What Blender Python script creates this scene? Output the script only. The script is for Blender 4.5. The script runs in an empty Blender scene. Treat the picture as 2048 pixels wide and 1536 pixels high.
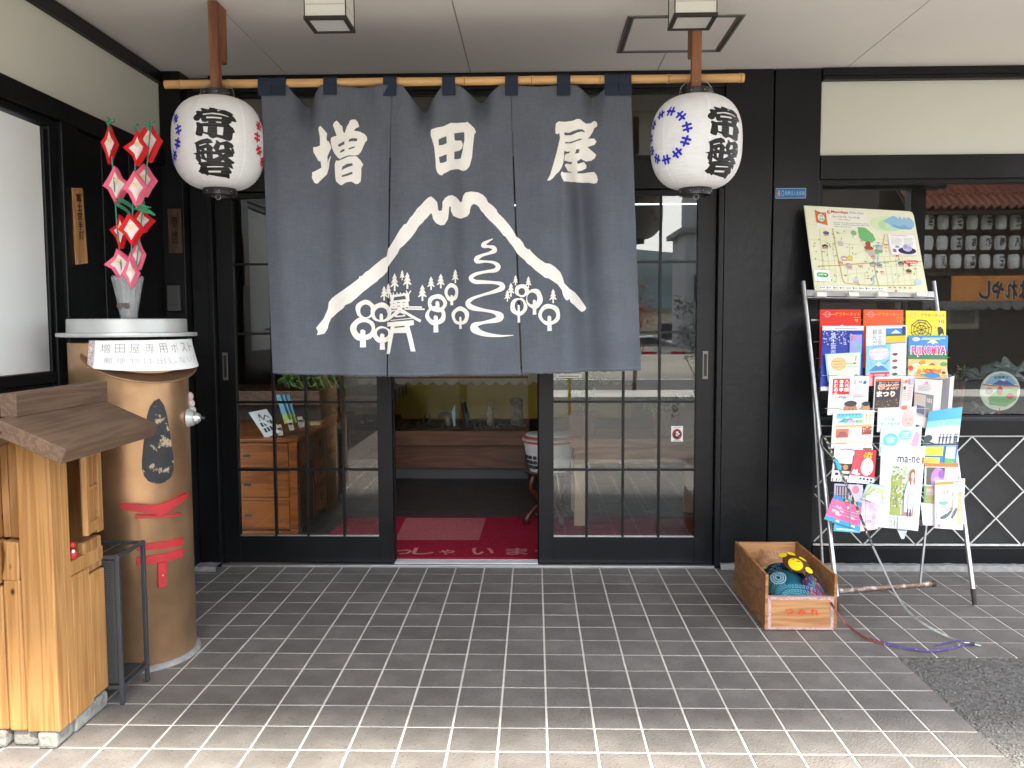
import bpy, bmesh, math, random
import numpy as np
from mathutils import Vector, Matrix
from mathutils.geometry import tessellate_polygon
random.seed(7)
sc = bpy.context.scene
col = sc.collection
R = math.radians
# ------------------------------------------------------------------ camera
CF, CPOS = 1707.7, Vector((0.1129, -4.4192, 1.2819))
YAW, PIT, ROL = R(-1.511), R(-4.137), R(-0.234)
_f = Vector((math.sin(YAW)*math.cos(PIT), math.cos(YAW)*math.cos(PIT), math.sin(PIT)))
_r0 = Vector((math.cos(YAW), -math.sin(YAW), 0)); _u0 = _r0.cross(_f)
_r = _r0*math.cos(ROL)+_u0*math.sin(ROL); _u = -_r0*math.sin(ROL)+_u0*math.cos(ROL)
cam = bpy.data.cameras.new('camera'); camo = bpy.data.objects.new('camera', cam); col.objects.link(camo)
cam.sensor_width = 36; cam.lens = CF/2048*36; cam.clip_start = .05; cam.clip_end = 3000
camo.matrix_world = Matrix(((_r.x,_u.x,-_f.x,CPOS.x),(_r.y,_u.y,-_f.y,CPOS.y),(_r.z,_u.z,-_f.z,CPOS.z),(0,0,0,1)))
sc.camera = camo
# ------------------------------------------------------------------ sky, sun, exposure
SEL, SAZ = R(54), R(24)         # sun behind the photographer, a little to the right
w = bpy.data.worlds.new('World'); sc.world = w; w.use_nodes = True
nt = w.node_tree; nt.nodes.clear()
N = nt.nodes.new; L = nt.links.new
sky = N('ShaderNodeTexSky'); sky.sky_type = 'NISHITA'; sky.sun_disc = False
sky.sun_elevation = SEL; sky.sun_rotation = math.pi-SAZ
tc = N('ShaderNodeTexCoord'); mp = N('ShaderNodeMapping'); mp.inputs['Scale'].default_value = (1, 1, 3.2)
nz = N('ShaderNodeTexNoise'); nz.inputs['Scale'].default_value = 2.6; nz.inputs['Detail'].default_value = 7
cr = N('ShaderNodeValToRGB'); cr.color_ramp.elements[0].position = .40; cr.color_ramp.elements[1].position = .62
mx = N('ShaderNodeMixRGB'); mx.inputs[2].default_value = (10.5, 10.2, 9.9, 1)
bg = N('ShaderNodeBackground'); bg.inputs['Strength'].default_value = .15; wo = N('ShaderNodeOutputWorld')
L(tc.outputs['Generated'], mp.inputs[0]); L(mp.outputs[0], nz.inputs['Vector']); L(nz.outputs['Fac'], cr.inputs[0])
L(cr.outputs[0], mx.inputs[0]); L(sky.outputs[0], mx.inputs[1]); L(mx.outputs[0], bg.inputs[0]); L(bg.outputs[0], wo.inputs[0])
sd = bpy.data.lights.new('sun', 'SUN'); sd.energy = 3.4; sd.angle = R(6); sd.color = (1, .93, .82)
so = bpy.data.objects.new('sun', sd); col.objects.link(so)
sdir = Vector((math.sin(SAZ)*math.cos(SEL), -math.cos(SAZ)*math.cos(SEL), math.sin(SEL)))
so.rotation_euler = sdir.to_track_quat('Z', 'Y').to_euler(); so.location = sdir*30
sc.view_settings.view_transform = 'Standard'; sc.view_settings.look = 'None'
sc.view_settings.gamma = 1; sc.view_settings.use_curve_mapping = False
sc.view_settings.exposure = 2.38
sc.render.engine = 'CYCLES'
sc.cycles.use_denoising = True
sc.cycles.max_bounces = 8; sc.cycles.diffuse_bounces = 5; sc.cycles.transparent_max_bounces = 12
sc.cycles.sample_clamp_indirect = 6

# ------------------------------------------------------------------ measuring helpers (photo pixel -> point on a real plane)
def ray(x, y): return _f + _r*((x-1024)/CF) - _u*((y-768)/CF)
def at(x, y, X=None, Y=None, Z=None):
    d = ray(x, y)
    t = (X-CPOS.x)/d.x if X is not None else (Y-CPOS.y)/d.y if Y is not None else (Z-CPOS.z)/d.z
    return CPOS + d*t
def onpl(x, y, O, n):
    d = ray(x, y); return CPOS + d*((O-CPOS).dot(n)/d.dot(n))
def pj(P):
    d = Vector(P)-CPOS; z = d.dot(_f); return 1024+CF*d.dot(_r)/z, 768-CF*d.dot(_u)/z

# ------------------------------------------------------------------ materials
MC = {}
def s2l(c): return tuple(((v/255)/12.92 if v/255 <= .04045 else ((v/255+.055)/1.055)**2.4) for v in c)
def mat(name, c=(.5,.5,.5), rough=.6, metal=0, var=.12, vs=8, bump=0, bs=60, rnd=0, spec=.5, trans=0, wear=None, ior=1.45, sub=0):
    if name in MC: return MC[name]
    m = bpy.data.materials.new(name); MC[name] = m; m.use_nodes = True
    t = m.node_tree; b = t.nodes['Principled BSDF']; nn = t.nodes.new; ll = t.links.new
    b.inputs['Roughness'].default_value = rough; b.inputs['Metallic'].default_value = metal
    b.inputs['Specular IOR Level'].default_value = spec; b.inputs['IOR'].default_value = ior
    if trans: b.inputs['Transmission Weight'].default_value = trans
    co = nn('ShaderNodeTexCoord')
    src = None
    if var:
        n = nn('ShaderNodeTexNoise'); n.inputs['Scale'].default_value = vs; n.inputs['Detail'].default_value = 6
        ll(co.outputs['Object'], n.inputs['Vector'])
        r = nn('ShaderNodeMapRange'); r.inputs['From Min'].default_value = .3; r.inputs['From Max'].default_value = .7
        r.inputs['To Min'].default_value = 1-var; r.inputs['To Max'].default_value = 1+var
        ll(n.outputs['Fac'], r.inputs['Value'])
        mxx = nn('ShaderNodeVectorMath'); mxx.operation = 'SCALE'; mxx.inputs[0].default_value = c
        ll(r.outputs[0], mxx.inputs['Scale']); src = mxx.outputs[0]
        if rnd:
            oi = nn('ShaderNodeObjectInfo'); r2 = nn('ShaderNodeMapRange')
            r2.inputs['To Min'].default_value = 1-rnd; r2.inputs['To Max'].default_value = 1+rnd
            ll(oi.outputs['Random'], r2.inputs['Value'])
            m2 = nn('ShaderNodeVectorMath'); m2.operation = 'SCALE'; ll(src, m2.inputs[0]); ll(r2.outputs[0], m2.inputs['Scale']); src = m2.outputs[0]
        if wear:
            wc, ws, wt = wear
            n3 = nn('ShaderNodeTexNoise'); n3.inputs['Scale'].default_value = ws; n3.inputs['Detail'].default_value = 8; n3.inputs['Roughness'].default_value = .65
            ll(co.outputs['Object'], n3.inputs['Vector'])
            r3 = nn('ShaderNodeMapRange'); r3.inputs['From Min'].default_value = wt; r3.inputs['From Max'].default_value = wt+.04; ll(n3.outputs['Fac'], r3.inputs['Value'])
            m3 = nn('ShaderNodeMixRGB'); m3.inputs[2].default_value = (*wc, 1); ll(src, m3.inputs[1]); ll(r3.outputs[0], m3.inputs[0]); src = m3.outputs[0]
        ll(src, b.inputs['Base Color'])
        r4 = nn('ShaderNodeMapRange'); r4.inputs['To Min'].default_value = max(.02, rough-.08); r4.inputs['To Max'].default_value = min(1, rough+.08)
        ll(n.outputs['Fac'], r4.inputs['Value']); ll(r4.outputs[0], b.inputs['Roughness'])
    else:
        b.inputs['Base Color'].default_value = (*c, 1)
    if bump:
        n2 = nn('ShaderNodeTexNoise'); n2.inputs['Scale'].default_value = bs; n2.inputs['Detail'].default_value = 5
        ll(co.outputs['Object'], n2.inputs['Vector'])
        bp = nn('ShaderNodeBump'); bp.inputs['Strength'].default_value = bump; bp.inputs['Distance'].default_value = .01
        ll(n2.outputs['Fac'], bp.inputs['Height']); ll(bp.outputs[0], b.inputs['Normal'])
    return m
def wood(name, c1, c2, scale=(30, 30, 2.2), rough=.55, rings=7, dist=3.0, bump=.25, knots=False):
    if name in MC: return MC[name]
    m = bpy.data.materials.new(name); MC[name] = m; m.use_nodes = True
    t = m.node_tree; b = t.nodes['Principled BSDF']; nn = t.nodes.new; ll = t.links.new
    co = nn('ShaderNodeTexCoord'); oi = nn('ShaderNodeObjectInfo')
    ad = nn('ShaderNodeVectorMath'); ad.operation = 'ADD'; ll(co.outputs['Object'], ad.inputs[0])
    sc_ = nn('ShaderNodeVectorMath'); sc_.operation = 'SCALE'; sc_.inputs[0].default_value = (3.1, 1.7, 2.3); ll(oi.outputs['Random'], sc_.inputs['Scale']); ll(sc_.outputs[0], ad.inputs[1])
    mpp = nn('ShaderNodeMapping'); mpp.inputs['Scale'].default_value = scale; ll(ad.outputs[0], mpp.inputs[0])
    n = nn('ShaderNodeTexNoise'); n.inputs['Scale'].default_value = .45; n.inputs['Detail'].default_value = 2; n.inputs['Distortion'].default_value = .3; ll(mpp.outputs[0], n.inputs['Vector'])
    mu = nn('ShaderNodeMath'); mu.operation = 'MULTIPLY'; mu.inputs[1].default_value = rings*6; ll(n.outputs['Fac'], mu.inputs[0])
    si = nn('ShaderNodeMath'); si.operation = 'SINE'; ll(mu.outputs[0], si.inputs[0])
    n2 = nn('ShaderNodeTexNoise'); n2.inputs['Scale'].default_value = 4; n2.inputs['Detail'].default_value = 6; ll(mpp.outputs[0], n2.inputs['Vector'])
    a = nn('ShaderNodeMath'); a.operation = 'MULTIPLY_ADD'; a.inputs[1].default_value = .28; ll(si.outputs[0], a.inputs[0]); ll(n2.outputs['Fac'], a.inputs[2])
    r = nn('ShaderNodeValToRGB'); r.color_ramp.elements[0].position = .22; r.color_ramp.elements[1].position = .72
    r.color_ramp.elements[0].color = (*c2, 1); r.color_ramp.elements[1].color = (*c1, 1); ll(a.outputs[0], r.inputs[0])
    n4 = nn('ShaderNodeTexNoise'); n4.inputs['Scale'].default_value = 3.5; ll(ad.outputs[0], n4.inputs['Vector'])
    mr = nn('ShaderNodeMapRange'); mr.inputs['To Min'].default_value = .75; mr.inputs['To Max'].default_value = 1.22; ll(n4.outputs['Fac'], mr.inputs['Value'])
    m2 = nn('ShaderNodeVectorMath'); m2.operation = 'SCALE'; ll(r.outputs[0], m2.inputs[0]); ll(mr.outputs[0], m2.inputs['Scale'])
    out = m2.outputs[0]
    if knots:
        vo = nn('ShaderNodeTexVoronoi'); vo.inputs['Scale'].default_value = 1; mk = nn('ShaderNodeMapping'); mk.inputs['Scale'].default_value = (9, 9, 5.5); ll(ad.outputs[0], mk.inputs[0]); ll(mk.outputs[0], vo.inputs['Vector'])
        rk = nn('ShaderNodeMapRange'); rk.inputs['From Min'].default_value = .03; rk.inputs['From Max'].default_value = .08; ll(vo.outputs['Distance'], rk.inputs['Value'])
        mk2 = nn('ShaderNodeMixRGB'); mk2.inputs[1].default_value = (.05, .02, .008, 1); ll(rk.outputs[0], mk2.inputs[0]); ll(out, mk2.inputs[2]); out = mk2.outputs[0]
    ll(out, b.inputs['Base Color'])
    b.inputs['Roughness'].default_value = rough
    bp = nn('ShaderNodeBump'); bp.inputs['Strength'].default_value = bump; bp.inputs['Distance'].default_value = .003; ll(a.outputs[0], bp.inputs['Height']); ll(bp.outputs[0], b.inputs['Normal'])
    return m
def glassmat(name='window_glass', tint=(.86,.89,.88), base=.074):
    if name in MC: return MC[name]
    m = bpy.data.materials.new(name); MC[name] = m; m.use_nodes = True
    t = m.node_tree; t.nodes.clear(); nn = t.nodes.new; ll = t.links.new
    lw = nn('ShaderNodeLayerWeight'); lw.inputs[0].default_value = .5
    p = nn('ShaderNodeMath'); p.operation = 'POWER'; p.inputs[1].default_value = 5; ll(lw.outputs['Facing'], p.inputs[0])
    q = nn('ShaderNodeMath'); q.operation = 'MULTIPLY_ADD'; q.inputs[1].default_value = .9; q.inputs[2].default_value = base; ll(p.outputs[0], q.inputs[0])
    tr = nn('ShaderNodeBsdfTransparent'); tr.inputs[0].default_value = (*tint, 1); gl = nn('ShaderNodeBsdfGlossy'); gl.inputs['Roughness'].default_value = .004
    mi = nn('ShaderNodeMixShader'); o = nn('ShaderNodeOutputMaterial'); ll(q.outputs[0], mi.inputs[0]); ll(tr.outputs[0], mi.inputs[1]); ll(gl.outputs[0], mi.inputs[2]); ll(mi.outputs[0], o.inputs[0])
    return m
def pcol(c, rough=.45):
    """flat printed ink, given as the sRGB the ink has"""
    k = 'ink_%d_%d_%d' % tuple(c)
    return mat(k, tuple(v*.9 for v in s2l(c)), rough, 0, var=0)
def clothmat(name, c, ws=900, var=.1):
    m = mat(name, c, .92, 0, var=var, vs=5, bump=.0, spec=.15)
    t = m.node_tree; nn = t.nodes.new; ll = t.links.new; b = t.nodes['Principled BSDF']
    if 'weave' in t.nodes: return m
    co = nn('ShaderNodeTexCoord'); co.name = 'weave'; mp_ = nn('ShaderNodeMapping'); mp_.inputs['Scale'].default_value = (22, 22, 330); ll(co.outputs['Object'], mp_.inputs[0])
    n = nn('ShaderNodeTexNoise'); n.inputs['Scale'].default_value = 1; n.inputs['Detail'].default_value = 3; ll(mp_.outputs[0], n.inputs['Vector'])
    mp2 = nn('ShaderNodeMapping'); mp2.inputs['Scale'].default_value = (330, 330, 18); ll(co.outputs['Object'], mp2.inputs[0])
    n2 = nn('ShaderNodeTexNoise'); n2.inputs['Scale'].default_value = 1; n2.inputs['Detail'].default_value = 3; ll(mp2.outputs[0], n2.inputs['Vector'])
    a = nn('ShaderNodeMath'); a.operation = 'ADD'; ll(n.outputs['Fac'], a.inputs[0]); ll(n2.outputs['Fac'], a.inputs[1])
    mr = nn('ShaderNodeMapRange'); mr.inputs['From Min'].default_value = .6; mr.inputs['From Max'].default_value = 1.4; mr.inputs['To Min'].default_value = .86; mr.inputs['To Max'].default_value = 1.14; ll(a.outputs[0], mr.inputs['Value'])
    old = b.inputs['Base Color'].links[0].from_socket
    s = nn('ShaderNodeVectorMath'); s.operation = 'SCALE'; ll(old, s.inputs[0]); ll(mr.outputs[0], s.inputs['Scale']); ll(s.outputs[0], b.inputs['Base Color'])
    bp = nn('ShaderNodeBump'); bp.inputs['Strength'].default_value = .25; bp.inputs['Distance'].default_value = .0006; ll(a.outputs[0], bp.inputs['Height']); ll(bp.outputs[0], b.inputs['Normal'])
    return m

# ------------------------------------------------------------------ mesh builder
class MB:
    def __init__(s): s.v = []; s.f = []; s.m = []
    def add(s, vs, fs, m=0):
        o = len(s.v); s.v += [Vector(p) for p in vs]
        for f in fs: s.f.append([i+o for i in f]); s.m.append(m)
        return s
    def box(s, x0, x1, y0, y1, z0, z1, m=0):
        v = [(x0,y0,z0),(x1,y0,z0),(x1,y1,z0),(x0,y1,z0),(x0,y0,z1),(x1,y0,z1),(x1,y1,z1),(x0,y1,z1)]
        return s.add(v, [(0,3,2,1),(4,5,6,7),(0,1,5,4),(1,2,6,5),(2,3,7,6),(3,0,4,7)], m)
    def obox(s, c, a, b, d, m=0):
        c, a, b, d = Vector(c), Vector(a), Vector(b), Vector(d)
        v = [c-a-b-d, c+a-b-d, c+a+b-d, c-a+b-d, c-a-b+d, c+a-b+d, c+a+b+d, c-a+b+d]
        if a.cross(b).dot(d) < 0: fs = [(0,1,2,3),(4,7,6,5),(0,4,5,1),(1,5,6,2),(2,6,7,3),(3,7,4,0)]
        else: fs = [(0,3,2,1),(4,5,6,7),(0,1,5,4),(1,2,6,5),(2,3,7,6),(3,0,4,7)]
        return s.add(v, fs, m)
    def bar(s, p, q, wx, wz, up=(0,0,1), m=0):
        p, q = Vector(p), Vector(q); d = (q-p); n = d.normalized(); a = n.cross(Vector(up)).normalized(); b = a.cross(n)
        return s.obox((p+q)/2, a*wx/2, b*wz/2, d/2, m)
    def prism(s, pts, ext, m=0):
        pts = [Vector(p) for p in pts]; e = Vector(ext); n = len(pts)
        s.add(pts+[p+e for p in pts], [tuple(range(n))[::-1], tuple(range(n, 2*n))]+[(i, (i+1) % n, (i+1) % n+n, i+n) for i in range(n)], m)
        return s
    def quad(s, *p, m=0): return s.add(p, [tuple(range(len(p)))], m)
    def tube(s, path, r, n=8, m=0, closed=False):
        path = [Vector(p) for p in path]; k = len(path); rs = r if isinstance(r, (list, tuple)) else [r]*k
        vs = []; prev = None
        for i, p in enumerate(path):
            t = (path[min(i+1, k-1)]-path[max(i-1, 0)]).normalized()
            if prev is None: a = t.orthogonal().normalized()
            else: a = (prev-t*prev.dot(t)); a = a.normalized() if a.length > 1e-6 else t.orthogonal().normalized()
            prev = a; b = t.cross(a)
            for j in range(n):
                an = 2*math.pi*j/n; vs.append(p+(a*math.cos(an)+b*math.sin(an))*rs[i])
        fs = [(i*n+j, i*n+(j+1) % n, (i+1)*n+(j+1) % n, (i+1)*n+j) for i in range(k-1) for j in range(n)]
        fs += [tuple(range(n))[::-1], tuple(range((k-1)*n, k*n))]
        return s.add(vs, fs, m)
    def ribbon(s, path, width, side, th=.002, m=0):
        path = [Vector(p) for p in path]; vs = []
        for i, p in enumerate(path):
            t = (path[min(i+1, len(path)-1)]-path[max(i-1, 0)]).normalized(); a = Vector(side(i) if callable(side) else side); a = (a-t*a.dot(t)).normalized(); b = t.cross(a)
            wd = width(i) if callable(width) else width
            vs += [p-a*wd/2-b*th/2, p+a*wd/2-b*th/2, p+a*wd/2+b*th/2, p-a*wd/2+b*th/2]
        k = len(path); fs = [(i*4+j, i*4+(j+1) % 4, (i+1)*4+(j+1) % 4, (i+1)*4+j) for i in range(k-1) for j in range(4)]
        fs += [(3,2,1,0), tuple(range((k-1)*4, k*4))]
        return s.add(vs, fs, m)
    def lathe(s, prof, c, n=32, m=0, ax=(0,0,1), cap=True):
        c = Vector(c); z = Vector(ax).normalized(); x = Vector((1,0,0)) if abs(z.z) > .9 else z.orthogonal().normalized(); y = z.cross(x); vs = []
        for r, h in prof:
            for j in range(n):
                a = 2*math.pi*j/n; vs.append(c+(x*math.cos(a)+y*math.sin(a))*r+z*h)
        k = len(prof); fs = [(i*n+j, i*n+(j+1) % n, (i+1)*n+(j+1) % n, (i+1)*n+j) for i in range(k-1) for j in range(n)]
        if cap: fs += [tuple(range(n))[::-1], tuple(range((k-1)*n, k*n))]
        return s.add(vs, fs, m)
    def ell(s, c, r, n=12, k=8, m=0, noise=0):
        vs = []; c = Vector(c)
        for i in range(k+1):
            th = math.pi*i/k
            for j in range(n):
                ph = 2*math.pi*j/n; q = 1+(random.uniform(-noise, noise) if noise and 0 < i < k else 0)
                vs.append(c+Vector((r[0]*math.sin(th)*math.cos(ph), r[1]*math.sin(th)*math.sin(ph), -r[2]*math.cos(th)))*q)
        return s.add(vs, [(i*n+j, i*n+(j+1) % n, (i+1)*n+(j+1) % n, (i+1)*n+j) for i in range(k) for j in range(n)], m)
    def grid(s, fn, nu, nv, m=0):
        vs = [fn(i/nu, j/nv) for j in range(nv+1) for i in range(nu+1)]
        return s.add(vs, [(j*(nu+1)+i, j*(nu+1)+i+1, (j+1)*(nu+1)+i+1, (j+1)*(nu+1)+i) for j in range(nv) for i in range(nu)], m)
    def build(s, name, mats, parent=None, base=None, bevel=0, smooth=0, kind=None, label=None, cat=None, group=None, seg=2):
        me = bpy.data.meshes.new(name)
        off = Vector((0,0,0))
        if parent is not None:
            q = parent
            while q is not None: off += q.location; q = q.parent
        elif base is not None: off = Vector(base)
        me.from_pydata([tuple(p-off) for p in s.v], [], s.f)
        if not isinstance(mats, (list, tuple)): mats = [mats]
        for m in mats: me.materials.append(m)
        if any(s.m): me.polygons.foreach_set('material_index', s.m)
        me.validate(); me.update()
        if smooth: me.set_sharp_from_angle(angle=R(smooth)); me.polygons.foreach_set('use_smooth', [True]*len(me.polygons)); me.set_sharp_from_angle(angle=R(smooth))
        o = bpy.data.objects.new(name, me); col.objects.link(o)
        if parent is not None: o.parent = parent
        elif base is not None: o.location = base
        if bevel:
            b = o.modifiers.new('bevel', 'BEVEL'); b.width = bevel; b.segments = seg; b.limit_method = 'ANGLE'; b.angle_limit = R(40); b.harden_normals = False
        tag(o, label, cat, group, kind)
        return o
def tag(o, label=None, cat=None, group=None, kind=None):
    if label: o['label'] = label
    if cat: o['category'] = cat
    if group: o['group'] = group
    if kind: o['kind'] = kind
def thing(name, loc, label=None, cat=None, group=None, kind=None):
    o = bpy.data.objects.new(name, None); col.objects.link(o); o.location = loc; o.empty_display_size = .1
    tag(o, label, cat, group, kind); return o
def copy_tree(o, loc, label=None):
    c = o.copy(); col.objects.link(c); c.location = loc
    if label: c['label'] = label
    for ch in list(o.children):
        d = ch.copy(); col.objects.link(d); d.parent = c
        for g in list(ch.children):
            e = g.copy(); col.objects.link(e); e.parent = d
    return c

# ------------------------------------------------------------------ flat print (ink shapes laid on a surface)
TC = {}
def text2d(s, bold=0.0):
    k = (s, bold)
    if k in TC: return TC[k]
    c = bpy.data.curves.new('t', 'FONT'); c.body = s; c.size = 1; c.resolution_u = 2; c.offset = bold
    o = bpy.data.objects.new('t', c); me = o.to_mesh()
    vs = [(v.co.x, v.co.y) for v in me.vertices]; fs = [tuple(p.vertices) for p in me.polygons]
    o.to_mesh_clear(); bpy.data.objects.remove(o); bpy.data.curves.remove(c)
    if not vs: vs = [(0,0)]
    TC[k] = (vs, fs); return TC[k]
def tess(loops):
    ps = [[Vector((x, y, 0)) for x, y in l] for l in loops]
    flat = [(p.x, p.y) for l in ps for p in l]
    return flat, [tuple(t) for t in tessellate_polygon(ps)]
def stroke(pts, n=6, wscale=1.0):
    """centre line with widths -> smooth outline polygons (list of quads)"""
    P = [Vector(p) for p in pts]; out = []
    for i in range(len(P)-1):
        a, b, c, d = P[max(i-1, 0)], P[i], P[i+1], P[min(i+2, len(P)-1)]
        for k in range(n):
            t = k/n
            out.append(.5*((2*b)+(c-a)*t+(2*a-5*b+4*c-d)*t*t+(3*b-3*c+d-a)*t**3))
    out.append(P[-1]); Ls = []; Rs = []
    for i, p in enumerate(out):
        q = out[min(i+1, len(out)-1)]-out[max(i-1, 0)]; m = math.hypot(q.x, q.y) or 1; nx, ny = -q.y/m, q.x/m; wd = max(p.z, 1e-4)*wscale/2
        Ls.append((p.x+nx*wd, p.y+ny*wd)); Rs.append((p.x-nx*wd, p.y-ny*wd))
    k = len(out); return Ls+Rs, [(i, i+1, i+1+k, i+k) for i in range(k-1)]
class Print:
    """fn(x, y, lift) -> world point; x, y in the units of the design"""
    def __init__(s, fn, lift=.0006, step=.00006, cut=None, flipy=False): s.fn = fn; s.items = []; s.lift = lift; s.step = step; s.cut = cut; s.mats = []; s.x = 1
    def _add(s, vs, fs, c):
        if c not in s.mats: s.mats.append(c)
        s.items.append((vs, fs, s.mats.index(c)))
        return s
    def poly(s, loops, c):
        if not isinstance(loops[0][0], (tuple, list)): loops = [loops]
        return s._add(*tess(loops), c)
    def rect(s, x0, y0, x1, y1, c): return s._add([(x0,y0),(x1,y0),(x1,y1),(x0,y1)], [(0,1,2,3)], c)
    def ell(s, x, y, rx, ry, c, n=18, a0=0, a1=360):
        pts = [(x+rx*math.cos(R(a0+(a1-a0)*i/n)), y+ry*math.sin(R(a0+(a1-a0)*i/n))) for i in range(n+(0 if a1-a0 == 360 else 1))]
        return s._add(pts, [tuple(range(len(pts)))], c)
    def ring(s, x, y, ro, ri, c, n=24):
        o = [(x+ro[0]*math.cos(6.2832*i/n), y+ro[1]*math.sin(6.2832*i/n)) for i in range(n)]; q = [(x+ri[0]*math.cos(6.2832*i/n), y+ri[1]*math.sin(6.2832*i/n)) for i in range(n)]
        return s._add(o+q, [(i, (i+1) % n, (i+1) % n+n, i+n) for i in range(n)], c)
    def stroke(s, pts, c, n=5, ws=1.0): return s._add(*stroke(pts, n, ws), c)
    def line(s, pts, wd, c): return s._add(*stroke([(x, y, wd) for x, y in pts], 1), c)
    def text(s, t, x, y, h, c, w=None, bold=0.02, vert=False, asp=1.0, rot=0):
        """x, y = lower-left in design units, y axis up; h = letter height; w = fitted width; asp = design x units per y unit"""
        if vert:
            for i, ch in enumerate(t): s.text(ch, x, y-i*h*1.12, h, c, w=w, bold=bold, asp=asp)
            return s
        vs, fs = text2d(t, bold); x0 = min(v[0] for v in vs); x1 = max(v[0] for v in vs); y0 = min(v[1] for v in vs); y1 = max(v[1] for v in vs)
        sy = h/max(y1-y0, .4); sx = (w/(x1-x0)) if w else sy*asp
        ca, sa = math.cos(R(rot)), math.sin(R(rot))
        out = []
        for a, b in vs:
            u, v = (a-x0)*sx, (b-y0)*sy; out.append((x+u*ca-v*sa, y+u*sa+v*ca))
        return s._add(out, fs, c)
    def build(s, name, parent, mats=None):
        mb = MB()
        for k, (vs, fs, mi) in enumerate(s.items):
            lf = s.lift+s.step*k
            if s.cut:
                bm = bmesh.new(); bv = [bm.verts.new((a, b, 0)) for a, b in vs]
                for f in fs:
                    try: bm.faces.new([bv[i] for i in f])
                    except ValueError: pass
                xs = [a for a, b in vs]; ys = [b for a, b in vs]
                for axis, lo, hi, st in ((0, min(xs), max(xs), s.cut[0]), (1, min(ys), max(ys), s.cut[1])):
                    if not st: continue
                    q = math.floor(lo/st)*st+st
                    while q < hi:
                        no = (1,0,0) if axis == 0 else (0,1,0); coo = (q,0,0) if axis == 0 else (0,q,0)
                        bmesh.ops.bisect_plane(bm, geom=bm.verts[:]+bm.edges[:]+bm.faces[:], plane_co=coo, plane_no=no); q += st
                bm.verts.ensure_lookup_table(); bm.verts.index_update()
                pv = [s.fn(v.co.x, v.co.y, lf) for v in bm.verts]; pf = [tuple(v.index for v in f.verts) for f in bm.faces]; bm.free()
            else:
                pv = [s.fn(a, b, lf) for a, b in vs]; pf = fs
            mb.add(pv, pf, mi)
        return mb.build(name, [pcol(c) if not isinstance(c, str) else MC[c] for c in s.mats], parent)
def quadfn(TL, TR, BR, BL, n, bend=0):
    """bilinear: x 0..1 left to right, y 0..1 bottom to top, lift along n"""
    TL, TR, BR, BL, n = map(Vector, (TL, TR, BR, BL, n))
    def fn(x, y, lf=0): return (BL*(1-x)+BR*x)*(1-y)+(TL*(1-x)+TR*x)*y+n*(lf+bend*4*x*(1-x))
    return fn

# ------------------------------------------------------------------ common materials
BLK = mat('black_stained_wood', (.0058,.0062,.0072), .36, var=.35, vs=3, bump=.15, bs=25, wear=((.014,.015,.017), 5, .66), spec=.38)
BLK2 = mat('black_frame_wood', (.0050,.0053,.0062), .38, spec=.35, var=.25, vs=6, bump=.08, bs=30)
ALU = mat('satin_aluminium', (.62,.62,.62), .35, .9, var=.08)
STEEL = mat('grey_steel', (.42,.42,.43), .4, .8, var=.12, vs=30)
GLASS = glassmat()
PLAS = mat('cream_wall_panel', (.66,.66,.57), .8, var=.03, vs=2, bump=.02, bs=200)
FROST = mat('frosted_glass', (.86,.89,.88), .35, var=.02, vs=3)
# ================================================================== SETTING
def plane(name, x0, x1, y0, y1, z, m, n=1):
    mb = MB(); mb.grid(lambda u, v: Vector((x0+(x1-x0)*u, y0+(y1-y0)*v, z)), n, n); return mb.build(name, m, kind='structure')
ASPH = mat('asphalt', (.115,.11,.102), .9, var=.45, vs=60, bump=1.0, bs=130, wear=((.22,.21,.195), 160, .62))
gm = MB()
gm.grid(lambda u, v: Vector((-400+800*u, -700+1000*v, -.022)), 2, 2)
gm.build('ground', mat('far_ground', (.26,.24,.20), .95, var=.3, vs=.2), kind='structure')
plane('parking_lot', -30, 30, -9.2, .0, -.005, ASPH)
plane('road', -120, 120, -15.2, -10.6, -.012, mat('road_asphalt', (.07,.07,.07), .9, var=.2, vs=3))
mb = MB().box(-60, 60, -10.6, -9.2, -.02, .08); mb.build('pavement', mat('pavement_concrete', (.5,.48,.44), .9, var=.12, vs=3), kind='structure')
mb = MB()
for yy in (-10.95, -14.8): mb.quad((-60,yy,-.006),(60,yy,-.006),(60,yy+.15,-.006),(-60,yy+.15,-.006))
mb.build('road_marking', mat('road_paint', (.8,.8,.78), .7), kind='structure')
# tiled porch floor
T = .15
GROUT = mat('grout', (.66,.63,.57), .9, var=.10, vs=25, bump=.2, bs=120)
mb = MB(); mb.box(-2.1, 3.6, -1.1955, -.0, -.03, -.0022); mb.box(-2.1, 1.4955, -3.45, -1.1955, -.03, -.0022)
floor = mb.build('tiled_floor', GROUT, kind='structure')
TILE = mat('porch_tile', (.153,.141,.129), .60, var=.16, vs=9, bump=.5, bs=130, rnd=.11, wear=((.085,.078,.070), 60, .60))
_t = TILE.node_tree; _b = _t.nodes['Principled BSDF']; _o = _b.inputs['Base Color'].links[0].from_socket
_c = _t.nodes.new('ShaderNodeTexCoord'); _n = _t.nodes.new('ShaderNodeTexNoise'); _n.inputs['Scale'].default_value = 2.1; _n.inputs['Detail'].default_value = 4
_g = _t.nodes.new('ShaderNodeNewGeometry'); _t.links.new(_g.outputs['Position'], _n.inputs['Vector'])
_m = _t.nodes.new('ShaderNodeMapRange'); _m.inputs['From Min'].default_value = .3; _m.inputs['From Max'].default_value = .7; _m.inputs['To Min'].default_value = .84; _m.inputs['To Max'].default_value = 1.12
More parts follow.
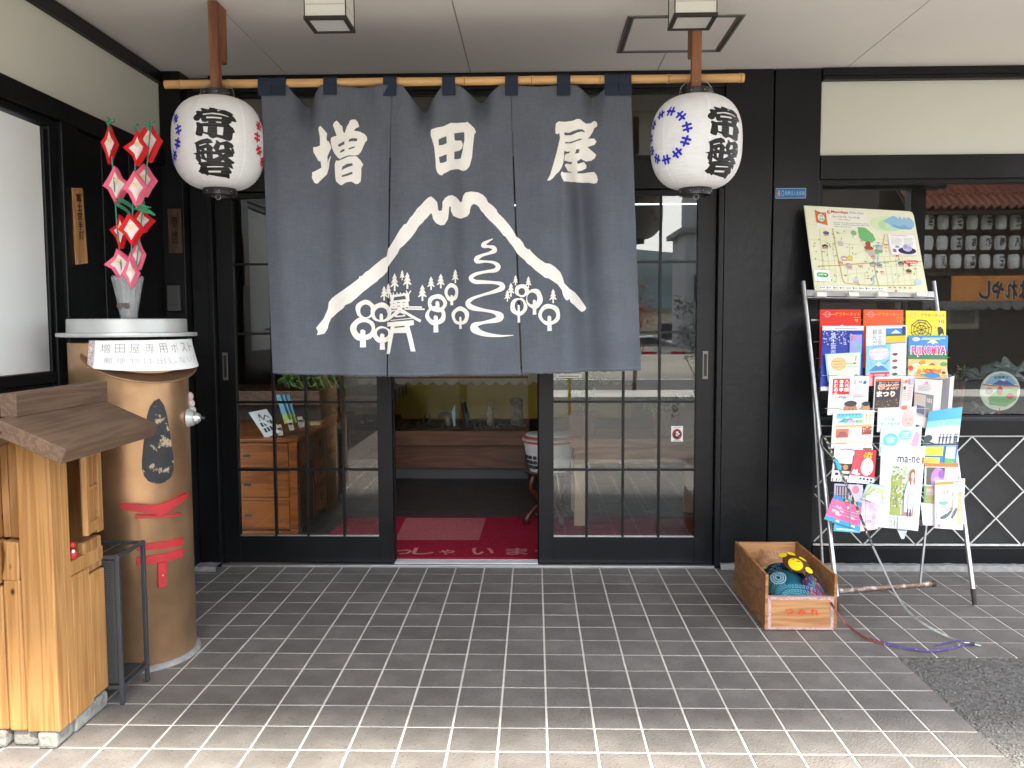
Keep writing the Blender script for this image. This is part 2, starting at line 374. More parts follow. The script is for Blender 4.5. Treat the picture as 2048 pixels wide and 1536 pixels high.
_s = _t.nodes.new('ShaderNodeVectorMath'); _s.operation = 'SCALE'; _t.links.new(_n.outputs['Fac'], _m.inputs['Value']); _t.links.new(_o, _s.inputs[0]); _t.links.new(_m.outputs[0], _s.inputs['Scale']); _t.links.new(_s.outputs[0], _b.inputs['Base Color'])
tm = MB(); h = T/2-.0036
tm.add([(-h,-h,-.006),(h,-h,-.006),(h,h,-.006),(-h,h,-.006),(-h,-h,-.001),(h,-h,-.001),(h,h,-.001),(-h,h,-.001),(-h+.0012,-h+.0012,0),(h-.0012,-h+.0012,0),(h-.0012,h-.0012,0),(-h+.0012,h-.0012,0)],
       [(0,1,5,4),(1,2,6,5),(2,3,7,6),(3,0,4,7),(4,5,9,8),(5,6,10,9),(6,7,11,10),(7,4,8,11),(8,9,10,11)])
cand = []
for i in range(-14, 24):
    for j in range(0, 23):
        cx, cy = (i+.5)*T, -(j+.5)*T
        if cy < -1.2 and cx > 1.5: continue
        px, py = pj((cx, cy, 0)); vis = -60 < px < 2110 and py < 1600
        cand.append(((0 if vis else 1, (Vector((cx, cy, 0))-CPOS).length), cx, cy))
cand.sort()
tmesh = None
for k, (_, cx, cy) in enumerate(cand[:300]):
    if tmesh is None:
        o = tm.build('tile', TILE, floor); tmesh = o.data
    else:
        o = bpy.data.objects.new('tile', tmesh); col.objects.link(o); o.parent = floor
    o.location = (cx, cy, random.uniform(-.0006, .0006)); o.rotation_euler = (random.uniform(-.002,.002), random.uniform(-.002,.002), random.choice((0,1,2,3))*math.pi/2)
mb = MB()
for _, cx, cy in cand[300:]: mb.add([v+Vector((cx, cy, 0)) for v in tm.v], tm.f)
mb.build('tile_rest', TILE, floor, kind='stuff')
# crumbled edge where tiles meet asphalt
mb = MB(); random.seed(3)
for k in range(2600):
    if k > 900: x, y = random.uniform(1.51, 2.35), random.uniform(-2.1, -1.22)
    elif k % 3: x, y = 1.502+abs(random.gauss(0, .025)), random.uniform(-2.4, -1.2)
    else: x, y = random.uniform(1.5, 3.4), -1.203-abs(random.gauss(0, .02))
    r = random.uniform(.0018, .0055); mb.ell((x, y, -.0055+r*.25), (r, r*random.uniform(.7,1.3), r*.7), 5, 3, noise=.2)
mb.build('asphalt_crumbs', mat('asphalt_stone', (.14,.135,.125), .85, var=.6, vs=90), kind='stuff')
# scattered grit on the tiles
mb = MB()
for k in range(70):
    x, y = random.uniform(-1.2, 1.48), random.uniform(-2.2, -.1); r = random.uniform(.0008, .002); mb.ell((x, y, r*.4), (r, r, r*.6), 5, 3)
mb.build('floor_grit', mat('grit', (.09,.08,.07), .9), kind='stuff')

# ------------------------------------------------------------------ canopy ceiling
CZ = 2.54; CE = -3.35
ceil = thing('ceiling', (0, -1.6, CZ), kind='structure')
CEIL = mat('ceiling_board', (.82,.78,.735), .85, var=.025, vs=1.5, bump=.05, bs=400)
xs = [-1.77, -1.141, -.207, .733, 1.673, 2.613, 3.6]
hx0, hx1, hy0, hy1 = .50, .985, -.79, -.305
for a, b in zip(xs[:-1], xs[1:]):
    mb = MB(); g = .0022
    if a < .6 < b or a < .9 < b:    # boards round the access hatch
        xa, xb = max(a, hx0), min(b, hx1)
        mb.box(a+g, b-g, CE, hy0, CZ, CZ+.012); mb.box(a+g, b-g, hy1, .03, CZ, CZ+.012)
        if a+g < hx0: mb.box(a+g, hx0, hy0, hy1, CZ, CZ+.012)
        if b-g > hx1: mb.box(hx1, b-g, hy0, hy1, CZ, CZ+.012)
    else: mb.box(a+g, b-g, CE, .03, CZ, CZ+.012)
    mb.build('ceiling_panel', CEIL, ceil)
MB().box(-1.9, 3.7, CE, .06, CZ+.013, CZ+.05).build('backing_board', mat('dark_gap', (.05,.045,.04), .9), ceil)
hatch = thing('access_hatch', ((hx0+hx1)/2, (hy0+hy1)/2, CZ), 'square access hatch with grey metal frame in the white ceiling, above the right lantern', 'hatch')
mb = MB(); fw = .028
for (x0, x1, y0, y1) in ((hx0,hx1,hy0,hy0+fw),(hx0,hx1,hy1-fw,hy1),(hx0,hx0+fw,hy0+fw,hy1-fw),(hx1-fw,hx1,hy0+fw,hy1-fw)):
    mb.box(x0, x1, y0, y1, CZ-.004, CZ+.012)
mb.build('hatch_frame', mat('hatch_metal', (.28,.265,.24), .45, .5), hatch, bevel=.0012)
MB().box(hx0+fw+.003, hx1-fw-.003, hy0+fw+.003, hy1-fw-.003, CZ-.001, CZ+.010).build('hatch_panel', CEIL, hatch)
mb = MB()
for k in (0,1):
    o_ = .012+k*.006; mb.box(hx0+o_, hx0+o_+.002, hy0+.01, hy1-.01, CZ-.0055, CZ-.0038); mb.box(hx1-o_-.002, hx1-o_, hy0+.01, hy1-.01, CZ-.0055, CZ-.0038)
mb.build('groove_strip', mat('groove_dark', (.05,.045,.04), .6), hatch)
# canopy edge
can = thing('canopy', (0, CE, CZ), 'dark wooden canopy roof with tiled top sheltering the shop entrance', 'canopy')
MB().box(-2.0, 3.8, CE-.12, CE-.002, 2.46, 2.78).build('fascia', BLK, can, bevel=.004)
MB().box(3.6, 3.72, CE, .1, 2.47, 2.75).build('side_fascia', BLK, can, bevel=.004)
MB().box(3.45, 3.58, CE-.05, CE+.08, -.02, 2.455).build('post', BLK, can, bevel=.004)
MB().prism([(-2.1, CE-.4, 2.80),(-2.1, .1, 3.35),(-2.1, .1, 3.42),(-2.1, CE-.4, 2.87)], (6.0,0,0)).build('roof_slab', mat('dark_roof', (.06,.06,.065), .6), can)

# ================================================================== SHOP BUILDING (facade)
shop = thing('shop_building', (0, .1, 0), 'black timbered Japanese shopfront with sliding glass doors under the canopy', 'shop')
def board(name, x0, x1, y0, y1, z0, z1, m=None, par=None, bevel=.003, lab=None): return MB().box(x0, x1, y0, y1, z0, z1).build(name, m or BLK, par or shop, bevel=bevel, label=lab)
board('corner_board', -1.768, -1.655, -.105, .06, .0, 2.538)
board('corner_board', -1.652, -1.545, -.03, .06, .02, 2.46)
board('wall_board', 1.075, 1.312, -.025, .06, .03, 2.537)
board('wall_board', 1.320, 1.549, -.025, .06, .03, 2.537)
board('groove_backing', 1.312, 1.320, .0, .05, .03, 2.53)
board('header_beam', -1.545, 1.072, -.02, .09, 1.955, 2.10)
board('top_beam', -1.545, 1.072, -.02, .06, 2.455, 2.538)
board('door_jamb', 1.045, 1.072, -.03, .09, .0, 1.953, BLK2); board('door_jamb', -1.57, -1.542, -.032, .09, .0, 1.953, BLK2)
# transom windows
tw = MB().box(-1.545, 1.072, .02, .03, 2.10, 2.455); 
tf = MB()
for x in (-1.545, -.70, .16, 1.045): tf.box(x, x+.03, .005, .045, 2.10, 2.455)
tf.box(-1.545, 1.072, .004, .044, 2.10, 2.125); tf.box(-1.545, 1.072, .004, .044, 2.435, 2.455)
tfo = tf.build('transom_window', BLK2, shop)
tw = MB()
for a, b in ((-1.515,-.70),(-.67,.16),(.19,1.045)): tw.box(a, b, .022, .027, 2.125, 2.435)
tw.build('pane', GLASS, tfo)
# mortar strip at the foot of the walls
CONC = mat('mortar', (.26,.255,.245), .95, var=.2, vs=30, bump=.5, bs=90)
def mstrip(x0, x1, y0, y1, h):
    n = max(2, int((x1-x0)/.03)); mb = MB()
    top = [(x0+(x1-x0)*i/n, h+random.uniform(-.003,.003)) for i in range(n+1)]
    for i in range(n):
        mb.add([(top[i][0],y0,0),(top[i+1][0],y0,0),(top[i+1][0],y0+.008,top[i+1][1]),(top[i][0],y0+.008,top[i][1]),(top[i+1][0],y1,top[i+1][1]),(top[i][0],y1,top[i][1])], [(0,1,2,3),(3,2,4,5)])
    mb.build('mortar_strip', CONC, shop)
mstrip(1.075, 1.56, -.055, 0, .026); mstrip(1.56, 3.6, -.075, 0, .030); mstrip(-1.77, -1.54, -.12, -.02, .022)
# right window bay
wx0, wx1 = 1.551, 3.6
board('top_rail', wx0, wx1, -.035, .06, 2.50, 2.538); board('rail_lip', wx0, wx1, -.045, .0, 2.476, 2.496, BLK2)
board('panel', wx0+.002, wx1, -.01, .03, 2.112, 2.476, PLAS, bevel=.002, lab='pale cream upper wall panel over the display window')
board('window_beam', wx0, wx1, -.03, .06, 1.992, 2.110)
board('sill_beam', wx0, wx1, -.03, .06, .695, .775); board('skirting_board', wx0, wx1, -.03, .06, .028, .112)
sh = board('lattice_backing', wx0, wx1, .02, .05, .112, .695, mat('dark_grey_panel', (.030,.029,.028), .75, var=.15, vs=30))
win = board('window_frame', wx0, wx1, -.02, .05, .775, .79, mat('dark_metal_sill', (.05,.05,.05), .4, .5), bevel=.001)
MB().box(wx0, wx0+.018, -.008, .05, .79, 1.992).box(wx0+.018, wx1, -.008, .045, 1.974, 1.992).box(wx0+.018, wx1, -.014, -.004, .790, .797).build('frame_strip', BLK2, win)
MB().box(wx0+.018, wx1, .026, .031, .79, 1.974).build('pane', GLASS, win)
# lattice of white bars
lat = thing('lattice_screen', (2.5, 0, .4), 'white metal diagonal lattice bars over dark panel below the display window', 'lattice')
WB = mat('white_bar', (.62,.61,.57), .5, var=.1, vs=30)
ztop, zbot = .690, .122
for z in (ztop, zbot): MB().box(wx0+.01, wx1, -.012, -.002, z-.0045, z+.0045).build('rail', WB, lat)
nx = at(1943, 871, Y=-.005).x; pitch = .27; H_ = ztop-zbot
def lbar(xa, za, xb, zb, yy):
    if xa > xb: xa, za, xb, zb = xb, zb, xa, za
    L0, L1 = wx0+.012, wx1
    if xb <= L0 or xa >= L1: return
    if xa < L0: za += (zb-za)*(L0-xa)/(xb-xa); xa = L0
    if xb > L1: zb = za+(zb-za)*(L1-xa)/(xb-xa); xb = L1
    MB().bar((xa, yy, za), (xb, yy, zb), .006, .0065, up=(0,1,0)).build('bar', WB, lat)
for k in range(-6, 10):
    x = nx+k*pitch
    lbar(x, ztop, x+pitch*2, zbot, -.0065); lbar(x, ztop, x-pitch*2, zbot, -.0135)

# ------------------------------------------------------------------ sliding doors
def door(x0, x1, z0, z1, y, glass_x0, glass_x1, vm, hm, lab, handle):
    d = thing('sliding_door', ((x0+x1)/2, y, 0)); d.parent = shop; d.location = d.location-shop.location
    par = d
    def B(n, *a, m=BLK2, bv=.002): MB().box(*a).build(n, m, par, bevel=bv)
    # door is an Empty part: its members are sub-parts
    B('stile', x0, glass_x0, y-.018, y+.018, z0, z1); B('stile', glass_x1, x1, y-.018, y+.018, z0, z1)
    B('rail', glass_x0, glass_x1, y-.017, y+.017, z0, .152); B('rail', glass_x0, glass_x1, y-.017, y+.017, 1.925, z1)
    B('kick_strip', glass_x0-.02, glass_x1+.02, y-.021, y-.0185, .13, .138, bv=0)
    for x in vm: B('muntin', x-.0065, x+.0065, y-.012, y+.012, .152, 1.925, bv=.001)
    hz = [.152]+list(hm)+[1.925]
    for z in hm: B('muntin', glass_x0, glass_x1, y-.0115, y+.0115, z-.006, z+.006, bv=.001)
    MB().box(glass_x0, glass_x1, y-.002, y+.002, .152, 1.925).build('pane', GLASS, par)
    B('glass_bead', glass_x0, glass_x1, y-.008, y-.003, .152, .158, m=ALU, bv=0)
    hx = handle
    mbh = MB().box(hx-.014, hx+.014, y-.021, y-.0185, .985, 1.130); mbh.build('door_pull', mat('dull_nickel', (.20,.18,.16), .45, .7), par, bevel=.001)
    MB().box(hx-.008, hx+.008, y-.0222, y-.0212, 1.0, 1.115).build('pull_recess', mat('dark_recess', (.035,.03,.028), .5, .3), par)
    tag(d, lab); return d
hm = [.509, .867, 1.227, 1.588]
door(-1.54, -.634, .012, 1.953, .03, -1.453, -.712, [-1.262,-1.09,-.897], hm, None, -1.507)
door(.134, 1.043, .012, 1.953, .03, .212, .948, [.385, .575, .762], hm, None, .995)
# a pair of fixed leaves a little behind (seen as double stile)
board('inner_stile', -.634, -.628, .05, .08, .012, 1.953, BLK2); board('inner_stile', .128, .134, .05, .08, .012, 1.953, BLK2)
# threshold
MB().box(-1.54, 1.045, -.035, -.005, 0, .012).build('threshold_sill', ALU, shop, bevel=.001)
for k in range(4): MB().box(-.63, .13, .0+k*.022, .0+k*.022+.008, .004, .016).build('track_rail', ALU, shop, bevel=.0008)
MB().box(-1.54, 1.045, -.005, .1, -.002, .004).build('track_bed', mat('track_grey', (.25,.25,.25), .4, .7), shop)
# small stickers on the right door
def sticker(name, x0, y0, x1, y1, Y, base, lab, cat):
    a = at(x0, y1, Y=Y); b = at(x1, y0, Y=Y); t = thing(name, (a+b)/2, lab, cat)
    MB().box(a.x, b.x, Y-.0012, Y, a.z, b.z).build('plate', pcol(base), t, bevel=.0008)
    return t, Print(quadfn((a.x,Y,b.z),(b.x,Y,b.z),(b.x,Y,a.z),(a.x,Y,a.z),(0,-1,0)), lift=.0016)
t, p = sticker('no_touch_sticker', 1342, 852, 1366, 883, .0275, (235,238,235), 'white sticker with red ring crossing out a hand, on the right door glass', 'sticker')
p.ring(.5, .47, (.42,.36), (.33,.28), (200,50,45)); p.ell(.5, .47, .33, .28, (40,38,38)); p.ell(.52, .47, .13, .13, (230,230,228))
for k in range(4): p.rect(.42+k*.055, .5, .455+k*.055, .70-abs(k-1.5)*.03, (230,230,228))
p.poly([(.64,.40),(.74,.52),(.71,.55),(.6,.46)], (230,230,228)); p.line([(.22,.68),(.79,.27)], .07, (200,50,45))
p.rect(.12,.90,.88,.93,(150,150,150)); p.rect(.15,.05,.85,.08,(150,150,150)); p.build('print', t)
t, p = sticker('paper_notice', 1112, 748, 1163, 756, .0275, (225,225,220), 'narrow white notice strip on the door glass just under the curtain hem', 'notice')
p.rect(.1,.35,.9,.55,(60,60,60)); p.build('print', t)
t, p = sticker('blue_plaque', 1551, 376, 1612, 397, -.0262, (190,200,205), 'small blue plaque with white border on the black wall board left of the map', 'plaque')
p.rect(.015,.05,.985,.95,(30,105,170)); p.poly([(.05,.2),(.09,.8),(.13,.8),(.15,.2),(.11,.2),(.09,.45),(.07,.2)], (235,150,90)); p.ring(.23,.5,(.045,.3),(.03,.2),(140,185,215))
p.text('島南法人会会員', .30, .28, .46, (150,190,215), w=.66, bold=.01); p.build('print', t)

# ================================================================== LEFT WING WALL (X = -1.77)
LX = -1.77
lw = thing('left_wing_wall', (LX, -1.5, 0), 'dark timber side wall with cream upper panel and frosted window, left of entrance', 'wall')
def lboard(name, y0, y1, z0, z1, m=None, th=.03, bevel=.003, lab=None): return MB().box(LX-.06, LX+th, y0, y1, z0, z1).build(name, m or BLK, lw, bevel=bevel, label=lab)
YE = -6.2
lboard('ceiling_rail', YE, -.11, 2.478, 2.536, BLK, .028)
lboard('upper_panel', YE, -.112, 2.158, 2.476, PLAS, .006, .001)
MB().box(LX-.06, LX+.008, -.113, -.106, 2.15, 2.478).build('panel_bead', mat('pale_bead', (.5,.5,.48), .6), lw)
lboard('beam', YE, -.107, 2.075, 2.156, BLK, .03)
lboard('window_head', YE, -1.06, 2.045, 2.074, BLK2, .012)
lboard('window_post', -1.118, -1.06, .0, 2.044, BLK2, .016); lboard('window_bead', -1.143, -1.120, .3, 2.030, BLK2, .006)
lboard('post', -1.058, -.935, .0, 2.074, BLK, .032)
for k, (a, b) in enumerate(((-.933,-.70),(-.697,-.45),(-.447,-.108))): lboard('wall_board', a, b, .0, 2.074, BLK, .004+.002*k)
fz = lboard('frosted_pane', -3.2, -1.145, 1.10, 2.035, FROST, -.004, 0, 'tall frosted window pane glowing pale grey')
lboard('sill', YE, -1.120, 1.055, 1.099, BLK2, .014); 
for k in range(9): lboard('lower_board', -1.120-.3*(k+1)+.004, -1.120-.3*k, .0, 1.053, BLK, .002)
lboard('window_post', -3.26, -3.2, 1.1, 2.04, BLK2, .01)
lboard('far_board', YE, -3.83, .0, 1.053, BLK, .0); lboard('far_pane', YE, -3.27, 1.10, 2.035, FROST, -.004, 0)
# wooden name plates on the side wall + grey box
WP = wood('plate_wood', (.52,.27,.10), (.36,.17,.055), (30,30,4))
DK = (45,28,15)
pl = thing('wooden_nameplate', (LX+.05, -.95, 1.7), 'narrow orange wooden plaque with vertical writing hung on the side wall', 'plaque')
a = at(137, 371, Y=-1.06); b = at(163, 527, Y=-1.06)
p0 = Vector((a.x, -1.06, 0)); zt, zb = a.z, b.z
q0 = Vector((LX+.036, -1.02, zt)); q1 = Vector((LX+.036+.036, -.94, zt)); 
MB().prism([(LX+.034,-1.0,zb),(LX+.046,-1.0,zb),(LX+.050,-.93,zb+.01),(LX+.040,-.93,zb+.01)], (-.010,0,zt-zb)).build('plate', WP, pl, bevel=.001)
pr = Print(quadfn((LX+.036,-1.0,zt),(LX+.040,-.93,zt+.01),(LX+.050,-.93,zb+.01),(LX+.046,-1.0,zb),(1,-.06,0)), lift=.0015)
pr.text('富士宮手打', .25, .82, .11, DK, w=.5, vert=True, bold=.02); pr.build('print', pl)
pl = thing('wooden_nameplate', (-1.70, -.11, 1.5), 'dim dark wooden plaque on the shadowed corner board behind the paper flowers', 'plaque')
a = at(336, 418, Y=-.11); b = at(365, 507, Y=-.11); MB().box(a.x, b.x, -.118, -.1055, b.z, a.z).build('plate', wood('dark_plate', (.10,.05,.03), (.06,.03,.02), (30,30,4)), pl, bevel=.002)
pr = Print(quadfn((a.x,-.118,a.z),(b.x,-.118,a.z),(b.x,-.118,b.z),(a.x,-.118,b.z),(0,-1,0)), lift=.001); pr.text('商店', .3, .55, .3, (30,20,15), w=.45, vert=True); pr.build('print', pl)
a = at(337, 571, Y=-.11); b = at(363, 622, Y=-.11)
ib = thing('intercom_box', ((a.x+b.x)/2, -.115, b.z), 'small dark grey switch box on the black corner board above the mailbox lid', 'switch box')
MB().box(a.x, b.x, -.135, -.1055, b.z, a.z).build('case', mat('grey_plastic', (.08,.08,.08), .5), ib, bevel=.004)
MB().box(a.x+.008, b.x-.008, -.1365, -.1352, b.z+.03, b.z+.034).build('seam', mat('groove_dark', (.02,.02,.02), .5), ib)

# ================================================================== ROD, BRACKETS, NOREN
RY = -.962; RZ = 2.236; RR = .0165
BW = wood('bracket_wood', (.27,.105,.045), (.15,.05,.022), (26,26,3), rings=5)
BAM = mat('bamboo', (.66,.38,.15), .38, var=.10, vs=9)
def bracket(x, lab):
    t = thing('hook_bracket', (x, RY, CZ), lab, 'bracket', 'hook brackets holding the bamboo pole')
    pf = [(-1.022,2.54),(-.915,2.54),(-.915,2.325),(-.925,2.315),(-.938,2.318),(-.944,2.335),(-.944,2.245),(-.941,2.226),(-.925,2.216),(-.905,2.222),(-.893,2.215),(-.893,2.165),(-.905,2.152),(-.985,2.152),(-1.004,2.165),(-1.012,2.19)]
    pf = [(y-.0+(-.0), z) for y, z in pf]
    # the hook wraps the pole from the front
    pf = [(-1.022,2.54),(-.915,2.54),(-.915,2.330),(-.922,2.320),(-.935,2.322),(-.984,2.326),(-.984,2.235),(-.979,2.222),(-.966,2.2165),(-.95,2.220),(-.944,2.235),(-.93,2.24),(-.918,2.225),(-.918,2.175),(-.93,2.157),(-.985,2.152),(-1.006,2.165),(-1.016,2.20)]
    MB().prism([(x-.0185, y, z) for y, z in pf][::-1], (.037,0,0)).build('hook_board', BW, t, bevel=.003)
    MB().lathe([(.003,0),(.003,.002)], (x-.002, -1.0235, 2.21), 10, ax=(0,1,0)).build('screw', mat('brass', (.5,.35,.1), .35, .9), t)
    return t
bracket(-1.1415, 'left reddish wooden hook bracket under the ceiling carrying pole and lantern')
bx = at(1394, 120, Y=-1.02).x
bracket(bx, 'right reddish wooden hook bracket hanging behind the right ceiling lamp')
a = at(330, 161, Y=RY); b = at(1488, 149, Y=RY)
rod = thing('bamboo_pole', ((a.x+b.x)/2, RY, RZ), 'pale honey bamboo pole with nodes carrying the blue shop curtain', 'pole')
nodes = [at(px, 155, Y=RY).x for px in (361, 458, 533, 797, 929, 1063, 1200, 1337, 1481)]
prof = [(a.x, .4)]; mb = MB(); path = []; rad = []
x = a.x; pts = set([a.x, a.x+.004, b.x-.004, b.x])
for n_ in nodes: pts |= {n_-.03, n_-.008, n_-.004, n_, n_+.004, n_+.008, n_+.03}
for px_ in sorted(p for p in pts if a.x <= p <= b.x):
    dmin = min(abs(px_-n_) for n_ in nodes); r_ = RR+(.0018 if .003 < dmin < .0065 else -.0006 if dmin < .003 else 0)+.0004*math.sin(px_*9)
    path.append((px_, RY, RZ)); rad.append(r_)
mb.tube(path, rad, 20).build('culm', BAM, rod, smooth=45)
for n_ in nodes:
    MB().tube([(n_-.0012, RY, RZ),(n_+.0012, RY, RZ)], RR+.0008, 20).build('node_ring', mat('bamboo_node', (.36,.19,.07), .5, var=.2, vs=30), rod)
mb = MB(); mb.tube([(a.x-.0005, RY, RZ),(a.x-.0003, RY, RZ)], RR*.7, 16); mb.build('end_cut', mat('bamboo_cut', (.55,.38,.2), .8), rod)

NY = -.985      # plane of the cloth front
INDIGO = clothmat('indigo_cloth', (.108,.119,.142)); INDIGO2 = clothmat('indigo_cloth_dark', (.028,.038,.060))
def ss(a, b, x): t = min(1, max(0, (x-a)/(b-a))); return t*t*(3-2*t)
FOLDS = [ # centre top x, centre bottom x, width, amplitude (toward viewer +), y start, y end, fade
 (562, 575, 22, .010, 172, 900), (607, 625, 16, -.034, 172, 300), (607, 622, 30, .012, 300, 1200), (645, 662, 20, -.009, 260, 1200), (700, 700, 40, .008, 200, 1200),
 (740, 745, 20, -.006, 300, 1200), (757, 757, 14, .006, 172, 260), (800, 812, 22, .008, 172, 1200), (845, 850, 14, -.040, 172, 290), (850, 845, 26, .010, 300, 1200), (893, 905, 22, -.010, 240, 1200),
 (925, 940, 22, .008, 172, 1200), (960, 965, 16, -.030, 172, 270), (985, 1000, 24, .007, 250, 1200), (1060, 1068, 22, .006, 300, 1200), (1085, 1110, 20, .008, 200, 1200), (1126, 1136, 15, .012, 230, 1200),
 (1150, 1180, 17, -.018, 200, 1200), (1188, 1195, 16, -.022, 172, 270), (1205, 1225, 25, .008, 220, 1200), (1245, 1262, 14, -.004, 300, 1200)]
def fold(px, py):
    k = max(0, min(1, (py-172)/575)); f = 0
    for c0, c1, wd, am, y0, y1 in FOLDS:
        c = c0+(c1-c0)*k; wd2 = wd*(1+.5*k)
        e = math.exp(-((px-c)/wd2)**2)
        if y1 < 900: g = ss(y1+50, y0, py) if True else 1; g = 1-ss(y0, y1, py)
        else: g = ss(y0, y0+160, py)*(1-.25*ss(500, 760, py))
        f += am*e*g
    f *= 3.0
    f += .004*math.sin(px*.021+py*.006)*k+.0022*math.sin(px*.057-py*.011)*ss(200, 400, py)
    return f
def sx1(py): return 783+(775-783)*(py-172)/575
def sx2(py): return 1021+(1043-1021)*(py-172)/575
def noren_pt(px, py, lift=0):
    off = 0
    if py > 262: 
        g = ss(262, 700, py)
        if px > sx1(py): off += .005*g*math.exp(-(px-sx1(py))/40)
        if px > sx2(py): off -= .006*g*math.exp(-(px-sx2(py))/40)
        elif px > sx1(py): off += .004*g*math.exp(-(sx2(py)-px)/40)
    p = at(px, py, Y=NY); d = fold(px, py)+off
    return Vector((p.x, NY-d-lift, p.z))
DIPS = [(607,40,22),(720,7,30),(845,56,26),(959,32,26),(1075,4,30),(1186,22,22)]
def topy(px):
    y = 170
    for c, dd, wd in DIPS: y += .78*dd*max(0, 1-abs((px-c)/(wd*1.55))**1.35)
    return y
nor = thing('shop_curtain', (-.2, NY, 2.22), 'faded indigo split shop curtain with white Mount Fuji and large kanji', 'curtain')
BOT = lambda px: 747+ (6*(px-547)/228 if px < 775 else 6-4*(px-775)/268 if px < 1043 else 1-7*(px-1043)/239)
edges = [(lambda y: 522+25*(y-172)/575, sx1), (sx1, sx2), (sx2, lambda y: 1262+20*(y-172)/575)]
for k, (l, r) in enumerate(edges):
    def fn(u, v, l=l, r=r, k=k):
        py0 = 172+575*v
        xl, xr = l(py0)+(.5+.9*ss(250,320,py0) if k else 0), r(py0)-(.5+.9*ss(250,320,py0) if k < 2 else 0)
        px = xl+(xr-xl)*u; ty = topy(px); by = BOT(px)+1.2*math.sin(px*.35)*.4
        py = ty+(by-ty)*v
        return noren_pt(px, py)
    mb = MB().grid(fn, 150, 120); o = mb.build('cloth_panel', INDIGO, nor, smooth=80)
    sm = o.modifiers.new('solid', 'SOLIDIFY'); sm.thickness = .0012; sm.offset = 1
    # stitched hem
    mb = MB()
    for i in range(60):
        u = (i+.3)/60; py = 741; xl, xr = l(py)+2, r(py)-2; px = xl+(xr-xl)*u; px2 = px+2.1
        yy = BOT(px)-5
        mb.quad(noren_pt(px, yy, .0006), noren_pt(px2, yy, .0006), noren_pt(px2, yy-1.1, .0006), noren_pt(px, yy-1.1, .0006))
    mb.build('hem_stitching', mat('thread', (.16,.19,.24), .9), nor)
# loops over the pole
tabs = [(515,542),(543,571),(646,673),(766,793),(884,910),(1010,1036),(1114,1141),(1209,1236),(1237,1263)]
for i, (x0, x1) in enumerate(tabs):
    xa, xb = at(x0, 160, Y=NY).x, at(x1, 160, Y=NY).x
    zb_ = at(x0, 190, Y=NY).z-random.uniform(0,.006); tl = random.uniform(-.003,.003)
    loop = [(NY-.0085, zb_)]+[(RY-(RR+.0032)*math.cos(t), RZ+(RR+.0032)*math.sin(t)) for t in [R(q) for q in range(-5, 186, 15)]]+[(RY+RR+.001, zb_+.03)]
    path = loop; mb = MB(); th = .0018; outv = []
    for j, (y, z) in enumerate(path):
        a_ = path[max(j-1,0)]; b_ = path[min(j+1,len(path)-1)]; ty, tz = b_[0]-a_[0], b_[1]-a_[1]; m_ = math.hypot(ty, tz) or 1; ny, nz_ = -tz/m_, ty/m_
        w0 = tl*(j == 0)
        outv += [(xa+w0,y,z),(xb+w0,y,z),(xb+w0,y-ny*-th,z+nz_*th),(xa+w0,y-ny*-th,z+nz_*th)]
    k = len(path); fs = [(q*4+j, q*4+(j+1)%4, (q+1)*4+(j+1)%4, (q+1)*4+j) for q in range(k-1) for j in range(4)]+[(3,2,1,0), tuple(range((k-1)*4, k*4))]
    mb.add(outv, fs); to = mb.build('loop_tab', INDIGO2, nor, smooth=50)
    y_ = NY-.0093; mb = MB()
    for (p0_, p1_) in (((xa+.004, zb_+.003),(xb-.004, zb_+.003)),((xa+.003, zb_+.04),(xb-.003, zb_+.04)),((xa+.003, zb_+.003),(xa+.003, zb_+.04)),((xb-.003, zb_+.003),(xb-.003, zb_+.04))):
        mb.box(min(p0_[0],p1_[0])-.0004, max(p0_[0],p1_[0])+.0004, y_-.0006, y_+.0, min(p0_[1],p1_[1])-.0004, max(p0_[1],p1_[1])+.0004)
    mb.build('tab_stitching', mat('thread_dark', (.01,.014,.025), .9), nor)
# --- white resist-dyed design
WHT = (232,226,214); mat('dye_white', (.84,.81,.75), .9, var=.04, vs=20, spec=.15)
CR = lambda o, s: (lambda pts: [(o[0]+x/s, o[1]+y/s) for x, y in pts])
def nprint(name, build, cutx=4, cuty=12, lift=.0014):
    p = Print(noren_pt, lift=lift, step=.00006, cut=(min(cutx, 5), cuty)); build(p); p.build(name, nor)
c1 = CR((615,230),10.24); c2 = CR((850,235),12.8); c3 = CR((1085,230),10.59)
K1 = [[(270,228),(235,245),(225,290),(240,360),(258,460),(258,630),(190,655),(118,665),(125,760),(230,950),(265,940),(285,1075),(140,1165),(102,1175),(105,1230),(100,1290),(150,1390),(185,1412),(215,1400),(290,1310),(395,1215),(440,1090),(455,960),(492,845),(470,860),(440,910),(415,985),(412,850),(455,760),(492,685),(475,610),(435,540),(412,545),(395,490),(408,385),(330,290)]]
K2 = [[(598,118),(545,165),(525,215),(555,290),(605,430),(500,465),(485,490),(485,560),(510,680),(560,790),(640,890),(690,918),(740,885),(870,842),(980,850),(1060,830),(1110,770),(1190,570),(1228,530),(1225,460),(1180,400),(1080,350),(955,330),(1000,280),(1065,250),(1040,160),(990,98),(920,98),(862,130),(865,160),(810,250),(775,375),(755,380),(735,330),(715,215),(700,235),(640,155)],
 [(635,618),(770,550),(770,615),(655,670)], [(862,515),(920,488),(1033,492),(1025,550),(930,548),(862,562)], [(678,765),(725,725),(775,708),(775,755),(692,788)], [(862,695),(985,652),(972,690),(862,725)]]
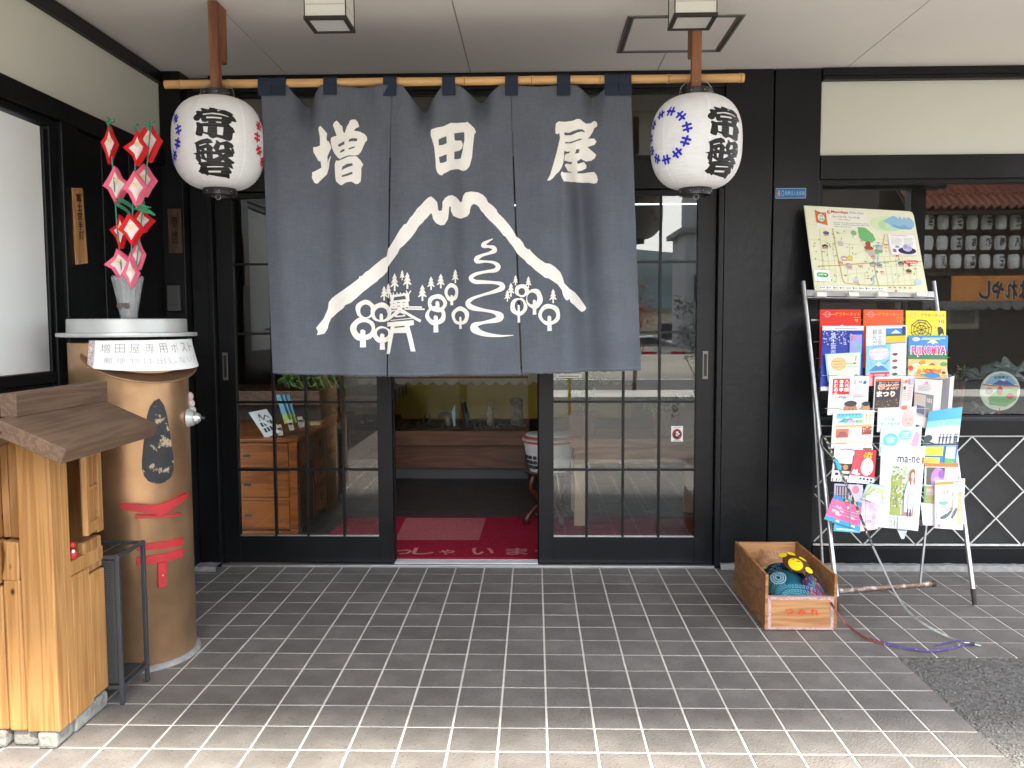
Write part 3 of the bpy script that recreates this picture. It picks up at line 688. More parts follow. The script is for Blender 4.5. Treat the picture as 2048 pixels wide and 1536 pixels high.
K3 = [[(600,940),(640,952),(730,925),(860,868),(1020,860),(1100,940),(1157,1030),(1118,1100),(1118,1220),(1105,1370),(1060,1420),(1010,1432),(930,1385),(860,1388),(790,1410),(730,1452),(690,1448),(600,1370),(582,1280),(575,1150),(570,1020)],
 [(735,1075),(830,1020),(940,1005),(952,1050),(830,1095),(717,1148)], [(720,1255),(790,1235),(940,1180),(945,1225),(840,1265),(722,1288)]]
nprint('printed_character', lambda p: [p.poly([c1(l) for l in k], 'dye_white') for k in (K1, K2, K3)])
K4 = [[(155,300),(300,260),(470,230),(660,145),(820,158),(1050,145),(1085,122),(1180,200),(1260,275),(1305,370),(1300,400),(1265,450),(1240,700),(1210,1050),(1150,1270),(1080,1360),(1000,1392),(930,1370),(870,1335),(760,1325),(640,1335),(540,1390),(470,1420),(430,1470),(370,1462),(310,1400),(280,1300),(265,1050),(235,750),(190,590),(150,470),(140,370)],
 [(350,560),(430,520),(545,478),(557,655),(450,700),(350,712)], [(355,1010),(550,930),(550,1105),(470,1145),(375,1160)],
 [(750,420),(900,408),(1000,400),(1015,430),(1020,600),(990,745),(980,850),(925,1070),(850,1080),(750,1070),(755,885),(890,870),(955,825),(978,740),(960,650),(930,612),(800,608),(765,590)]]
nprint('printed_character', lambda p: p.poly([c2(l) for l in K4], 'dye_white'))
K5 = [[(340,138),(480,145),(640,115),(730,75),(800,80),(850,130),(930,180),(1020,170),(1090,112),(1140,125),(1165,190),(1150,245),(1095,280),(1060,370),(1000,460),(960,500),(1090,505),(1142,570),(1100,640),(955,675),(1040,760),(1132,855),(1100,930),(1030,970),(930,968),(820,890),(740,945),(755,990),(885,965),(940,1050),(930,1110),(860,1135),(755,1150),(752,1190),(960,1205),(1090,1215),(1140,1290),(1165,1380),(1145,1455),(1080,1460),(980,1420),(800,1385),(680,1390),(600,1420),(480,1430),(450,1440),(410,1370),(380,1280),(400,1225),(460,1248),(615,1215),(615,1195),(540,1205),(490,1130),(465,1080),(500,1045),(610,1035),(632,970),(570,995),(455,985),(470,870),(500,830),(560,810),(592,765),(520,785),(458,775),(452,900),(435,1040),(400,1140),(350,1220),(280,1280),(220,1360),(150,1415),(95,1412),(160,1290),(230,1050),(300,800),(370,490),(355,385),(320,415),(275,400),(270,300),(285,180)],
 [(455,375),(560,372),(650,325),(760,285),(850,292),(905,345),(890,358),(830,335),(740,350),(600,420),(470,435)], [(480,578),(560,572),(700,510),(800,475),(850,490),(800,510),(720,530),(600,590),(480,612)], [(722,695),(795,685),(780,765),(690,788),(715,740)]]
nprint('printed_character', lambda p: p.poly([c3(l) for l in K5], 'dye_white'))
c8 = CR((630,380),5.12); c7 = CR((845,380),6.113)
FUJI = c8([(22,1412),(60,1360),(90,1320),(130,1220),(140,1150),(170,1110),(210,1080),(300,1025),(380,970),(455,908),(460,885),(485,880),(520,838),(545,825),(610,765),(690,705),(738,682),(755,600),(770,592),(830,500),(880,420),(925,362),(950,355),(985,295),(1010,270),(1060,195),(1090,170),(1130,120),(1165,85)])+\
 c7([(110,85),(150,115),(180,150),(188,200),(190,240),(205,255),(232,247),(240,200),(240,140),(270,90),(310,60),(360,55),(410,85),(445,125),(465,155),(485,145),(500,80),(530,40),(600,28),(680,35),(740,65),(780,105),(805,160),(860,200),(905,245),(925,290),(990,350),(1060,430),(1110,500),(1145,570),(1190,600),(1230,650),(1250,695),(1295,735),(1302,720),(1350,780),(1420,845),(1500,900),(1560,910),(1620,950),(1680,1010),(1710,1080),(1730,1150),(1790,1210),(1860,1250),(1920,1310),(1980,1390),(2012,1440),(1990,1475),(1950,1490),(1900,1450),(1850,1405),(1803,1370),(1795,1335),(1760,1355),(1735,1330),(1715,1290),(1700,1230),(1650,1160),(1580,1110),(1540,1085),(1500,1080),(1440,1030),(1380,985),(1330,935),(1280,900),(1250,860),(1200,820),(1155,775),(1110,700),(1060,640),(1020,580),(990,560),(940,495),(880,430),(820,375),(770,320),(750,290),(720,260),(690,210),(660,185),(625,178),(600,200),(585,250),(580,290),(550,330),(480,352),(440,345),(370,310),(355,275),(343,250),(340,200),(328,190),(320,210),(315,280),(305,350),(265,420),(220,432),(170,410),(135,360),(125,310),(112,290),(85,325),(60,360),(40,375),(20,405)])+\
 c8([(1075,380),(1040,440),(1000,495),(930,570),(880,610),(860,655),(800,730),(752,790),(745,835),(700,880),(650,915),(640,930),(590,965),(500,1040),(430,1110),(380,1155),(320,1180),(300,1210),(240,1250),(165,1315),(140,1370),(130,1420),(100,1470),(60,1480),(30,1485),(40,1450),(25,1415)])
nprint('printed_mountain', lambda p: p.poly([FUJI], 'dye_white'))
c5 = lambda pts: [(920+x/7.314, 470+y/7.314, w_/7.314) for x, y, w_ in pts]
RIV = [(485,62,10),(420,95,35),(358,130,58),(345,165,60),(420,175,40),(490,190,60),(508,235,72),(440,268,45),(330,300,42),(252,345,68),(255,392,60),(380,392,32),(500,410,45),(562,465,70),(520,520,62),(380,540,42),(235,575,48),(162,630,62),(220,685,62),(340,690,55),(500,700,42),(605,722,62),(620,775,78),(520,825,55),(330,880,36),(180,935,48),(118,1000,76),(180,1062,78),(350,1100,46),(500,1130,50),(590,1185,105),(545,1240,82),(350,1280,42),(220,1318,80),(215,1372,115),(300,1428,80),(420,1460,58),(600,1475,30),(785,1465,8)]
nprint('printed_river', lambda p: p.stroke(c5(RIV), 'dye_white', 4), 14, 14)
def conifer(p, xt, yt, yb, w_=None):
    h_ = yb-yt; w_ = w_ or h_*.25
    x = xt+h_*.02; 
    out = [(x, yt)]
    for k in range(3):
        y = yt+h_*(.24+.23*k); q = w_*(.55+.24*k); out += [(x+q, y+h_*.03), (x+q*.8, y+h_*.07), (x+q*.28, y-h_*.0)]
    out += [(x+h_*.055, yt+h_*.68), (x+h_*.06, yb), (x-h_*.05, yb), (x-h_*.045, yt+h_*.68)]
    for k in (2,1,0):
        y = yt+h_*(.24+.23*k); q = w_*(.55+.24*k); out += [(x-q*.28, y), (x-q*.9, y+h_*.09), (x-q, y+h_*.05)]
    p.poly([out], 'dye_white')
def loopT(p, x, y, ro, ri, yin, trunk_bot, tw, trunk_top):
    n = 28; o = []; q = []
    for i in range(n):
        a = 6.2832*i/n; wob = 1+.03*math.sin(5*a+x)
        o.append((x+ro[0]*wob*math.cos(a), y+ro[1]*wob*math.sin(a))); q.append((x+(ri[2] if len(ri) > 2 else 0)+ri[0]*math.cos(a), yin+ri[1]*math.sin(a)))
    p._add(o+q, [(i, (i+1) % n, (i+1) % n+n, i+n) for i in range(n)], 'dye_white')
    if trunk_bot: p.poly([[(x-tw*.45, trunk_top),(x-tw*.1, trunk_top-tw*.3),(x+tw*.45, trunk_top),(x+tw*.6, trunk_bot),(x-tw*.5, trunk_bot+tw*.05)]], 'dye_white')
def trees(p):
    A = lambda x, y: (690+x/8.192, 535+y/8.192); B = lambda x, y: (920+x/7.314, 470+y/7.314)
    for x, y0, y1 in ((825,100,390),(958,50,215),(1040,85,355),(638,300,540),(715,262,500),(1280,285,550),(1415,150,370),(1562,100,340),(1798,25,255)):
        a = A(x, y0); b = A(x, y1); conifer(p, a[0], a[1], b[1])
    for x, y0, y1 in ((742,700,905),(692,805,975),(810,590,738),(997,605,778),(1355,790,1000)):
        a = B(x, y0); b = B(x, y1); conifer(p, a[0], a[1], b[1])
    k = 8.192
    for (x,y,rx,ry,ix,iy,dx,yi,tb,tw,tt) in ((340,685,152,152,85,105,5,710,None,0,0),(595,735,180,160,112,105,0,760,890,60,770),(300,1010,195,192,118,105,20,1000,1305,85,1035),(612,1100,160,138,100,80,8,1075,1345,80,1100),
        (1515,585,148,148,92,80,0,590,640,60,565),(1490,790,157,155,97,97,-5,770,1062,68,800),(1742,405,115,150,65,82,-4,405,615,45,460),(1890,790,150,150,88,90,-8,800,1005,40,815)):
        c = A(x, y); loopT(p, c[0], c[1], (rx/k, ry/k), (ix/k, iy/k, dx/k), A(0, yi)[1], A(0, tb)[1] if tb else None, tw/k, A(0, tt)[1])
    k = 7.314
    for (x,y,rx,ry,ix,iy,dx,yi,tb,tw,tt) in ((905,815,103,95,46,52,0,830,None,0,0),(860,1050,124,130,66,88,8,1036,1280,34,1030),(1088,935,120,148,75,88,-32,930,1165,48,960),(1305,1165,158,155,105,95,-5,1172,1400,58,1195)):
        c = B(x, y); loopT(p, c[0], c[1], (rx/k, ry/k), (ix/k, iy/k, dx/k), B(0, yi)[1], B(0, tb)[1] if tb else None, tw/k, B(0, tt)[1])
class Split:      # each tree of the design becomes a part of its own
    def __init__(s): s.k = 0
    def _go(s, fn):
        nprint('printed_tree', fn, 12, 14, lift=.0016+.00008*s.k); s.k += 1
    def poly(s, l, c): s._go(lambda p: p.poly(l, c))
_sp = Split(); _cf, _lt = conifer, loopT
def loopT(p, *a): _sp._go(lambda q: _lt(q, *a))
trees(_sp)
def shrine(p):
    A = CR((690,535),8.192); k = 8.192
    p.poly([A([(700,900),(1148,862),(1155,940),(1080,955),(1130,1150),(1178,1370),(1100,1368),(1065,1200),(1030,1070),(815,1075),(780,1240),(745,1415),(688,1415),(720,1180),(765,962),(700,970)]), A([(830,968),(1003,952),(1003,975),(830,990)])], 'dye_white')
    S = lambda pts, wd: p.stroke([(x, y, wd/k) for x, y in A(pts)], 'dye_white', 2)
    S([(690,868),(800,790),(920,680)], 46); S([(920,680),(1100,790),(1260,880)], 44)
    S([(836,803),(925,728),(1012,790),(836,803)], 24); S([(765,868),(1125,832)], 14)
    S([(694,690),(880,668)], 12); S([(694,728),(870,700)], 22); S([(1060,650),(1280,652)], 24); S([(1000,682),(1322,686)], 24)
    p.poly([A([(745,440),(800,452),(1050,425),(1075,440),(1085,550),(1065,570),(1075,650),(960,670),(940,690),(900,690),(870,668),(745,668),(765,600),(745,580),(768,545)]), A([(826,490),(1010,468),(1028,522),(812,546)]),
       A([(805,585),(830,585),(830,595),(805,595)]), A([(875,575),(925,572),(925,584),(875,586)]), A([(972,570),(1012,568),(1012,580),(972,582)]), A([(805,640),(830,638),(830,646),(805,648)]), A([(875,632),(928,630),(928,640),(875,642)]), A([(975,628),(1000,627),(1000,635),(975,636)])], 'dye_white')
    for x, dx in ((755,-14),(810,4),(880,-8),(940,-10),(1000,-10),(1060,-30),(1065,40)): S([(x, 450), (x+dx, 385 if abs(dx) > 11 else 415)], 18)
nprint('printed_shrine', shrine, 12, 14, lift=.0040)

# ================================================================== LANTERNS
PAPER = mat('lantern_paper', (.80,.80,.80), .75, var=.03, vs=20); PAPER.node_tree.nodes['Principled BSDF'].inputs['Subsurface Weight'].default_value = 0
LBLK = mat('lantern_black', (.02,.02,.022), .3, var=.1)
INKB = (28,27,30); INKBLUE = (20,30,190); INKRED = (205,20,45)
mat('lantern_ink', (.012,.012,.013), .35, var=.1, vs=60); mat('lantern_blue', (.006,.010,.50), .5, var=.1); mat('lantern_red', (.60,.006,.025), .5, var=.1)
LR, LH = .176, .176
def lrad(z, rib=True):
    t = max(-1, min(1, z/LH)); r = .062+(LR-.062)*(1-abs(t)**2.7)**.52
    if rib: r += .0013*abs(math.cos(z/.0107*math.pi))-.001
    return r
lc6 = lambda pts: [((385+x/10.24), (200+y/10.24)) for x, y in pts]
J1 = [[(360,80),(450,85),(540,115),(690,120),(800,155),(862,210),(825,220),(870,265),(905,330),(885,355),(800,345),(800,380),(760,400),(755,430),(830,490),(860,560),(855,580),(820,590),(800,720),(760,760),(700,760),(600,730),(500,705),(430,735),(370,710),(330,660),(240,630),(225,680),(190,695),(110,665),(95,640),(110,570),(125,480),(105,410),(140,395),(210,425),(340,410),(345,380),(300,400),(240,395),(210,360),(205,320),(195,320),(170,360),(120,378),(70,350),(48,300),(75,250),(110,225),(90,170),(110,150),(215,165),(180,110),(205,92),(330,125),(360,115)],
 [(235,220),(450,195),(600,205),(755,250),(735,262),(600,235),(400,225),(240,250)], [(305,285),(420,280),(612,285),(605,320),(470,312),(310,320)], [(490,378),(590,378),(605,408),(510,408)], [(245,488),(338,492),(325,612),(255,600)], [(515,490),(638,490),(620,660),(515,645)], [(530,128),(610,134),(530,155)]]
J2 = [[(65,825),(200,760),(320,730),(390,760),(430,820),(380,830),(340,845),(390,880),(425,915),(490,805),(475,770),(510,765),(565,808),(700,765),(800,810),(835,875),(805,890),(830,920),(848,1000),(825,1025),(825,1070),(720,1098),(862,1185),(840,1215),(800,1220),(850,1305),(820,1310),(740,1285),(830,1370),(825,1400),(780,1410),(810,1480),(800,1500),(700,1480),(500,1470),(270,1440),(230,1460),(160,1425),(110,1430),(38,1380),(90,1340),(130,1275),(75,1225),(110,1215),(60,1140),(75,1060),(20,1035),(95,1020),(95,950),(85,860)],
 [(155,870),(290,835),(300,850),(165,890)], [(245,945),(295,925),(295,980),(260,975)], [(165,960),(200,990),(170,995)], [(165,1050),(185,1095),(165,1100)], [(240,1050),(290,1045),(285,1135),(262,1120)], [(165,1135),(285,1195),(165,1205)], [(405,970),(430,930),(470,980),(435,1000)], [(410,1055),(510,1052),(532,1090),(415,1140)], [(570,860),(635,855),(645,930),(535,955)], [(745,910),(775,900),(785,960)], [(590,1020),(660,1015),(615,1045)], [(570,1190),(615,1158),(655,1190)], [(265,1285),(630,1275),(625,1295),(270,1310)], [(275,1368),(580,1362),(565,1395),(280,1400)]]
def lantern(cx, cy, cz, rot, lab):
    t = thing('paper_lantern', (cx, cy, cz), lab, 'lantern', 'paper lanterns hung from the bamboo pole')
    zs = []; z = -LH
    while z <= LH+1e-6: zs.append(z); z += .0107/4
    mb = MB().lathe([(lrad(z), z) for z in zs], (cx, cy, cz), 72, cap=False); mb.build('paper_shade', PAPER, t, smooth=60)
    for s_ in (1, -1):
        zc = cz+s_*LH
        pr = [(.052,-.004),(.062,-.004),(.064,0),(.064,.026),(.060,.028),(.050,.028),(.048,.012)] if s_ > 0 else [(.048,-.012),(.050,-.028),(.060,-.028),(.064,-.026),(.064,0),(.062,.004),(.052,.004)]
        o = MB().lathe(pr, (cx, cy, zc), 32, cap=False).build('rim_ring', LBLK, t, smooth=50)
        mb = MB()
        for k in range(8):
            a = k*math.pi/4+.3; mb.ell((cx+.0642*math.cos(a), cy+.0642*math.sin(a), zc+s_*.014), (.0022,.0022,.0022), 6, 4)
        mb.build('rivet', mat('brass_pin', (.7,.6,.35), .3, .9), t)
    MB().lathe([(.050,0),(.050,.002)], (cx, cy, cz-LH-.012), 28).build('base_disc', LBLK, t)
    path = [(cx, cy, cz-LH-.028+.008*math.sin(a)+(-.008)) if False else (cx+.010*math.cos(a), cy-.02, cz-LH-.034+.010*math.sin(a)) for a in [q*.5236 for q in range(13)]]
    MB().tube(path, .0011, 6).build('pull_ring', STEEL, t)
    path = [(cx+.066*math.cos(a), cy+.006, cz+LH+.012+.058*math.sin(a)) for a in [q*math.pi/14 for q in range(15)]]
    MB().tube(path, .0012, 6).build('wire_handle', STEEL, t)
    for k in range(6):     # overlapped paper seams
        a0 = rot+k*math.pi/3+.55
        mb = MB(); mb.grid(lambda u, v: Vector((cx+(lrad(-LH+.01+(2*LH-.02)*v)+.0006)*math.sin(a0+u*.05), cy-(lrad(-LH+.01+(2*LH-.02)*v)+.0006)*math.cos(a0+u*.05), cz-LH+.01+(2*LH-.02)*v)), 1, 120)
        mb.build('paper_seam', mat('seam_paper', (.86,.86,.86), .7, var=.02), t, smooth=60)
    def fn(x, y, lf):
        a = rot+x; r = lrad(y)+lf
        return Vector((cx+r*math.sin(a), cy-r*math.cos(a), cz+y))
    # characters traced from the left lantern: pixel -> (angle, height)
    def tx(pts):
        out = []
        for x, y in lc6(pts):
            zz = at(437, y, Y=-1.0-.165).z-2.003
            out.append((math.asin(max(-.95, min(.95, (x-437)/93))), zz))
        return out
    p = Print(fn, lift=.0011, step=.0001, cut=(.09, .0107/3))
    p.poly([tx(l) for l in J1], 'lantern_ink'); p.poly([tx(l) for l in J2], 'lantern_ink'); p.build('painted_writing', t)
    for ca, mt in ((-1.50, 'lantern_blue'), (1.50, 'lantern_red')):
        p = Print(fn, lift=.0011, step=.0001, cut=(.12, .0107/3))
        n = 11; rr = .098
        for k in range(n):
            a = 2*math.pi*k/n+.2; ux, uy = math.cos(a), math.sin(a)
            def P2(u, v): # u radial, v tangential in metres
                dx = ux*(rr+u)-uy*v; dz = uy*(rr+u)+ux*v; return (ca+dx/LR, dz*.92+.008)
            def bar2(u0, v0, u1, v1, wd):
                A_, B_ = Vector((u0, v0)), Vector((u1, v1)); d = (B_-A_).normalized(); nn_ = Vector((-d.y, d.x))*wd/2
                pts = []
                for s0, c0, s in ((A_, -1, -1), (B_, 1, 1)):
                    for q in range(-2, 3):
                        an = q*math.pi/4; vv = s0+d*s*math.cos(an)*wd/2+nn_*s*math.sin(an); pts.append(P2(*vv))
                p.poly([pts], mt)
            bar2(0, -.0195, 0, .0195, .0085); bar2(-.015, -.0085, .015, -.0085, .0090); bar2(-.015, .0085, .015, .0085, .0090)
        p.build('painted_crest', t)
    return t
lantern(at(437,283,Y=-1.0).x, -1.0, 1.992, R(20), 'left round white paper lantern with black kanji facing the viewer')
lantern(at(1392,285,Y=-1.0).x, -1.0, 1.978, R(33.5), 'right round white paper lantern with blue crest ring turned toward the curtain')

# ------------------------------------------------------------------ ceiling lamps
ACR = mat('lamp_acrylic', (.70,.68,.61), .5, var=.03, vs=10); LFR = mat('lamp_frame', (.022,.016,.013), .5)
def clamp_(px, py, lab):
    zb = 2.325; p = at(px, py, Z=zb); s = .146
    t = thing('ceiling_lamp', (p.x+s/2, p.y+s/2, CZ), lab, 'lamp', 'unlit box lamps under the porch ceiling')
    x0, x1, y0, y1 = p.x, p.x+s, p.y, p.y+s
    fr = MB(); e = .0035
    for X, Y in ((x0,y0),(x1-e,y0),(x0,y1-e),(x1-e,y1-e)): fr.box(X, X+e, Y, Y+e, zb+.012, CZ-.001)
    fr.build('corner_post', LFR, t)
    MB().box(x0+.003, x1-.003, y0+.001, y1-.001, zb+.012, CZ-.001).build('shade', ACR, t)
    mb = MB()
    for z in (zb+.05, zb+.16): mb.box(x0+.006, x1-.006, y0-.0002, y0+.0005, z, z+.0022); mb.box(x1-.0035, x1-.0026, y0+.006, y1-.006, z, z+.0022); mb.box(x0+.0026, x0+.0035, y0+.006, y1-.006, z, z+.0022)
    mb.build('grid_bar', mat('lamp_bar', (.40,.38,.33), .6), t)
    b = MB(); f = .013
    b.box(x0-.002, x1+.002, y0-.002, y0+f, zb, zb+.0125); b.box(x0-.002, x1+.002, y1-f, y1+.002, zb, zb+.0125); b.box(x0-.002, x0+f, y0+f, y1-f, zb, zb+.0125); b.box(x1-f, x1+.002, y0+f, y1-f, zb, zb+.0125)
    b.build('bottom_frame', LFR, t, bevel=.001)
    MB().box(x0+f, x1-f, y0+f, y1-f, zb+.004, zb+.008).build('bottom_pane', mat('lamp_pane', (.60,.60,.58), .3, var=.02), t)
clamp_(608, 39, 'square unlit ceiling lamp left of centre above the curtain')
clamp_(1349, 33, 'square unlit ceiling lamp in front of the right hook bracket')

# ================================================================== MAILBOX (gold drum)
MY, MR = -1.205, .209
MX = at(258, 700, Y=MY).x
GOLD = mat('gold_paint', (.52,.32,.175), .33, .80, var=.28, vs=5, bump=.05, bs=40, wear=((.28,.20,.11), 7, .68))
box_ = thing('mailbox', (MX, MY, 0), 'gold drum mailbox with black nose panel, red mouth and silver lid', 'mailbox')
zt = at(261, 684, Y=MY).z
MB().lathe([(MR-.004,.012),(MR,.016),(MR,zt),(MR-.01,zt)], (MX,MY,0), 72, cap=True).build('drum', GOLD, box_, smooth=50)
mb = MB(); mb.lathe([(MR+.016,0),(MR+.014,.010),(MR-.004,.020),(MR-.01,.018)], (MX,MY,0), 60, cap=False); mb.build('mortar_ring', CONC, box_, smooth=60)
SIL = mat('silver_paint', (.50,.51,.49), .38, .35, var=.10, vs=8, wear=((.33,.31,.27), 30, .70))
zl = at(261, 672, Y=MY-MR).z
MB().lathe([(MR-.02,zl-.004),(MR+.036,zl-.004),(MR+.038,zl+.001),(MR+.036,zl+.010),(MR-.02,zl+.010)], (MX,MY,0), 72).build('lid_flange', SIL, box_, smooth=40)
zl2 = at(261, 637, Y=MY-MR).z
MB().lathe([(MR+.002,zl+.011),(MR+.001,zl2-.003),(MR-.003,zl2),(.001,zl2)], (MX,MY,0), 72).build('lid', SIL, box_, smooth=40)
def cyl(a, z, lf=0): return Vector((MX+(MR+lf)*math.sin(a), MY-(MR+lf)*math.cos(a), z))
def ang(px, py):   # pixel -> angle, height on the drum
    d = ray(px, py); ox, oy = CPOS.x-MX, CPOS.y-MY
    A_ = d.x*d.x+d.y*d.y; B_ = 2*(ox*d.x+oy*d.y); C_ = ox*ox+oy*oy-MR*MR; D_ = B_*B_-4*A_*C_
    if D_ < 0: t = -B_/(2*A_)
    else: t = (-B_-math.sqrt(D_))/(2*A_)
    P = CPOS+d*t; return math.atan2(P.x-MX, -(P.y-MY)), P.z
def drum_shape(name, pts, m, lf=.006, n=3, lab=None):
    """raised shape following the drum; pts in pixels, cut into vertical slices"""
    q = [ang(*p) for p in pts]; vs, fs = tess([q]); bm = bmesh.new(); bv = [bm.verts.new((a*MR, z, 0)) for a, z in vs]
    for f in fs:
        try: bm.faces.new([bv[i] for i in f])
        except ValueError: pass
    xs_ = [v.co.x for v in bv]; x = min(xs_)+.012
    while x < max(xs_): bmesh.ops.bisect_plane(bm, geom=bm.verts[:]+bm.edges[:]+bm.faces[:], plane_co=(x,0,0), plane_no=(1,0,0)); x += .012
    bmesh.ops.dissolve_limit(bm, angle_limit=.01, verts=[], edges=[]) if False else None
    ext = bmesh.ops.extrude_face_region(bm, geom=bm.faces[:])
    for v in ext['geom']:
        if isinstance(v, bmesh.types.BMVert): v.co.z = lf
    bmesh.ops.recalc_face_normals(bm, faces=bm.faces[:])
    bm.verts.index_update(); mb = MB()
    mb.add([cyl(v.co.x/MR, v.co.y, v.co.z) for v in bm.verts], [tuple(v.index for v in f.verts) for f in bm.faces]); bm.free()
    return mb.build(name, m, box_, smooth=35, label=lab)
BP = mat('worn_black_paint', (.022,.022,.024), .5, var=.2, vs=20, bump=.1, wear=((.42,.32,.20), 22, .585))
nose = [(318,797),(308,802),(300,813),(294,832),(290,860),(287,890),(284,920),(284,938),(288,952),(296,962),(308,967),(320,967),(332,963),(341,954),(346,940),(346,915),(342,890),(338,860),(333,830),(327,810)]
drum_shape('nose_panel', nose, BP, .003)
RED = mat('red_paint', (.46,.022,.028), .45, var=.12, vs=20)
drum_shape('lip', [(241,1006),(243,1017),(270,1022),(300,1027),(318,1031),(333,1024),(348,1012),(362,1000),(374,989),(369,986),(355,993),(335,1002),(320,1008),(300,1010),(270,1008)], RED, .012, lab='pointed red upper lip')
drum_shape('lip', [(270,1029),(270,1036),(305,1035),(340,1034),(361,1029),(360,1025),(340,1029),(310,1030),(290,1030)], RED, .010)
drum_shape('postal_mark_bar', [(273,1088),(364,1075),(364,1089),(273,1101)], RED, .006)
drum_shape('postal_mark_bar', [(273,1115),(364,1097),(364,1113),(273,1131)], RED, .006)
drum_shape('postal_mark_stem', [(315,1126),(332,1123),(331,1172),(316,1175)], RED, .006)
MB().ell(cyl(ang(324,1150)[0], ang(324,1150)[1], .007), (.004,.004,.004), 8, 6).build('rivet', mat('brass_pin', (.7,.6,.35), .3, .9), box_)
# curved hood over the slot (cap brim)
HB = mat('brim_paint', (.36,.22,.13), .32, .7, var=.12, vs=6)
brim = [];
for k in range(25):
    u = k/24; px = 170+(398-170)*u; brim.append(px)
def brimpt(u, w_):   # u along, w 0 at drum 1 at lip
    a = -.42+u*2.5; sn = math.sin(math.pi*min(1, max(0, u))); z = 1.170-.072*sn**.75-.01*(u-.5); out = .062*sn**.6*w_
    return Vector((MX+(MR+out+.001)*math.sin(a), MY-(MR+out+.001)*math.cos(a), z-.030*w_*sn))
mb = MB(); mb.grid(lambda u, v: brimpt(u, v), 40, 6); o = mb.build('brim', HB, box_, smooth=60); sm = o.modifiers.new('s','SOLIDIFY'); sm.thickness = .004
# ears: round silver knob and pink clay ear on the right side
e0 = ang(384, 833); ea = R(86); ea = R(97); c0 = cyl(ea, e0[1], .0); nrm = Vector((math.sin(ea), -math.cos(ea), 0))
MB().lathe([(.036,.0),(.036,.006),(.030,.014),(.030,.02),(.026,.024)], c0, 28, ax=nrm).build('ear_base', SIL, box_, smooth=50)
MB().ell(c0+nrm*.028, (.024,.024,.024), 20, 12).build('ear_knob', mat('polished_silver', (.7,.7,.7), .2, .8), box_, smooth=80)
MB().lathe([(.008,.045),(.008,.062),(.006,.064)], c0, 14, ax=nrm).build('ear_bolt', LBLK, box_, smooth=50)
mb = MB(); cc = cyl(R(112), e0[1]+.03, -.005)
for k in range(4): mb.ell(cc+Vector((.005+.004*k, 0, .05-.028*k)), (.018,.016,.018), 12, 8)
mb.build('shell_ear', mat('pale_shell', (.50,.42,.40), .6), box_, smooth=80)
# handwritten sign on the drum: its own thing
sg = thing('paper_sign', cyl(-.1, 1.2, .02), 'white handwritten paper sign taped under the mailbox lid', 'paper sign')
WPA = mat('white_paper', (.84,.84,.82), .75, var=.02, vs=30)
aL, aR = ang(196, 700)[0], ang(392, 700)[0]; 
zT, zB = ang(290, 680)[1], ang(290, 741)[1]
def sgp(x, y, lf=0):
    a = aL+(aR-aL)*x; lift = .016+.046*(1-y)**1.2*math.sin(math.pi*min(1, .15+.72*x))+lf; zz = zB+(zT-zB)*y+.012*(x-.5)**2*4*(1-y)+(.015*(1-y) if False else 0)
    return cyl(a, zz, lift)
mb = MB(); mb.grid(lambda u, v: sgp(u, v), 30, 8); o = mb.build('sheet', WPA, sg, smooth=80)
mb = MB(); mb.grid(lambda u, v: sgp(-.055+.06*u, v, -.001), 2, 6); mb.build('tape_edge', mat('glitter_tape', (.55,.45,.45), .4, var=.5, vs=120), sg)
p = Print(sgp, lift=.001, step=.0002, cut=(.05, 0)); GR = (150,146,140)  # ink paled: the washing-out by bright light is put into its colour
for k, ch in enumerate('増田屋専用ポスト'): p.text(ch, .05+k*.104, .58, .30, GR, w=.068, bold=-.012)
for k, ch in enumerate('郵便物は出しないで'): p.text(ch, .08+k*.088, .22, .2, (190,186,182), w=.06, bold=-.012)
p.build('handwriting', sg)

# ================================================================== VASE WITH ORIGAMI FLOWERS
vz = zl2; vx, vy = at(258, 636, Y=MY-.02).x, MY-.02
vs_ = thing('glass_vase', (vx, vy, vz), 'ribbed clear glass vase on the silver mailbox lid holding paper flowers', 'vase')
VG = mat('vase_glass', (.82,.84,.85), .12, var=.03, trans=.75, ior=1.35, bump=.6, bs=70)
n = 36; prof = [(.028,0),(.030,.006),(.036,.05),(.046,.11),(.0545,.155)]; mb = MB()
def vp(r, h, j, inner=0): 
    a = 6.2832*j/n; sc_ = 1+.05*math.cos(12*a)*(.3+h/.155*.7); hh = h+(.006*math.cos(9*a) if h > .15 else 0); return Vector((vx+(r-inner)*sc_*math.cos(a), vy+(r-inner)*sc_*math.sin(a), vz+hh))
rows = [[vp(r, h_, j) for j in range(n)] for r, h_ in prof]+[[vp(r, max(h_, .01), j, .004) for j in range(n)] for r, h_ in prof[::-1]]
vv = [p_ for r_ in rows for p_ in r_]; mb.add(vv, [(i*n+j, i*n+(j+1) % n, (i+1)*n+(j+1) % n, (i+1)*n+j) for i in range(len(rows)-1) for j in range(n)]+[tuple(range(n))[::-1], tuple(range((len(rows)-1)*n, len(rows)*n))])
mb.build('vase_body', VG, vs_, smooth=30)
mb = MB()
for s_ in (-1, 1): mb.lathe([(.011,0),(.011,.003),(.006,.004),(.005,.002)], (vx+.014*s_, vy-.040, vz+.048), 14, ax=(0,-1,0))
mb.box(vx-.012, vx+.012, vy-.043, vy-.040, vz+.052, vz+.058); mb.build('dark_ornament', mat('ornament', (.12,.10,.09), .4, .4), vs_, smooth=50)
MB().tube([(vx,vy,vz+.01),(vx+.004,vy,vz+.07)], .007, 8).build('cork_stem', mat('cork', (.5,.3,.15), .8), vs_)
GRN = mat('green_paper', (.045,.25,.13), .7, var=.1); STM = mat('stem_green', (.07,.28,.24), .6, var=.1)
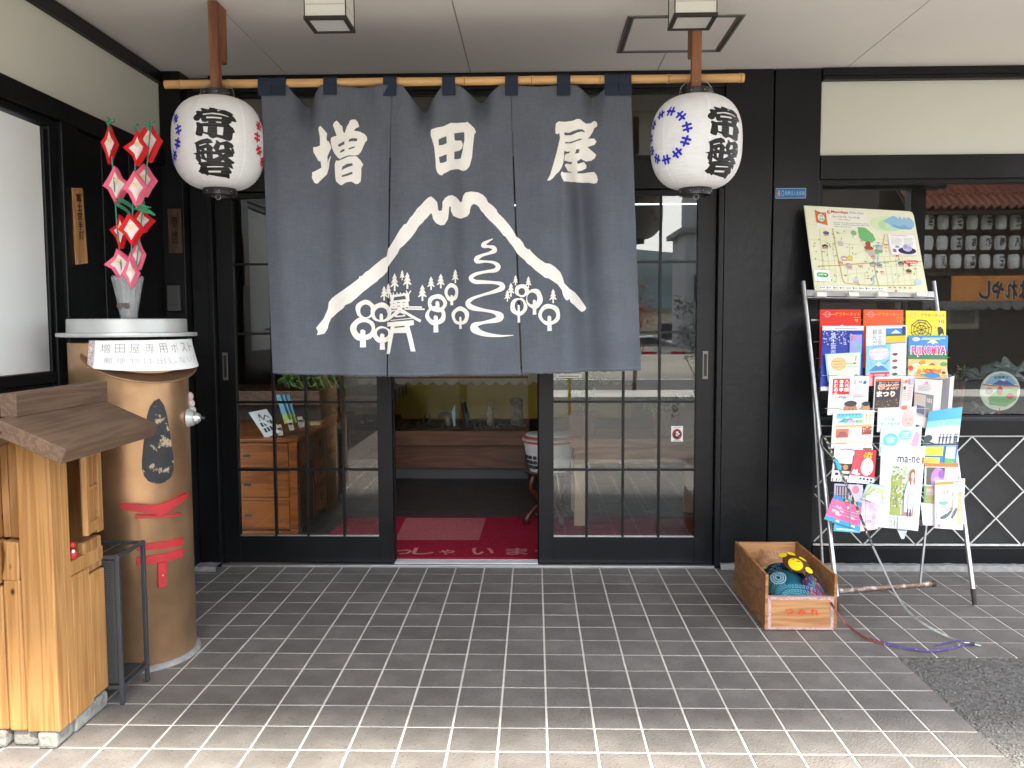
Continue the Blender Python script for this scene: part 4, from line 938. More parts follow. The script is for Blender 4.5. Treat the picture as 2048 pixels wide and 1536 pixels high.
PR = mat('origami_red', (.70,.010,.016), .7, var=.06); PP = mat('origami_pink', (.86,.16,.27), .7, var=.08); PWH = mat('origami_white', (.86,.80,.76), .7, var=.04); PY = mat('origami_yellow', (.85,.70,.22), .7)
def flower_spray(lab, stem, flowers, leaves, yy):
    pts = [at(x, y, Y=yy) for x, y in stem]
    t = thing('paper_flower_stem', pts[-1], lab, 'paper flower', 'origami flower stems in the vase')
    MB().tube(pts, .0028, 6).build('stem', STM, t)
    for (x, y, w_, h_, rot, m_, dy) in flowers:
        rot += random.uniform(-.25,.25); c = at(x, y, Y=yy+dy); sx = 1.12*w_/CF*(yy-CPOS.y)/2; sz = 1.1*h_/CF*(yy-CPOS.y)/2; ca, sa = math.cos(rot), math.sin(rot)
        def Q(u, v, d): return c+Vector(((u*ca)*sx, -d+u*sa*sx, v*sz))
        mb = MB(); z0 = .012
        ol = [(-1,0,z0),(-.42,.45,z0*.8),(0,1,z0*.3),(.42,.5,z0*.8),(1,.02,z0),(.5,-.42,z0*.8),(0,-1,z0*.2),(-.45,-.4,z0*.8)]
        ol = [(u+random.uniform(-.14,.14), v+random.uniform(-.12,.12), d+random.uniform(-.006,.006)) for u, v, d in ol]
        back = [(u*.95+.16, v*.93-.05, d*.1-.016) for u, v, d in ol]
        inr = [(u*.62, v*.64, -.002) for u, v, d in ol]
        k = 8; v_ = [Q(*p_) for p_ in ol]+[Q(*p_) for p_ in inr]+[Q(*p_) for p_ in back]
        fs_ = [(i, (i+1) % k, (i+1) % k+k, i+k) for i in range(k)]+[(i, i+2*k, (i+1) % k+2*k, (i+1) % k) for i in range(k)]+[tuple(range(2*k, 3*k))]
        mb.add(v_, fs_); pe = mb.build('flower', m_, t)
        mb = MB(); mb.add([Q(*p_) for p_ in [(u*1.04, v*1.04, d+.0012) for u, v, d in inr]]+[Q(.05, 0, -.014)], [(i, (i+1) % k, k) for i in range(k)]); mb.build('flower_centre', PWH, pe)
        mb = MB(); mb.add([Q(-.3,.15,.004), Q(.05,.33,.004), Q(.3,.05,.006), Q(.12,.18,.006), Q(0,.02,.007), Q(-.08,.2,.006)], [(0,1,3,5),(1,2,3),(5,3,4)]); mb.build('stamen', PY, pe)
    for (x0, y0, x1, y1, x2, y2, wd) in leaves:
        P_ = [at(*q, Y=yy-.01) for q in ((x0,y0),(x1,y1),(x2,y2))]; path = [P_[0]*(1-u)**2+P_[1]*2*u*(1-u)+P_[2]*u*u for u in [i/8 for i in range(9)]]
        for i, q in enumerate(path): q.y -= .02*math.sin(i*.7)
        MB().ribbon(path, lambda i: wd*math.sin(math.pi*(i+.6)/9.4)**.7+.001, (.3,.9,.6), .0008).build('leaf', GRN, t)
yv = vy
flower_spray('left paper flower stem leaning toward the side wall', [(222,300),(228,360),(233,440),(240,510),(250,600)],
 [(218,288,32,72,.1,PR,0),(232,368,46,66,-.1,PP,-.005),(240,462,34,60,.1,PR,0),(238,528,44,62,.2,PP,-.01)], [(232,398,250,398,264,420,.018),(230,405,245,410,256,430,.014),(222,262,222,240,210,232,.010),(220,258,224,246,224,236,.008)], yv-.012)
flower_spray('middle paper flower stem in the vase with the frontmost blossoms', [(272,290),(270,340),(266,400),(264,470),(262,540),(257,600)],
 [(273,296,40,66,0,PR,-.02),(270,376,42,66,0,PP,-.025),(262,460,38,62,0,PR,-.02),(260,545,30,62,0,PP,-.03)], [(268,420,282,412,306,430,.020),(268,412,285,412,298,414,.012),(276,266,272,250,270,246,.014)], yv-.025)
flower_spray('right paper flower stem, tallest, turned away and leaning right', [(302,245),(297,300),(290,370),(282,450),(274,520),(262,600)],
 [(298,282,40,70,.2,PR,.012),(287,360,42,66,.2,PP,.012),(283,440,38,50,.1,PR,.012),(274,510,26,56,.2,PP,.012)], [(301,262,292,246,305,240,.018),(286,392,288,402,282,412,.012)], yv+.01)
mb = MB()
# ================================================================== WOODEN POST HOUSE (small log shrine-like box)
KEY = wood('keyaki_wood', (.47,.245,.085), (.36,.17,.052), (42,42,1.3), rough=.42, rings=9, bump=.2, knots=True)
KEY2 = wood('keyaki_dark', (.40,.20,.07), (.27,.12,.035), (20,20,2.2), rough=.5, rings=7, bump=.2, knots=True)
RFW = wood('roof_wood', (.150,.090,.052), (.110,.063,.036), (45,2.5,45), rough=.7, rings=6, bump=.35)
ph = thing('wooden_post_house', (-1.5, -1.85, 0), 'tall wooden house-shaped post box of thick planks under a brown board roof', 'post box')
X1 = -1.318; yF, yB = -1.965, -1.660; zb_ = .055; ztop_ = .93
def plk(name, *a, m=KEY, bv=.004, lab=None): return MB().box(*a).build(name, m, ph, bevel=bv, label=lab)
# front planks (face the camera)
plk('plank', -1.418, X1, yF, yF+.055, zb_, ztop_)
plk('plank', -1.475, -1.421, yF+.004, yF+.05, zb_, .52, bv=.007)
mb = MB().prism([(-1.478,yF+.002,.52),(-1.424,yF+.002,.515),(-1.421,yF+.002,.56),(-1.421,yF+.002,.635),(-1.470,yF+.002,.64),(-1.465,yF+.002,.60),(-1.470,yF+.002,.56)], (0,.05,0)); mb.build('plank', KEY, ph, bevel=.006)
plk('plank', -1.60, -1.480, yF+.010, yF+.05, zb_, .50, m=KEY, bv=.007)
plk('plank', -1.60, -1.484, yF+.006, yF+.05, .505, .64, bv=.008)
plk('plank', -1.452, -1.421, yF+.018, yF+.05, .645, ztop_, m=KEY2)
plk('plank', -1.478, -1.455, yF+.022, yF+.05, .645, ztop_, m=KEY2)
plk('plank', -1.505, -1.482, yF+.004, yF+.05, .645, ztop_)
plk('plank', -1.60, -1.509, yF+.010, yF+.05, .645, ztop_, m=KEY2)
plk('side_board', -1.765, -1.603, yF+.01, yF+.05, zb_, ztop_, m=KEY)
# right side: full-height corner strip, niche with open little door, cut blocks below
plk('corner_plank', X1-.045, X1-.0005, yF+.057, yF+.098, zb_, ztop_, bv=.002)
zn0, zn1 = at(180, 1180, X=X1).z, .905
plk('side_plank', X1-.045, X1, yB-.040, yB, .60, ztop_, bv=.003)
plk('side_plank', X1-.048, X1-.003, yF+.208, yB, zb_+.01, .475, bv=.006)
plk('side_plank', X1-.045, X1-.001, yF+.100, yF+.205, zb_, .50, bv=.004)
plk('side_block', X1-.05, X1-.008, yF+.190, yB-.003, .48, .585, m=KEY2, bv=.006)
plk('niche_floor', X1-.15, X1-.006, yF+.100, yB, .502, .548, m=KEY, bv=.003)
plk('niche_back', X1-.16, X1-.145, yF+.06, yB, .55, ztop_, m=KEY2)
plk('back_board', -1.765, X1-.05, yB-.02, yB-.001, zb_, ztop_, m=KEY2)
plk('niche_head', X1-.05, X1-.004, yF+.100, yB-.042, .885, ztop_, m=KEY2)
# small lattice door ajar
dh = thing('little_door', (X1+.001, yB-.040, .77)); dh.parent = ph; dh.location = Vector((X1+.001, yB-.040, .77))-ph.location
dv = Vector((.022,-.125,0)); nv = Vector((.125,.022,0)).normalized(); o0 = Vector((X1+.003, yB-.040, 0))
def dbar(u0, u1, z0, z1, th, off, nm, m=KEY):
    a = o0+dv*u0; b = o0+dv*u1; c = (a+b)/2+nv*off+Vector((0,0,(z0+z1)/2)); return MB().obox(c, (b-a)/2, nv*th/2, Vector((0,0,(z1-z0)/2))).build(nm, m, dh, bevel=.001)
zd0, zd1 = .62, .892
dbar(0,1,zd0,zd1,.006,-.006,'door_panel',wood('recess_shade_wood', (.25,.12,.04), (.17,.075,.025), (42,42,1.3)))  # darker panel colour stands in for shade in the recess between the bars
dbar(0,.14,zd0,zd1,.014,.002,'frame_strip'); dbar(.80,1,zd0,zd1,.016,.002,'frame_strip'); dbar(.14,.80,zd0,zd0+.035,.014,.0022,'frame_strip'); dbar(.14,.80,zd1-.03,zd1,.014,.0022,'frame_strip')
dbar(.45,.50,zd0+.035,zd1-.03,.012,.0022,'glazing_bar'); dbar(.14,.80,.755,.767,.012,.0018,'glazing_bar')
for z in (.66,.83): MB().tube([o0+Vector((.004,-.002,z)), o0+Vector((.004,-.002,z+.04))], .003, 8).build('hinge', mat('hinge_steel', (.25,.22,.2), .4, .8), dh)
# daruma-like red ornament inside is its own thing
fg = thing('red_figurine', (X1-.03, yF+.13, .548), 'small red and white figurine on the niche shelf of the wooden post house', 'figurine')
MB().ell((X1-.012, yF+.125, .565), (.017,.015,.018), 12, 8).build('body', RED, fg, smooth=80)
MB().ell((X1-.012, yF+.125, .595), (.012,.012,.012), 12, 8).build('head', RED, fg, smooth=80)
MB().ell((X1-.002, yF+.115, .578), (.006,.006,.006), 8, 6).build('face', mat('fig_white', (.8,.8,.78), .5), fg, smooth=80)
# stones
ST = mat('footing_stone', (.24,.232,.21), .95, var=.25, vs=18, bump=.9, bs=45)
def stone(x0, x1, y0, y1, z1):
    o = MB().box(x0, x1, y0, y1, .0, z1).build('footing_stone', ST, ph, bevel=.012, seg=3)
stone(-1.392, X1-.012, yF+.0, yF+.10, zb_-.001); stone(-1.385, X1-.006, yF+.102, yB+.0, zb_-.001)
stone(-1.478, -1.402, yF+.02, yF+.12, zb_-.001); stone(-1.60, -1.49, yF+.005, yF+.15, zb_-.001); stone(-1.765, -1.61, yF+.01, yF+.2, zb_-.001)
# roof
rx, rz, ex, ez = -1.335, 1.028, -1.148, .945
ryF, ryB = -2.17, -1.60; th_ = .045
def roofb(xa, za, xb, zb2, nm):
    d = Vector((xb-xa, 0, zb2-za)); nrm_ = Vector((-d.z, 0, d.x)).normalized()
    if nrm_.z < 0: nrm_ = -nrm_
    pts = [Vector((xa,ryF,za)), Vector((xb,ryF,zb2)), Vector((xb,ryF,zb2))-nrm_*th_, Vector((xa,ryF,za))-nrm_*th_]
    MB().prism(pts, (0, ryB-ryF, 0)).build(nm, RFW, ph, bevel=.003)
roofb(rx, rz, ex, ez, 'roof_board'); roofb(rx-.003, rz, -1.765, rz-.19, 'roof_board')
MB().box(rx-.035, rx+.012, ryF+.07, ryB+.01, rz-.004, rz+.062).build('ridge_beam', RFW, ph, bevel=.003)
MB().prism([(rx-.4,yF+.01,ztop_),(rx+.02,yF+.01,ztop_),(rx,yF+.01,rz-.05),(rx-.03,yF+.01,rz-.05)], (0, yB-yF-.02, 0)).build('gable_board', KEY2, ph)

# ================================================================== UMBRELLA STAND
IR = mat('charcoal_iron', (.055,.06,.065), .5, .3, var=.1)
us = thing('umbrella_stand', (-1.39, -1.57, 0), 'charcoal metal umbrella stand with perforated side between post house and mailbox', 'umbrella stand')
x0, x1, y0, y1, hh = -1.52, -1.272, -1.665, -1.465, .515
for X in (x0, x1-.014):
    for Y in (y0, y1-.014): MB().box(X, X+.014, Y, Y+.014, .0, hh).build('leg', IR, us, bevel=.002)
for z in (.055, hh-.014):
    for Y in (y0+.001, y1-.013): MB().box(x0+.014, x1-.014, Y, Y+.012, z, z+.012).build('rail', IR, us, bevel=.001)
    for X in (x0+.001, x1-.013): MB().box(X, X+.012, y0+.014, y1-.014, z, z+.012).build('rail', IR, us, bevel=.001)
MB().box(x0+.014, x1-.014, y0+.014, y1-.014, .058, .062).build('drip_tray', IR, us)
for k in range(3): MB().box(x1-.0135, x1-.0085, y0+.014, y1-.014, .075+.0*k, .080).build('rail', IR, us) if k == 0 else None
for k in (1,2): MB().tube([(x0+(x1-x0)*k/3, y0+.008, hh-.008),(x0+(x1-x0)*k/3, y1-.008, hh-.008)], .0025, 6).build('divider_wire', IR, us)
MB().tube([(x0+.01, (y0+y1)/2, hh-.008),(x1-.01, (y0+y1)/2, hh-.008)], .0025, 6).build('divider_wire', IR, us)
# perforated panel
pm = mat('perforated_metal', (.05,.055,.06), .5, .3, var=.05)
mb = MB(); mb.box(x0+.016, x1-.016, y0+.004, y0+.007, .075, hh-.020); pn = mb.build('perforated_panel', pm, us)
mb = MB(); yy = y0+.0032
for i in range(30):
    for j in range(52):
        cx_ = x0+.022+i*.0070+(j % 2)*.0035; cz_ = .082+j*.0079
        if cx_ > x1-.024 or cz_ > hh-.03: continue
        mb.add([(cx_+.0019*math.cos(q*1.0472), yy, cz_+.0019*math.sin(q*1.0472)) for q in range(6)], [(5,4,3,2,1,0)])
mb.build('panel_hole', mat('hole_black', (.006,.006,.006), .9), us, kind='stuff')
for Y in (y0+.007, y1-.007):
    for z in (hh-.008, .062): MB().ell((x1+.001, Y, z), (.003,.003,.003), 8, 6).build('bolt', IR, us, smooth=80)

# ================================================================== DOG BOX
BXW = wood('box_wood', (.42,.20,.075), (.27,.115,.038), (3,16,40), rough=.5, rings=5, bump=.08)
BXF = wood('box_front_wood', (.52,.27,.11), (.38,.17,.06), (2.5,16,36), rough=.5, rings=5, bump=.08)
db = thing('wooden_box', (1.215, -.66, 0), 'open wooden dog box with orange hiragana name on its low front board', 'box')
bx0, bx1, by0, by1, bh, bf = 1.066, 1.362, -.930, -.388, .236, .143
tk = .013
MB().box(bx0, bx0+tk, by0, by1, .004, bh).build('side_board', BXW, db, bevel=.0015); MB().box(bx1-tk, bx1, by0, by1, .004, bh).build('side_board', BXW, db, bevel=.0015)
MB().box(bx0+tk, bx1-tk, by1-tk, by1, .004, bh-.001).build('back_board', BXF, db, bevel=.0015)
MB().box(bx0+tk, bx1-tk, by0+.002, by0+.002+tk, .004, bf).build('front_board', BXF, db, bevel=.0015)
MB().box(bx0+tk, bx1-tk, by0+tk, by1-tk, .002, .014).build('bottom_board', BXW, db)
TP = mat('pink_tape', (.50,.33,.30), .8, var=.3, vs=90)
fr = MB(); y_ = by0+.0005
fr.box(bx0+tk-.001, bx0+tk+.013, y_, y_+.0012, .005, bf-.012); fr.box(bx1-tk-.013, bx1-tk+.001, y_, y_+.0012, .005, bf-.012); fr.box(bx0+tk-.001, bx1-tk+.001, y_, y_+.0012, bf-.012, bf+.001); fr.box(bx0+tk+.013, bx1-tk-.013, y_, y_+.0012, .005, .014)
fr.box(bx0+tk-.001, bx1-tk+.001, y_, y_+.016, bf+.0002, bf+.0012); fr.build('tape_border', TP, db)
p = Print(lambda x, y, lf=0: Vector((bx0+x, by0+.0015-lf, y)), lift=.001)
for k, ch in enumerate('つみれ'): p.text(ch, .082+.052*k, .066, .027, (222,80,28), w=.036, bold=.035)
p.build('name_letters', db)
# ------------------------------------------------------------------ sleeping dog
dog = thing('dog', (1.21, -.66, .014), 'small pale tan long-haired dog curled asleep in the wooden box, head hidden', 'dog')
CP = [(1.185,-.895,.080,.018),(1.188,-.87,.088,.052),(1.194,-.82,.096,.070),(1.204,-.75,.100,.076),(1.216,-.67,.102,.076),(1.232,-.59,.118,.082),(1.236,-.53,.128,.080),(1.225,-.475,.115,.060),(1.195,-.455,.080,.034),(1.175,-.448,.068,.020),(1.168,-.445,.064,.008)]
def cspl(t):
    t = max(0, min(.9999, t))*(len(CP)-1); i = int(t); u = t-i; P = [Vector(CP[max(0, min(len(CP)-1, i+k))]) for k in (-1,0,1,2)] if False else [np.array(CP[max(0, min(len(CP)-1, i+k))]) for k in (-1,0,1,2)]
    a, b, c, d = P; q = .5*((2*b)+(c-a)*u+(2*a-5*b+4*c-d)*u*u+(3*b-3*c+d-a)*u**3); return q
def dsurf(t, ph, lf=0):
    q = cspl(t); c = Vector(q[:3]); c2_ = Vector(cspl(min(.9999, t+.01))[:3]); c1_ = Vector(cspl(max(0, t-.01))[:3]); d = (c2_-c1_).normalized()
    up = Vector((0,0,1)); s = d.cross(up).normalized(); u = s.cross(d); r = max(.004, q[3])+lf
    return c+(s*math.cos(ph)*1.05+u*math.sin(ph))*r
FUR = mat('tan_fur', (.78,.52,.32), .9, var=.25, vs=30); FURD = mat('brown_fur', (.52,.30,.15), .9, var=.2, vs=40)
MB().grid(lambda u, v: dsurf(v, -u*6.2832), 28, 40).build('body', FUR, dog, smooth=80)
for (ex_, ey_) in ((1.178,-.505),(1.262,-.498)):
    MB().lathe([(.020,0),(.017,.018),(.009,.036),(.001,.048)], (ex_, ey_, .165), 10, ax=(-.25 if ex_ < 1.2 else .25, .1, 1)).build('ear', FURD, dog, smooth=80)
for (lx_, ly_) in ((1.11,-.80),(1.27,-.78),(1.15,-.50),(1.29,-.55)):
    MB().ell((lx_, ly_, .030), (.022,.040,.018), 12, 8).build('paw', FUR, dog, smooth=80)
mb = MB(); random.seed(11)
def blade(p, d, l, wd, m=0):
    d = d.normalized(); s = d.cross(Vector((random.uniform(-1,1),random.uniform(-1,1),random.uniform(-1,1)))).normalized()*wd; k = d+Vector((random.uniform(-.3,.3),random.uniform(-.3,.3),-.25))
    mb.add([p-s, p+s, p+d*l*.5+s*.6, p+d*l*.5-s*.6, p+d*l*.5+k.normalized()*l*.5], [(0,1,2,3),(3,2,4)], m)
for k in range(6500):
    t = random.uniform(.44, .93); ph_ = random.uniform(-.3, math.pi+.3); P_ = dsurf(t, ph_, -.001); o = (P_-Vector(cspl(t)[:3])).normalized()
    blade(P_, o+Vector((random.uniform(-.6,.6),-.5+random.uniform(-.5,.5),random.uniform(-.2,.5))), random.uniform(.018,.036), .0007, 0 if random.random() < .8 else 1)
for k in range(500):
    b0 = Vector((1.172,-.51,.19)); a = random.uniform(0, 1); P_ = b0+Vector((random.gauss(0,.010),random.gauss(0,.008),a*.045-.02)); blade(P_, Vector((-.3+random.uniform(-.4,.4),random.uniform(-.3,.3),1)), random.uniform(.015,.04), .0006, 1)
mb.build('fur', [FUR, FURD], dog, kind='stuff')
# vest
VT = clothmat('teal_cloth', (.02,.13,.19)); NVY = clothmat('navy_cloth', (.012,.018,.05))
MB().grid(lambda u, v: dsurf(.005+.405*v, math.pi+.35-u*(math.pi+.7), .009+.004*math.sin(u*19+v*6)), 40, 30).build('vest', VT, dog, smooth=80)
MB().grid(lambda u, v: dsurf(.36+.09*v, math.pi+.1-u*(math.pi+.3)+.0, .017+.006*math.sin(v*7+u*3)), 40, 8).build('harness', NVY, dog, smooth=80)
def vfn(x, y, lf=0): return dsurf(.005+.405*y, math.pi+.35-x*(math.pi+.7), .0105+.004*math.sin(x*19+y*6)+lf)
p = Print(vfn, lift=.0015, step=.00012, cut=(.03,.05)); WL = (135,170,180)
for i in range(22):
    for j in range(12):
        x, y = .10+i*.034+(j%2)*.017, .04+j*.07
        if (.45 < x < .65 and y > .22) or x < .2: continue
        p.rect(x-.009, y-.022, x+.009, y-.016, (120,190,205)); p.rect(x-.009, y+.016, x+.009, y+.022, (120,190,205)); p.rect(x-.011, y-.022, x-.008, y+.022, (120,190,205)); p.rect(x+.008, y-.022, x+.011, y+.022, (120,190,205))
for q in range(3): p.ring(.40, .20, (.055-.016*q, .11-.032*q), (.047-.016*q, .095-.032*q), WL, 20)
for cx_, cy_ in ((.34,.52),):
    for k in range(6): p.ell(cx_+.017*math.cos(k*1.047), cy_+.04*math.sin(k*1.047), .010, .022, (150,160,60) if cx_ < .4 else (205,215,205), 8)
p.ell(.545,.52,.085,.24,(82,50,30)); YL = (245,215,30)
p.ell(.535,.46,.045,.14,YL)
for x, y in ((.475,.70),(.53,.76),(.595,.68),(.615,.38)): p.ell(x, y, .025, .066, YL, 14)
p.build('paw_print', dog)
# blanket
CL = clothmat('bright_blanket', (.55,.10,.14)); bl = thing('blanket', (1.31, -.80, .02), 'multicoloured pink, yellow and blue fleece blanket bunched beside the dog', 'blanket')
def bfn(u, v):
    x = 1.262+.078*u+.006*math.sin(v*9); y = -.905+.26*v
    return Vector((x, y, .02+.165*(math.sin(math.pi*(.15+.8*u))**.7)*(.62+.38*math.sin(v*math.pi*1.1+.2))+.010*math.sin(u*14+v*11)))
MB().grid(bfn, 22, 40).build('fleece', CL, bl, smooth=80)
p = Print(lambda x, y, lf=0: bfn(x, y)+Vector((0,-lf*.5,lf)), lift=.002, step=.00015, cut=(.05,.05))
for k in range(60):
    c_ = random.choice([(225,50,80),(240,200,70),(80,170,215),(245,240,235),(235,120,150),(110,90,170),(190,190,60)]); p.ell(random.uniform(.1,.9), random.uniform(.04,.96), random.uniform(.06,.14), random.uniform(.04,.09), c_, 9)
p.build('blanket_pattern', bl)

# ================================================================== BROCHURE RACK
RO = Vector((1.441,-.721,0)); RU = Vector((.648,.108,0)).normalized(); RT = Vector((1.43,-.24,1.47)); RV = (RT-RO).normalized()
RN = RU.cross(RV).normalized()
if RN.y > 0: RN = -RN
def rk(px, py, off=0): return onpl(px, py, RO+RN*off, RN)
rack = thing('brochure_rack', (1.76,-.66,0), 'silver folding leaflet rack with wire pockets standing before the display window', 'rack')
CHR = mat('brushed_tube', (.46,.46,.46), .36, .85, var=.1, vs=20); DKT = mat('dark_cap', (.04,.03,.025), .7)
RUST = mat('rusty_pipe', (.22,.15,.11), .6, .5, var=.3, vs=25, bump=.3, bs=120, wear=((.50,.46,.40), 28, .52))
for a_, b_ in (((1677,1226),(1606,563)),((1950,1210),(1867,563))):
    A_, B_ = rk(*a_), rk(*b_); A_.z = max(A_.z, .003); MB().tube([A_+(B_-A_)*.045, B_], .0105, 12).build('front_leg', CHR, rack, smooth=60)
    MB().tube([A_, A_+(B_-A_)*.046], .0112, 12).build('leg_cap', DKT, rack, smooth=60)
fr_ = at(1840,1168,Z=.02); fl_ = Vector((1.47,-.452,.02))
for ft, tp in ((fr_, rk(1888,705,-.012)), (fl_, rk(1622,705,-.012))): MB().tube([ft, tp], .0062, 10).build('rear_leg', CHR, rack, smooth=60)
pa, pb = Vector((1.42,-.462,.0125)), at(1862,1168,Z=.0125)
MB().tube([pa, pb], .0122, 14).build('floor_pipe', RUST, rack, smooth=60); MB().tube([pb, pb+(pb-pa).normalized()*.022], .0135, 14).build('pipe_cap', DKT, rack, smooth=60)
def rbar(a_, b_, hgt, dep, off, nm, m=CHR):
    A_, B_ = rk(*a_, off), rk(*b_, off); return MB().obox((A_+B_)/2, (B_-A_)/2, RV*hgt/2, RN*dep/2).build(nm, m, rack, bevel=.002)
rbar((1612,587),(1866,590),.032,.020,.0,'top_rail'); rbar((1612,596),(1866,600),.006,.024,.002,'rail_groove')
rbar((1660,1052),(1930,1042),.024,.016,0,'bottom_rail'); rbar((1622,640),(1876,640),.010,.006,-.012,'rear_rail'); rbar((1636,852),(1906,850),.006,.004,-.012,'rear_rail')
WC = mat('white_clip', (.75,.75,.72), .5)
for px_ in (1641, 1705, 1763, 1840): rbar((px_-10, 590),(px_+10, 591),.022,.03,.018,'map_clip',WC)
WIRE = mat('grey_wire', (.34,.34,.34), .4, .8)
def wire(pts, off): 
    P_ = [rk(x, y, o_) for x, y, o_ in [(p_[0], p_[1], p_[2] if len(p_) > 2 else off) for p_ in pts]]; MB().tube(P_, .0014, 6).build('pocket_wire', WIRE, rack)
# horizontal wires behind and loops in front
for y, xl, xr in ((684,1628,1648),(717,1632,1900),(751,1637,1902),(783,1638,1905),(817,1644,1908),(852,1648,1910),(887,1652,1914),(918,1655,1918),(955,1659,1922),(985,1661,1926),(1020,1664,1928)):
    wire([(xl, y, .0),(xr, y-2, .0)], 0)
def loops(y, drop, xs_, off):
    for x0, x1 in xs_:
        m_ = x1-x0; wire([(x0,y,0),(x0+4,y,off),(x0+m_*.40,y,off),(x0+m_*.42,y+3,off),(x0+m_*.425,y+drop,off*.9)], off); wire([(x1,y,0),(x1-4,y,off),(x1-m_*.22,y,off),(x1-m_*.24,y+3,off),(x1-m_*.245,y+drop,off*.9)], off)
loops(751, 12, ((1639,1727),(1727,1812),(1812,1902)), .042); loops(817, 13, ((1646,1736),(1736,1822),(1822,1909)), .050)
loops(887, 16, ((1654,1752),(1752,1838),(1838,1916)), .060); loops(955, 14, ((1660,1756),(1846,1922)), .062); loops(989, 66, ((1664,1752),(1754,1836)), .088); loops(985, 64, ((1832,1930),), .082)

CRM = (238,236,205)
def leaflet(lab, q, off, base, draw=None, cat='brochure', th=.003, bend=0, asp=None, name='leaflet', group='brochures in the rack pockets', tilt=0):
    TL, TR, BR, BL = [rk(x, y, off+(tilt*(1 if i < 2 else 0))) for i, (x, y) in enumerate(q)]
    n = (TR-TL).cross(BL-TL).normalized()
    if n.y > 0: n = -n
    t = thing(name, (BL+BR)/2, lab, cat, group)
    f = quadfn(TL, TR, BR, BL, n, bend)
    mb = MB(); k = 10 if bend else 1
    mb.grid(lambda u, v: f(u, v, 0), k, 1); nn_ = len(mb.v)
    mb.grid(lambda u, v: f(u, v, -th), k, 1)
    for i in range(k):
        mb.f.append([i+1, i, i+nn_, i+1+nn_]); mb.m.append(0); a_ = k+1+i; mb.f.append([a_, a_+1, a_+1+nn_, a_+nn_]); mb.m.append(0)
    mb.f.append([0, k+1, k+1+nn_, nn_]); mb.m.append(0); mb.f.append([2*k+1, k, k+nn_, 2*k+1+nn_]); mb.m.append(0)
    mb.build('paper', pcol(base, .32), t)
    if draw:
        p = Print(f, lift=.0009, step=.00007, cut=(.1, 0) if bend else None)
        W_ = (TR-TL).length; H2 = (TL-BL).length; p.asp = H2/W_
        draw(p); p.build('print', t)
    return t
def tlines(p, x0, x1, y0, y1, n, c, frac=.45):
    for k in range(n):
        y = y1-(y1-y0)*(k+.5)/n; h2 = (y1-y0)/n*frac/2; xe = x1-(x1-x0)*random.uniform(0,.25)
        x = x0
        while x < xe: w2 = random.uniform(.02,.08)*(x1-x0)*2; p.rect(x, y-h2, min(xe, x+w2), y+h2, c); x += w2+.012*(x1-x0)
random.seed(21)
# --- the town map board
MAPN = {}
mTL, mTR, mBR, mBL = (1608,411),(1826,423),(1856,586),(1630,581)
nM = None
def mapq():
    Bl, Br = rk(*mBL, .014), rk(*mBR, .014); d = (Br-Bl).normalized(); up = Vector((0,math.sin(R(20)),math.cos(R(20)))); n = d.cross(up).normalized(); n = -n if n.y > 0 else n
    return [onpl(x, y, Bl, n) for x, y in (mTL, mTR, mBR, mBL)], n
(TLm, TRm, BRm, BLm), nM = mapq()
mp_ = thing('town_map_board', (BLm+BRm)/2, 'large cream illustrated English town map board standing on top of the leaflet rack', 'map board')
fm = quadfn(TLm, TRm, BRm, BLm, nM)
mb = MB(); cs = [(.0,0),(1,0),(1,.95),(.99,.99),(.965,1),(0,1)]
fr0 = [fm(a_, b_, 0) for a_, b_ in cs]; bk0 = [fm(a_, b_, -.005) for a_, b_ in cs]; k = len(cs)
mb.add(fr0+bk0, [tuple(range(k)), tuple(range(k, 2*k))[::-1]]+[(i, (i+1) % k, (i+1) % k+k, i+k) for i in range(k)]); mb.build('board', pcol((236,236,205), .3), mp_)
p = Print(fm, lift=.0008, step=.000012); 
RC = (214,202,150); RS = (205,200,175)
def L_(pts, wd=.0035, c=RC): p.stroke([(x, y, wd) for x, y in pts], c, 3)
for pts in ([(0,.60),(.30,.565),(.55,.545)],[(.0,.78),(.12,.765),(.2,.77)],[(.03,.37),(.12,.34),(.3,.38),(.5,.50)],[(.08,.0),(.10,.4),(.11,.72)],[(.15,.2),(.16,.75)],[(.11,.12),(.105,.5)],[(.20,.1),(.21,.56)],[(.25,.56),(.4,.555)],[(.36,.57),(.35,.42)],[(.48,.75),(.49,.50),(.52,.30)],[(.35,.75),(.34,.68),(.25,.70)],
   [(.30,.1),(.31,.25)],[(.38,.05),(.39,.28)],[(.22,.18),(.5,.23)],[(.60,.42),(.95,.44)],[(.60,.36),(.98,.38)],[(.62,.3),(.99,.33)],[(.60,.20),(.95,.25)],[(.62,.1),(.96,.17)],[(.65,.05),(.66,.42)],[(.70,.05),(.71,.44)],[(.75,.08),(.76,.45)],[(.80,.05),(.82,.42)],[(.86,.05),(.87,.40)],[(.92,.08),(.93,.40)],[(.60,.60),(.75,.56)],[(.58,.64),(.72,.62)],[(.64,.58),(.64,.44)],[(.05,.15),(.16,.17)],[(.05,.25),(.2,.24)],[(.70,.12),(.78,.20),(.84,.22)],[(.45,.1),(.46,.22)]): L_(pts)
for pts in ([(.045,.28),(.25,.30),(.50,.335),(.75,.37),(1.0,.38)],[(.23,.74),(.235,.5),(.25,.25),(.26,.12),(.32,.085),(.65,.075),(.9,.09)],[(.70,.70),(.64,.5),(.56,.40),(.565,.06)]): L_(pts, .011, (205,185,115))
L_([(.25,.305),(.4,.325),(.5,.34)], .008, (225,150,110))
p.rect(.085,.74,.56,.965,(240,238,222)); 
p.poly([[(.09,.80),(.13,.79),(.19,.77),(.19,.93),(.14,.925),(.09,.955)]], (228,115,35)); p.ring(.14,.862,(.036,.058),(.032,.050),(40,60,60)); p.ell(.14,.862,.032,.050,(235,238,225))
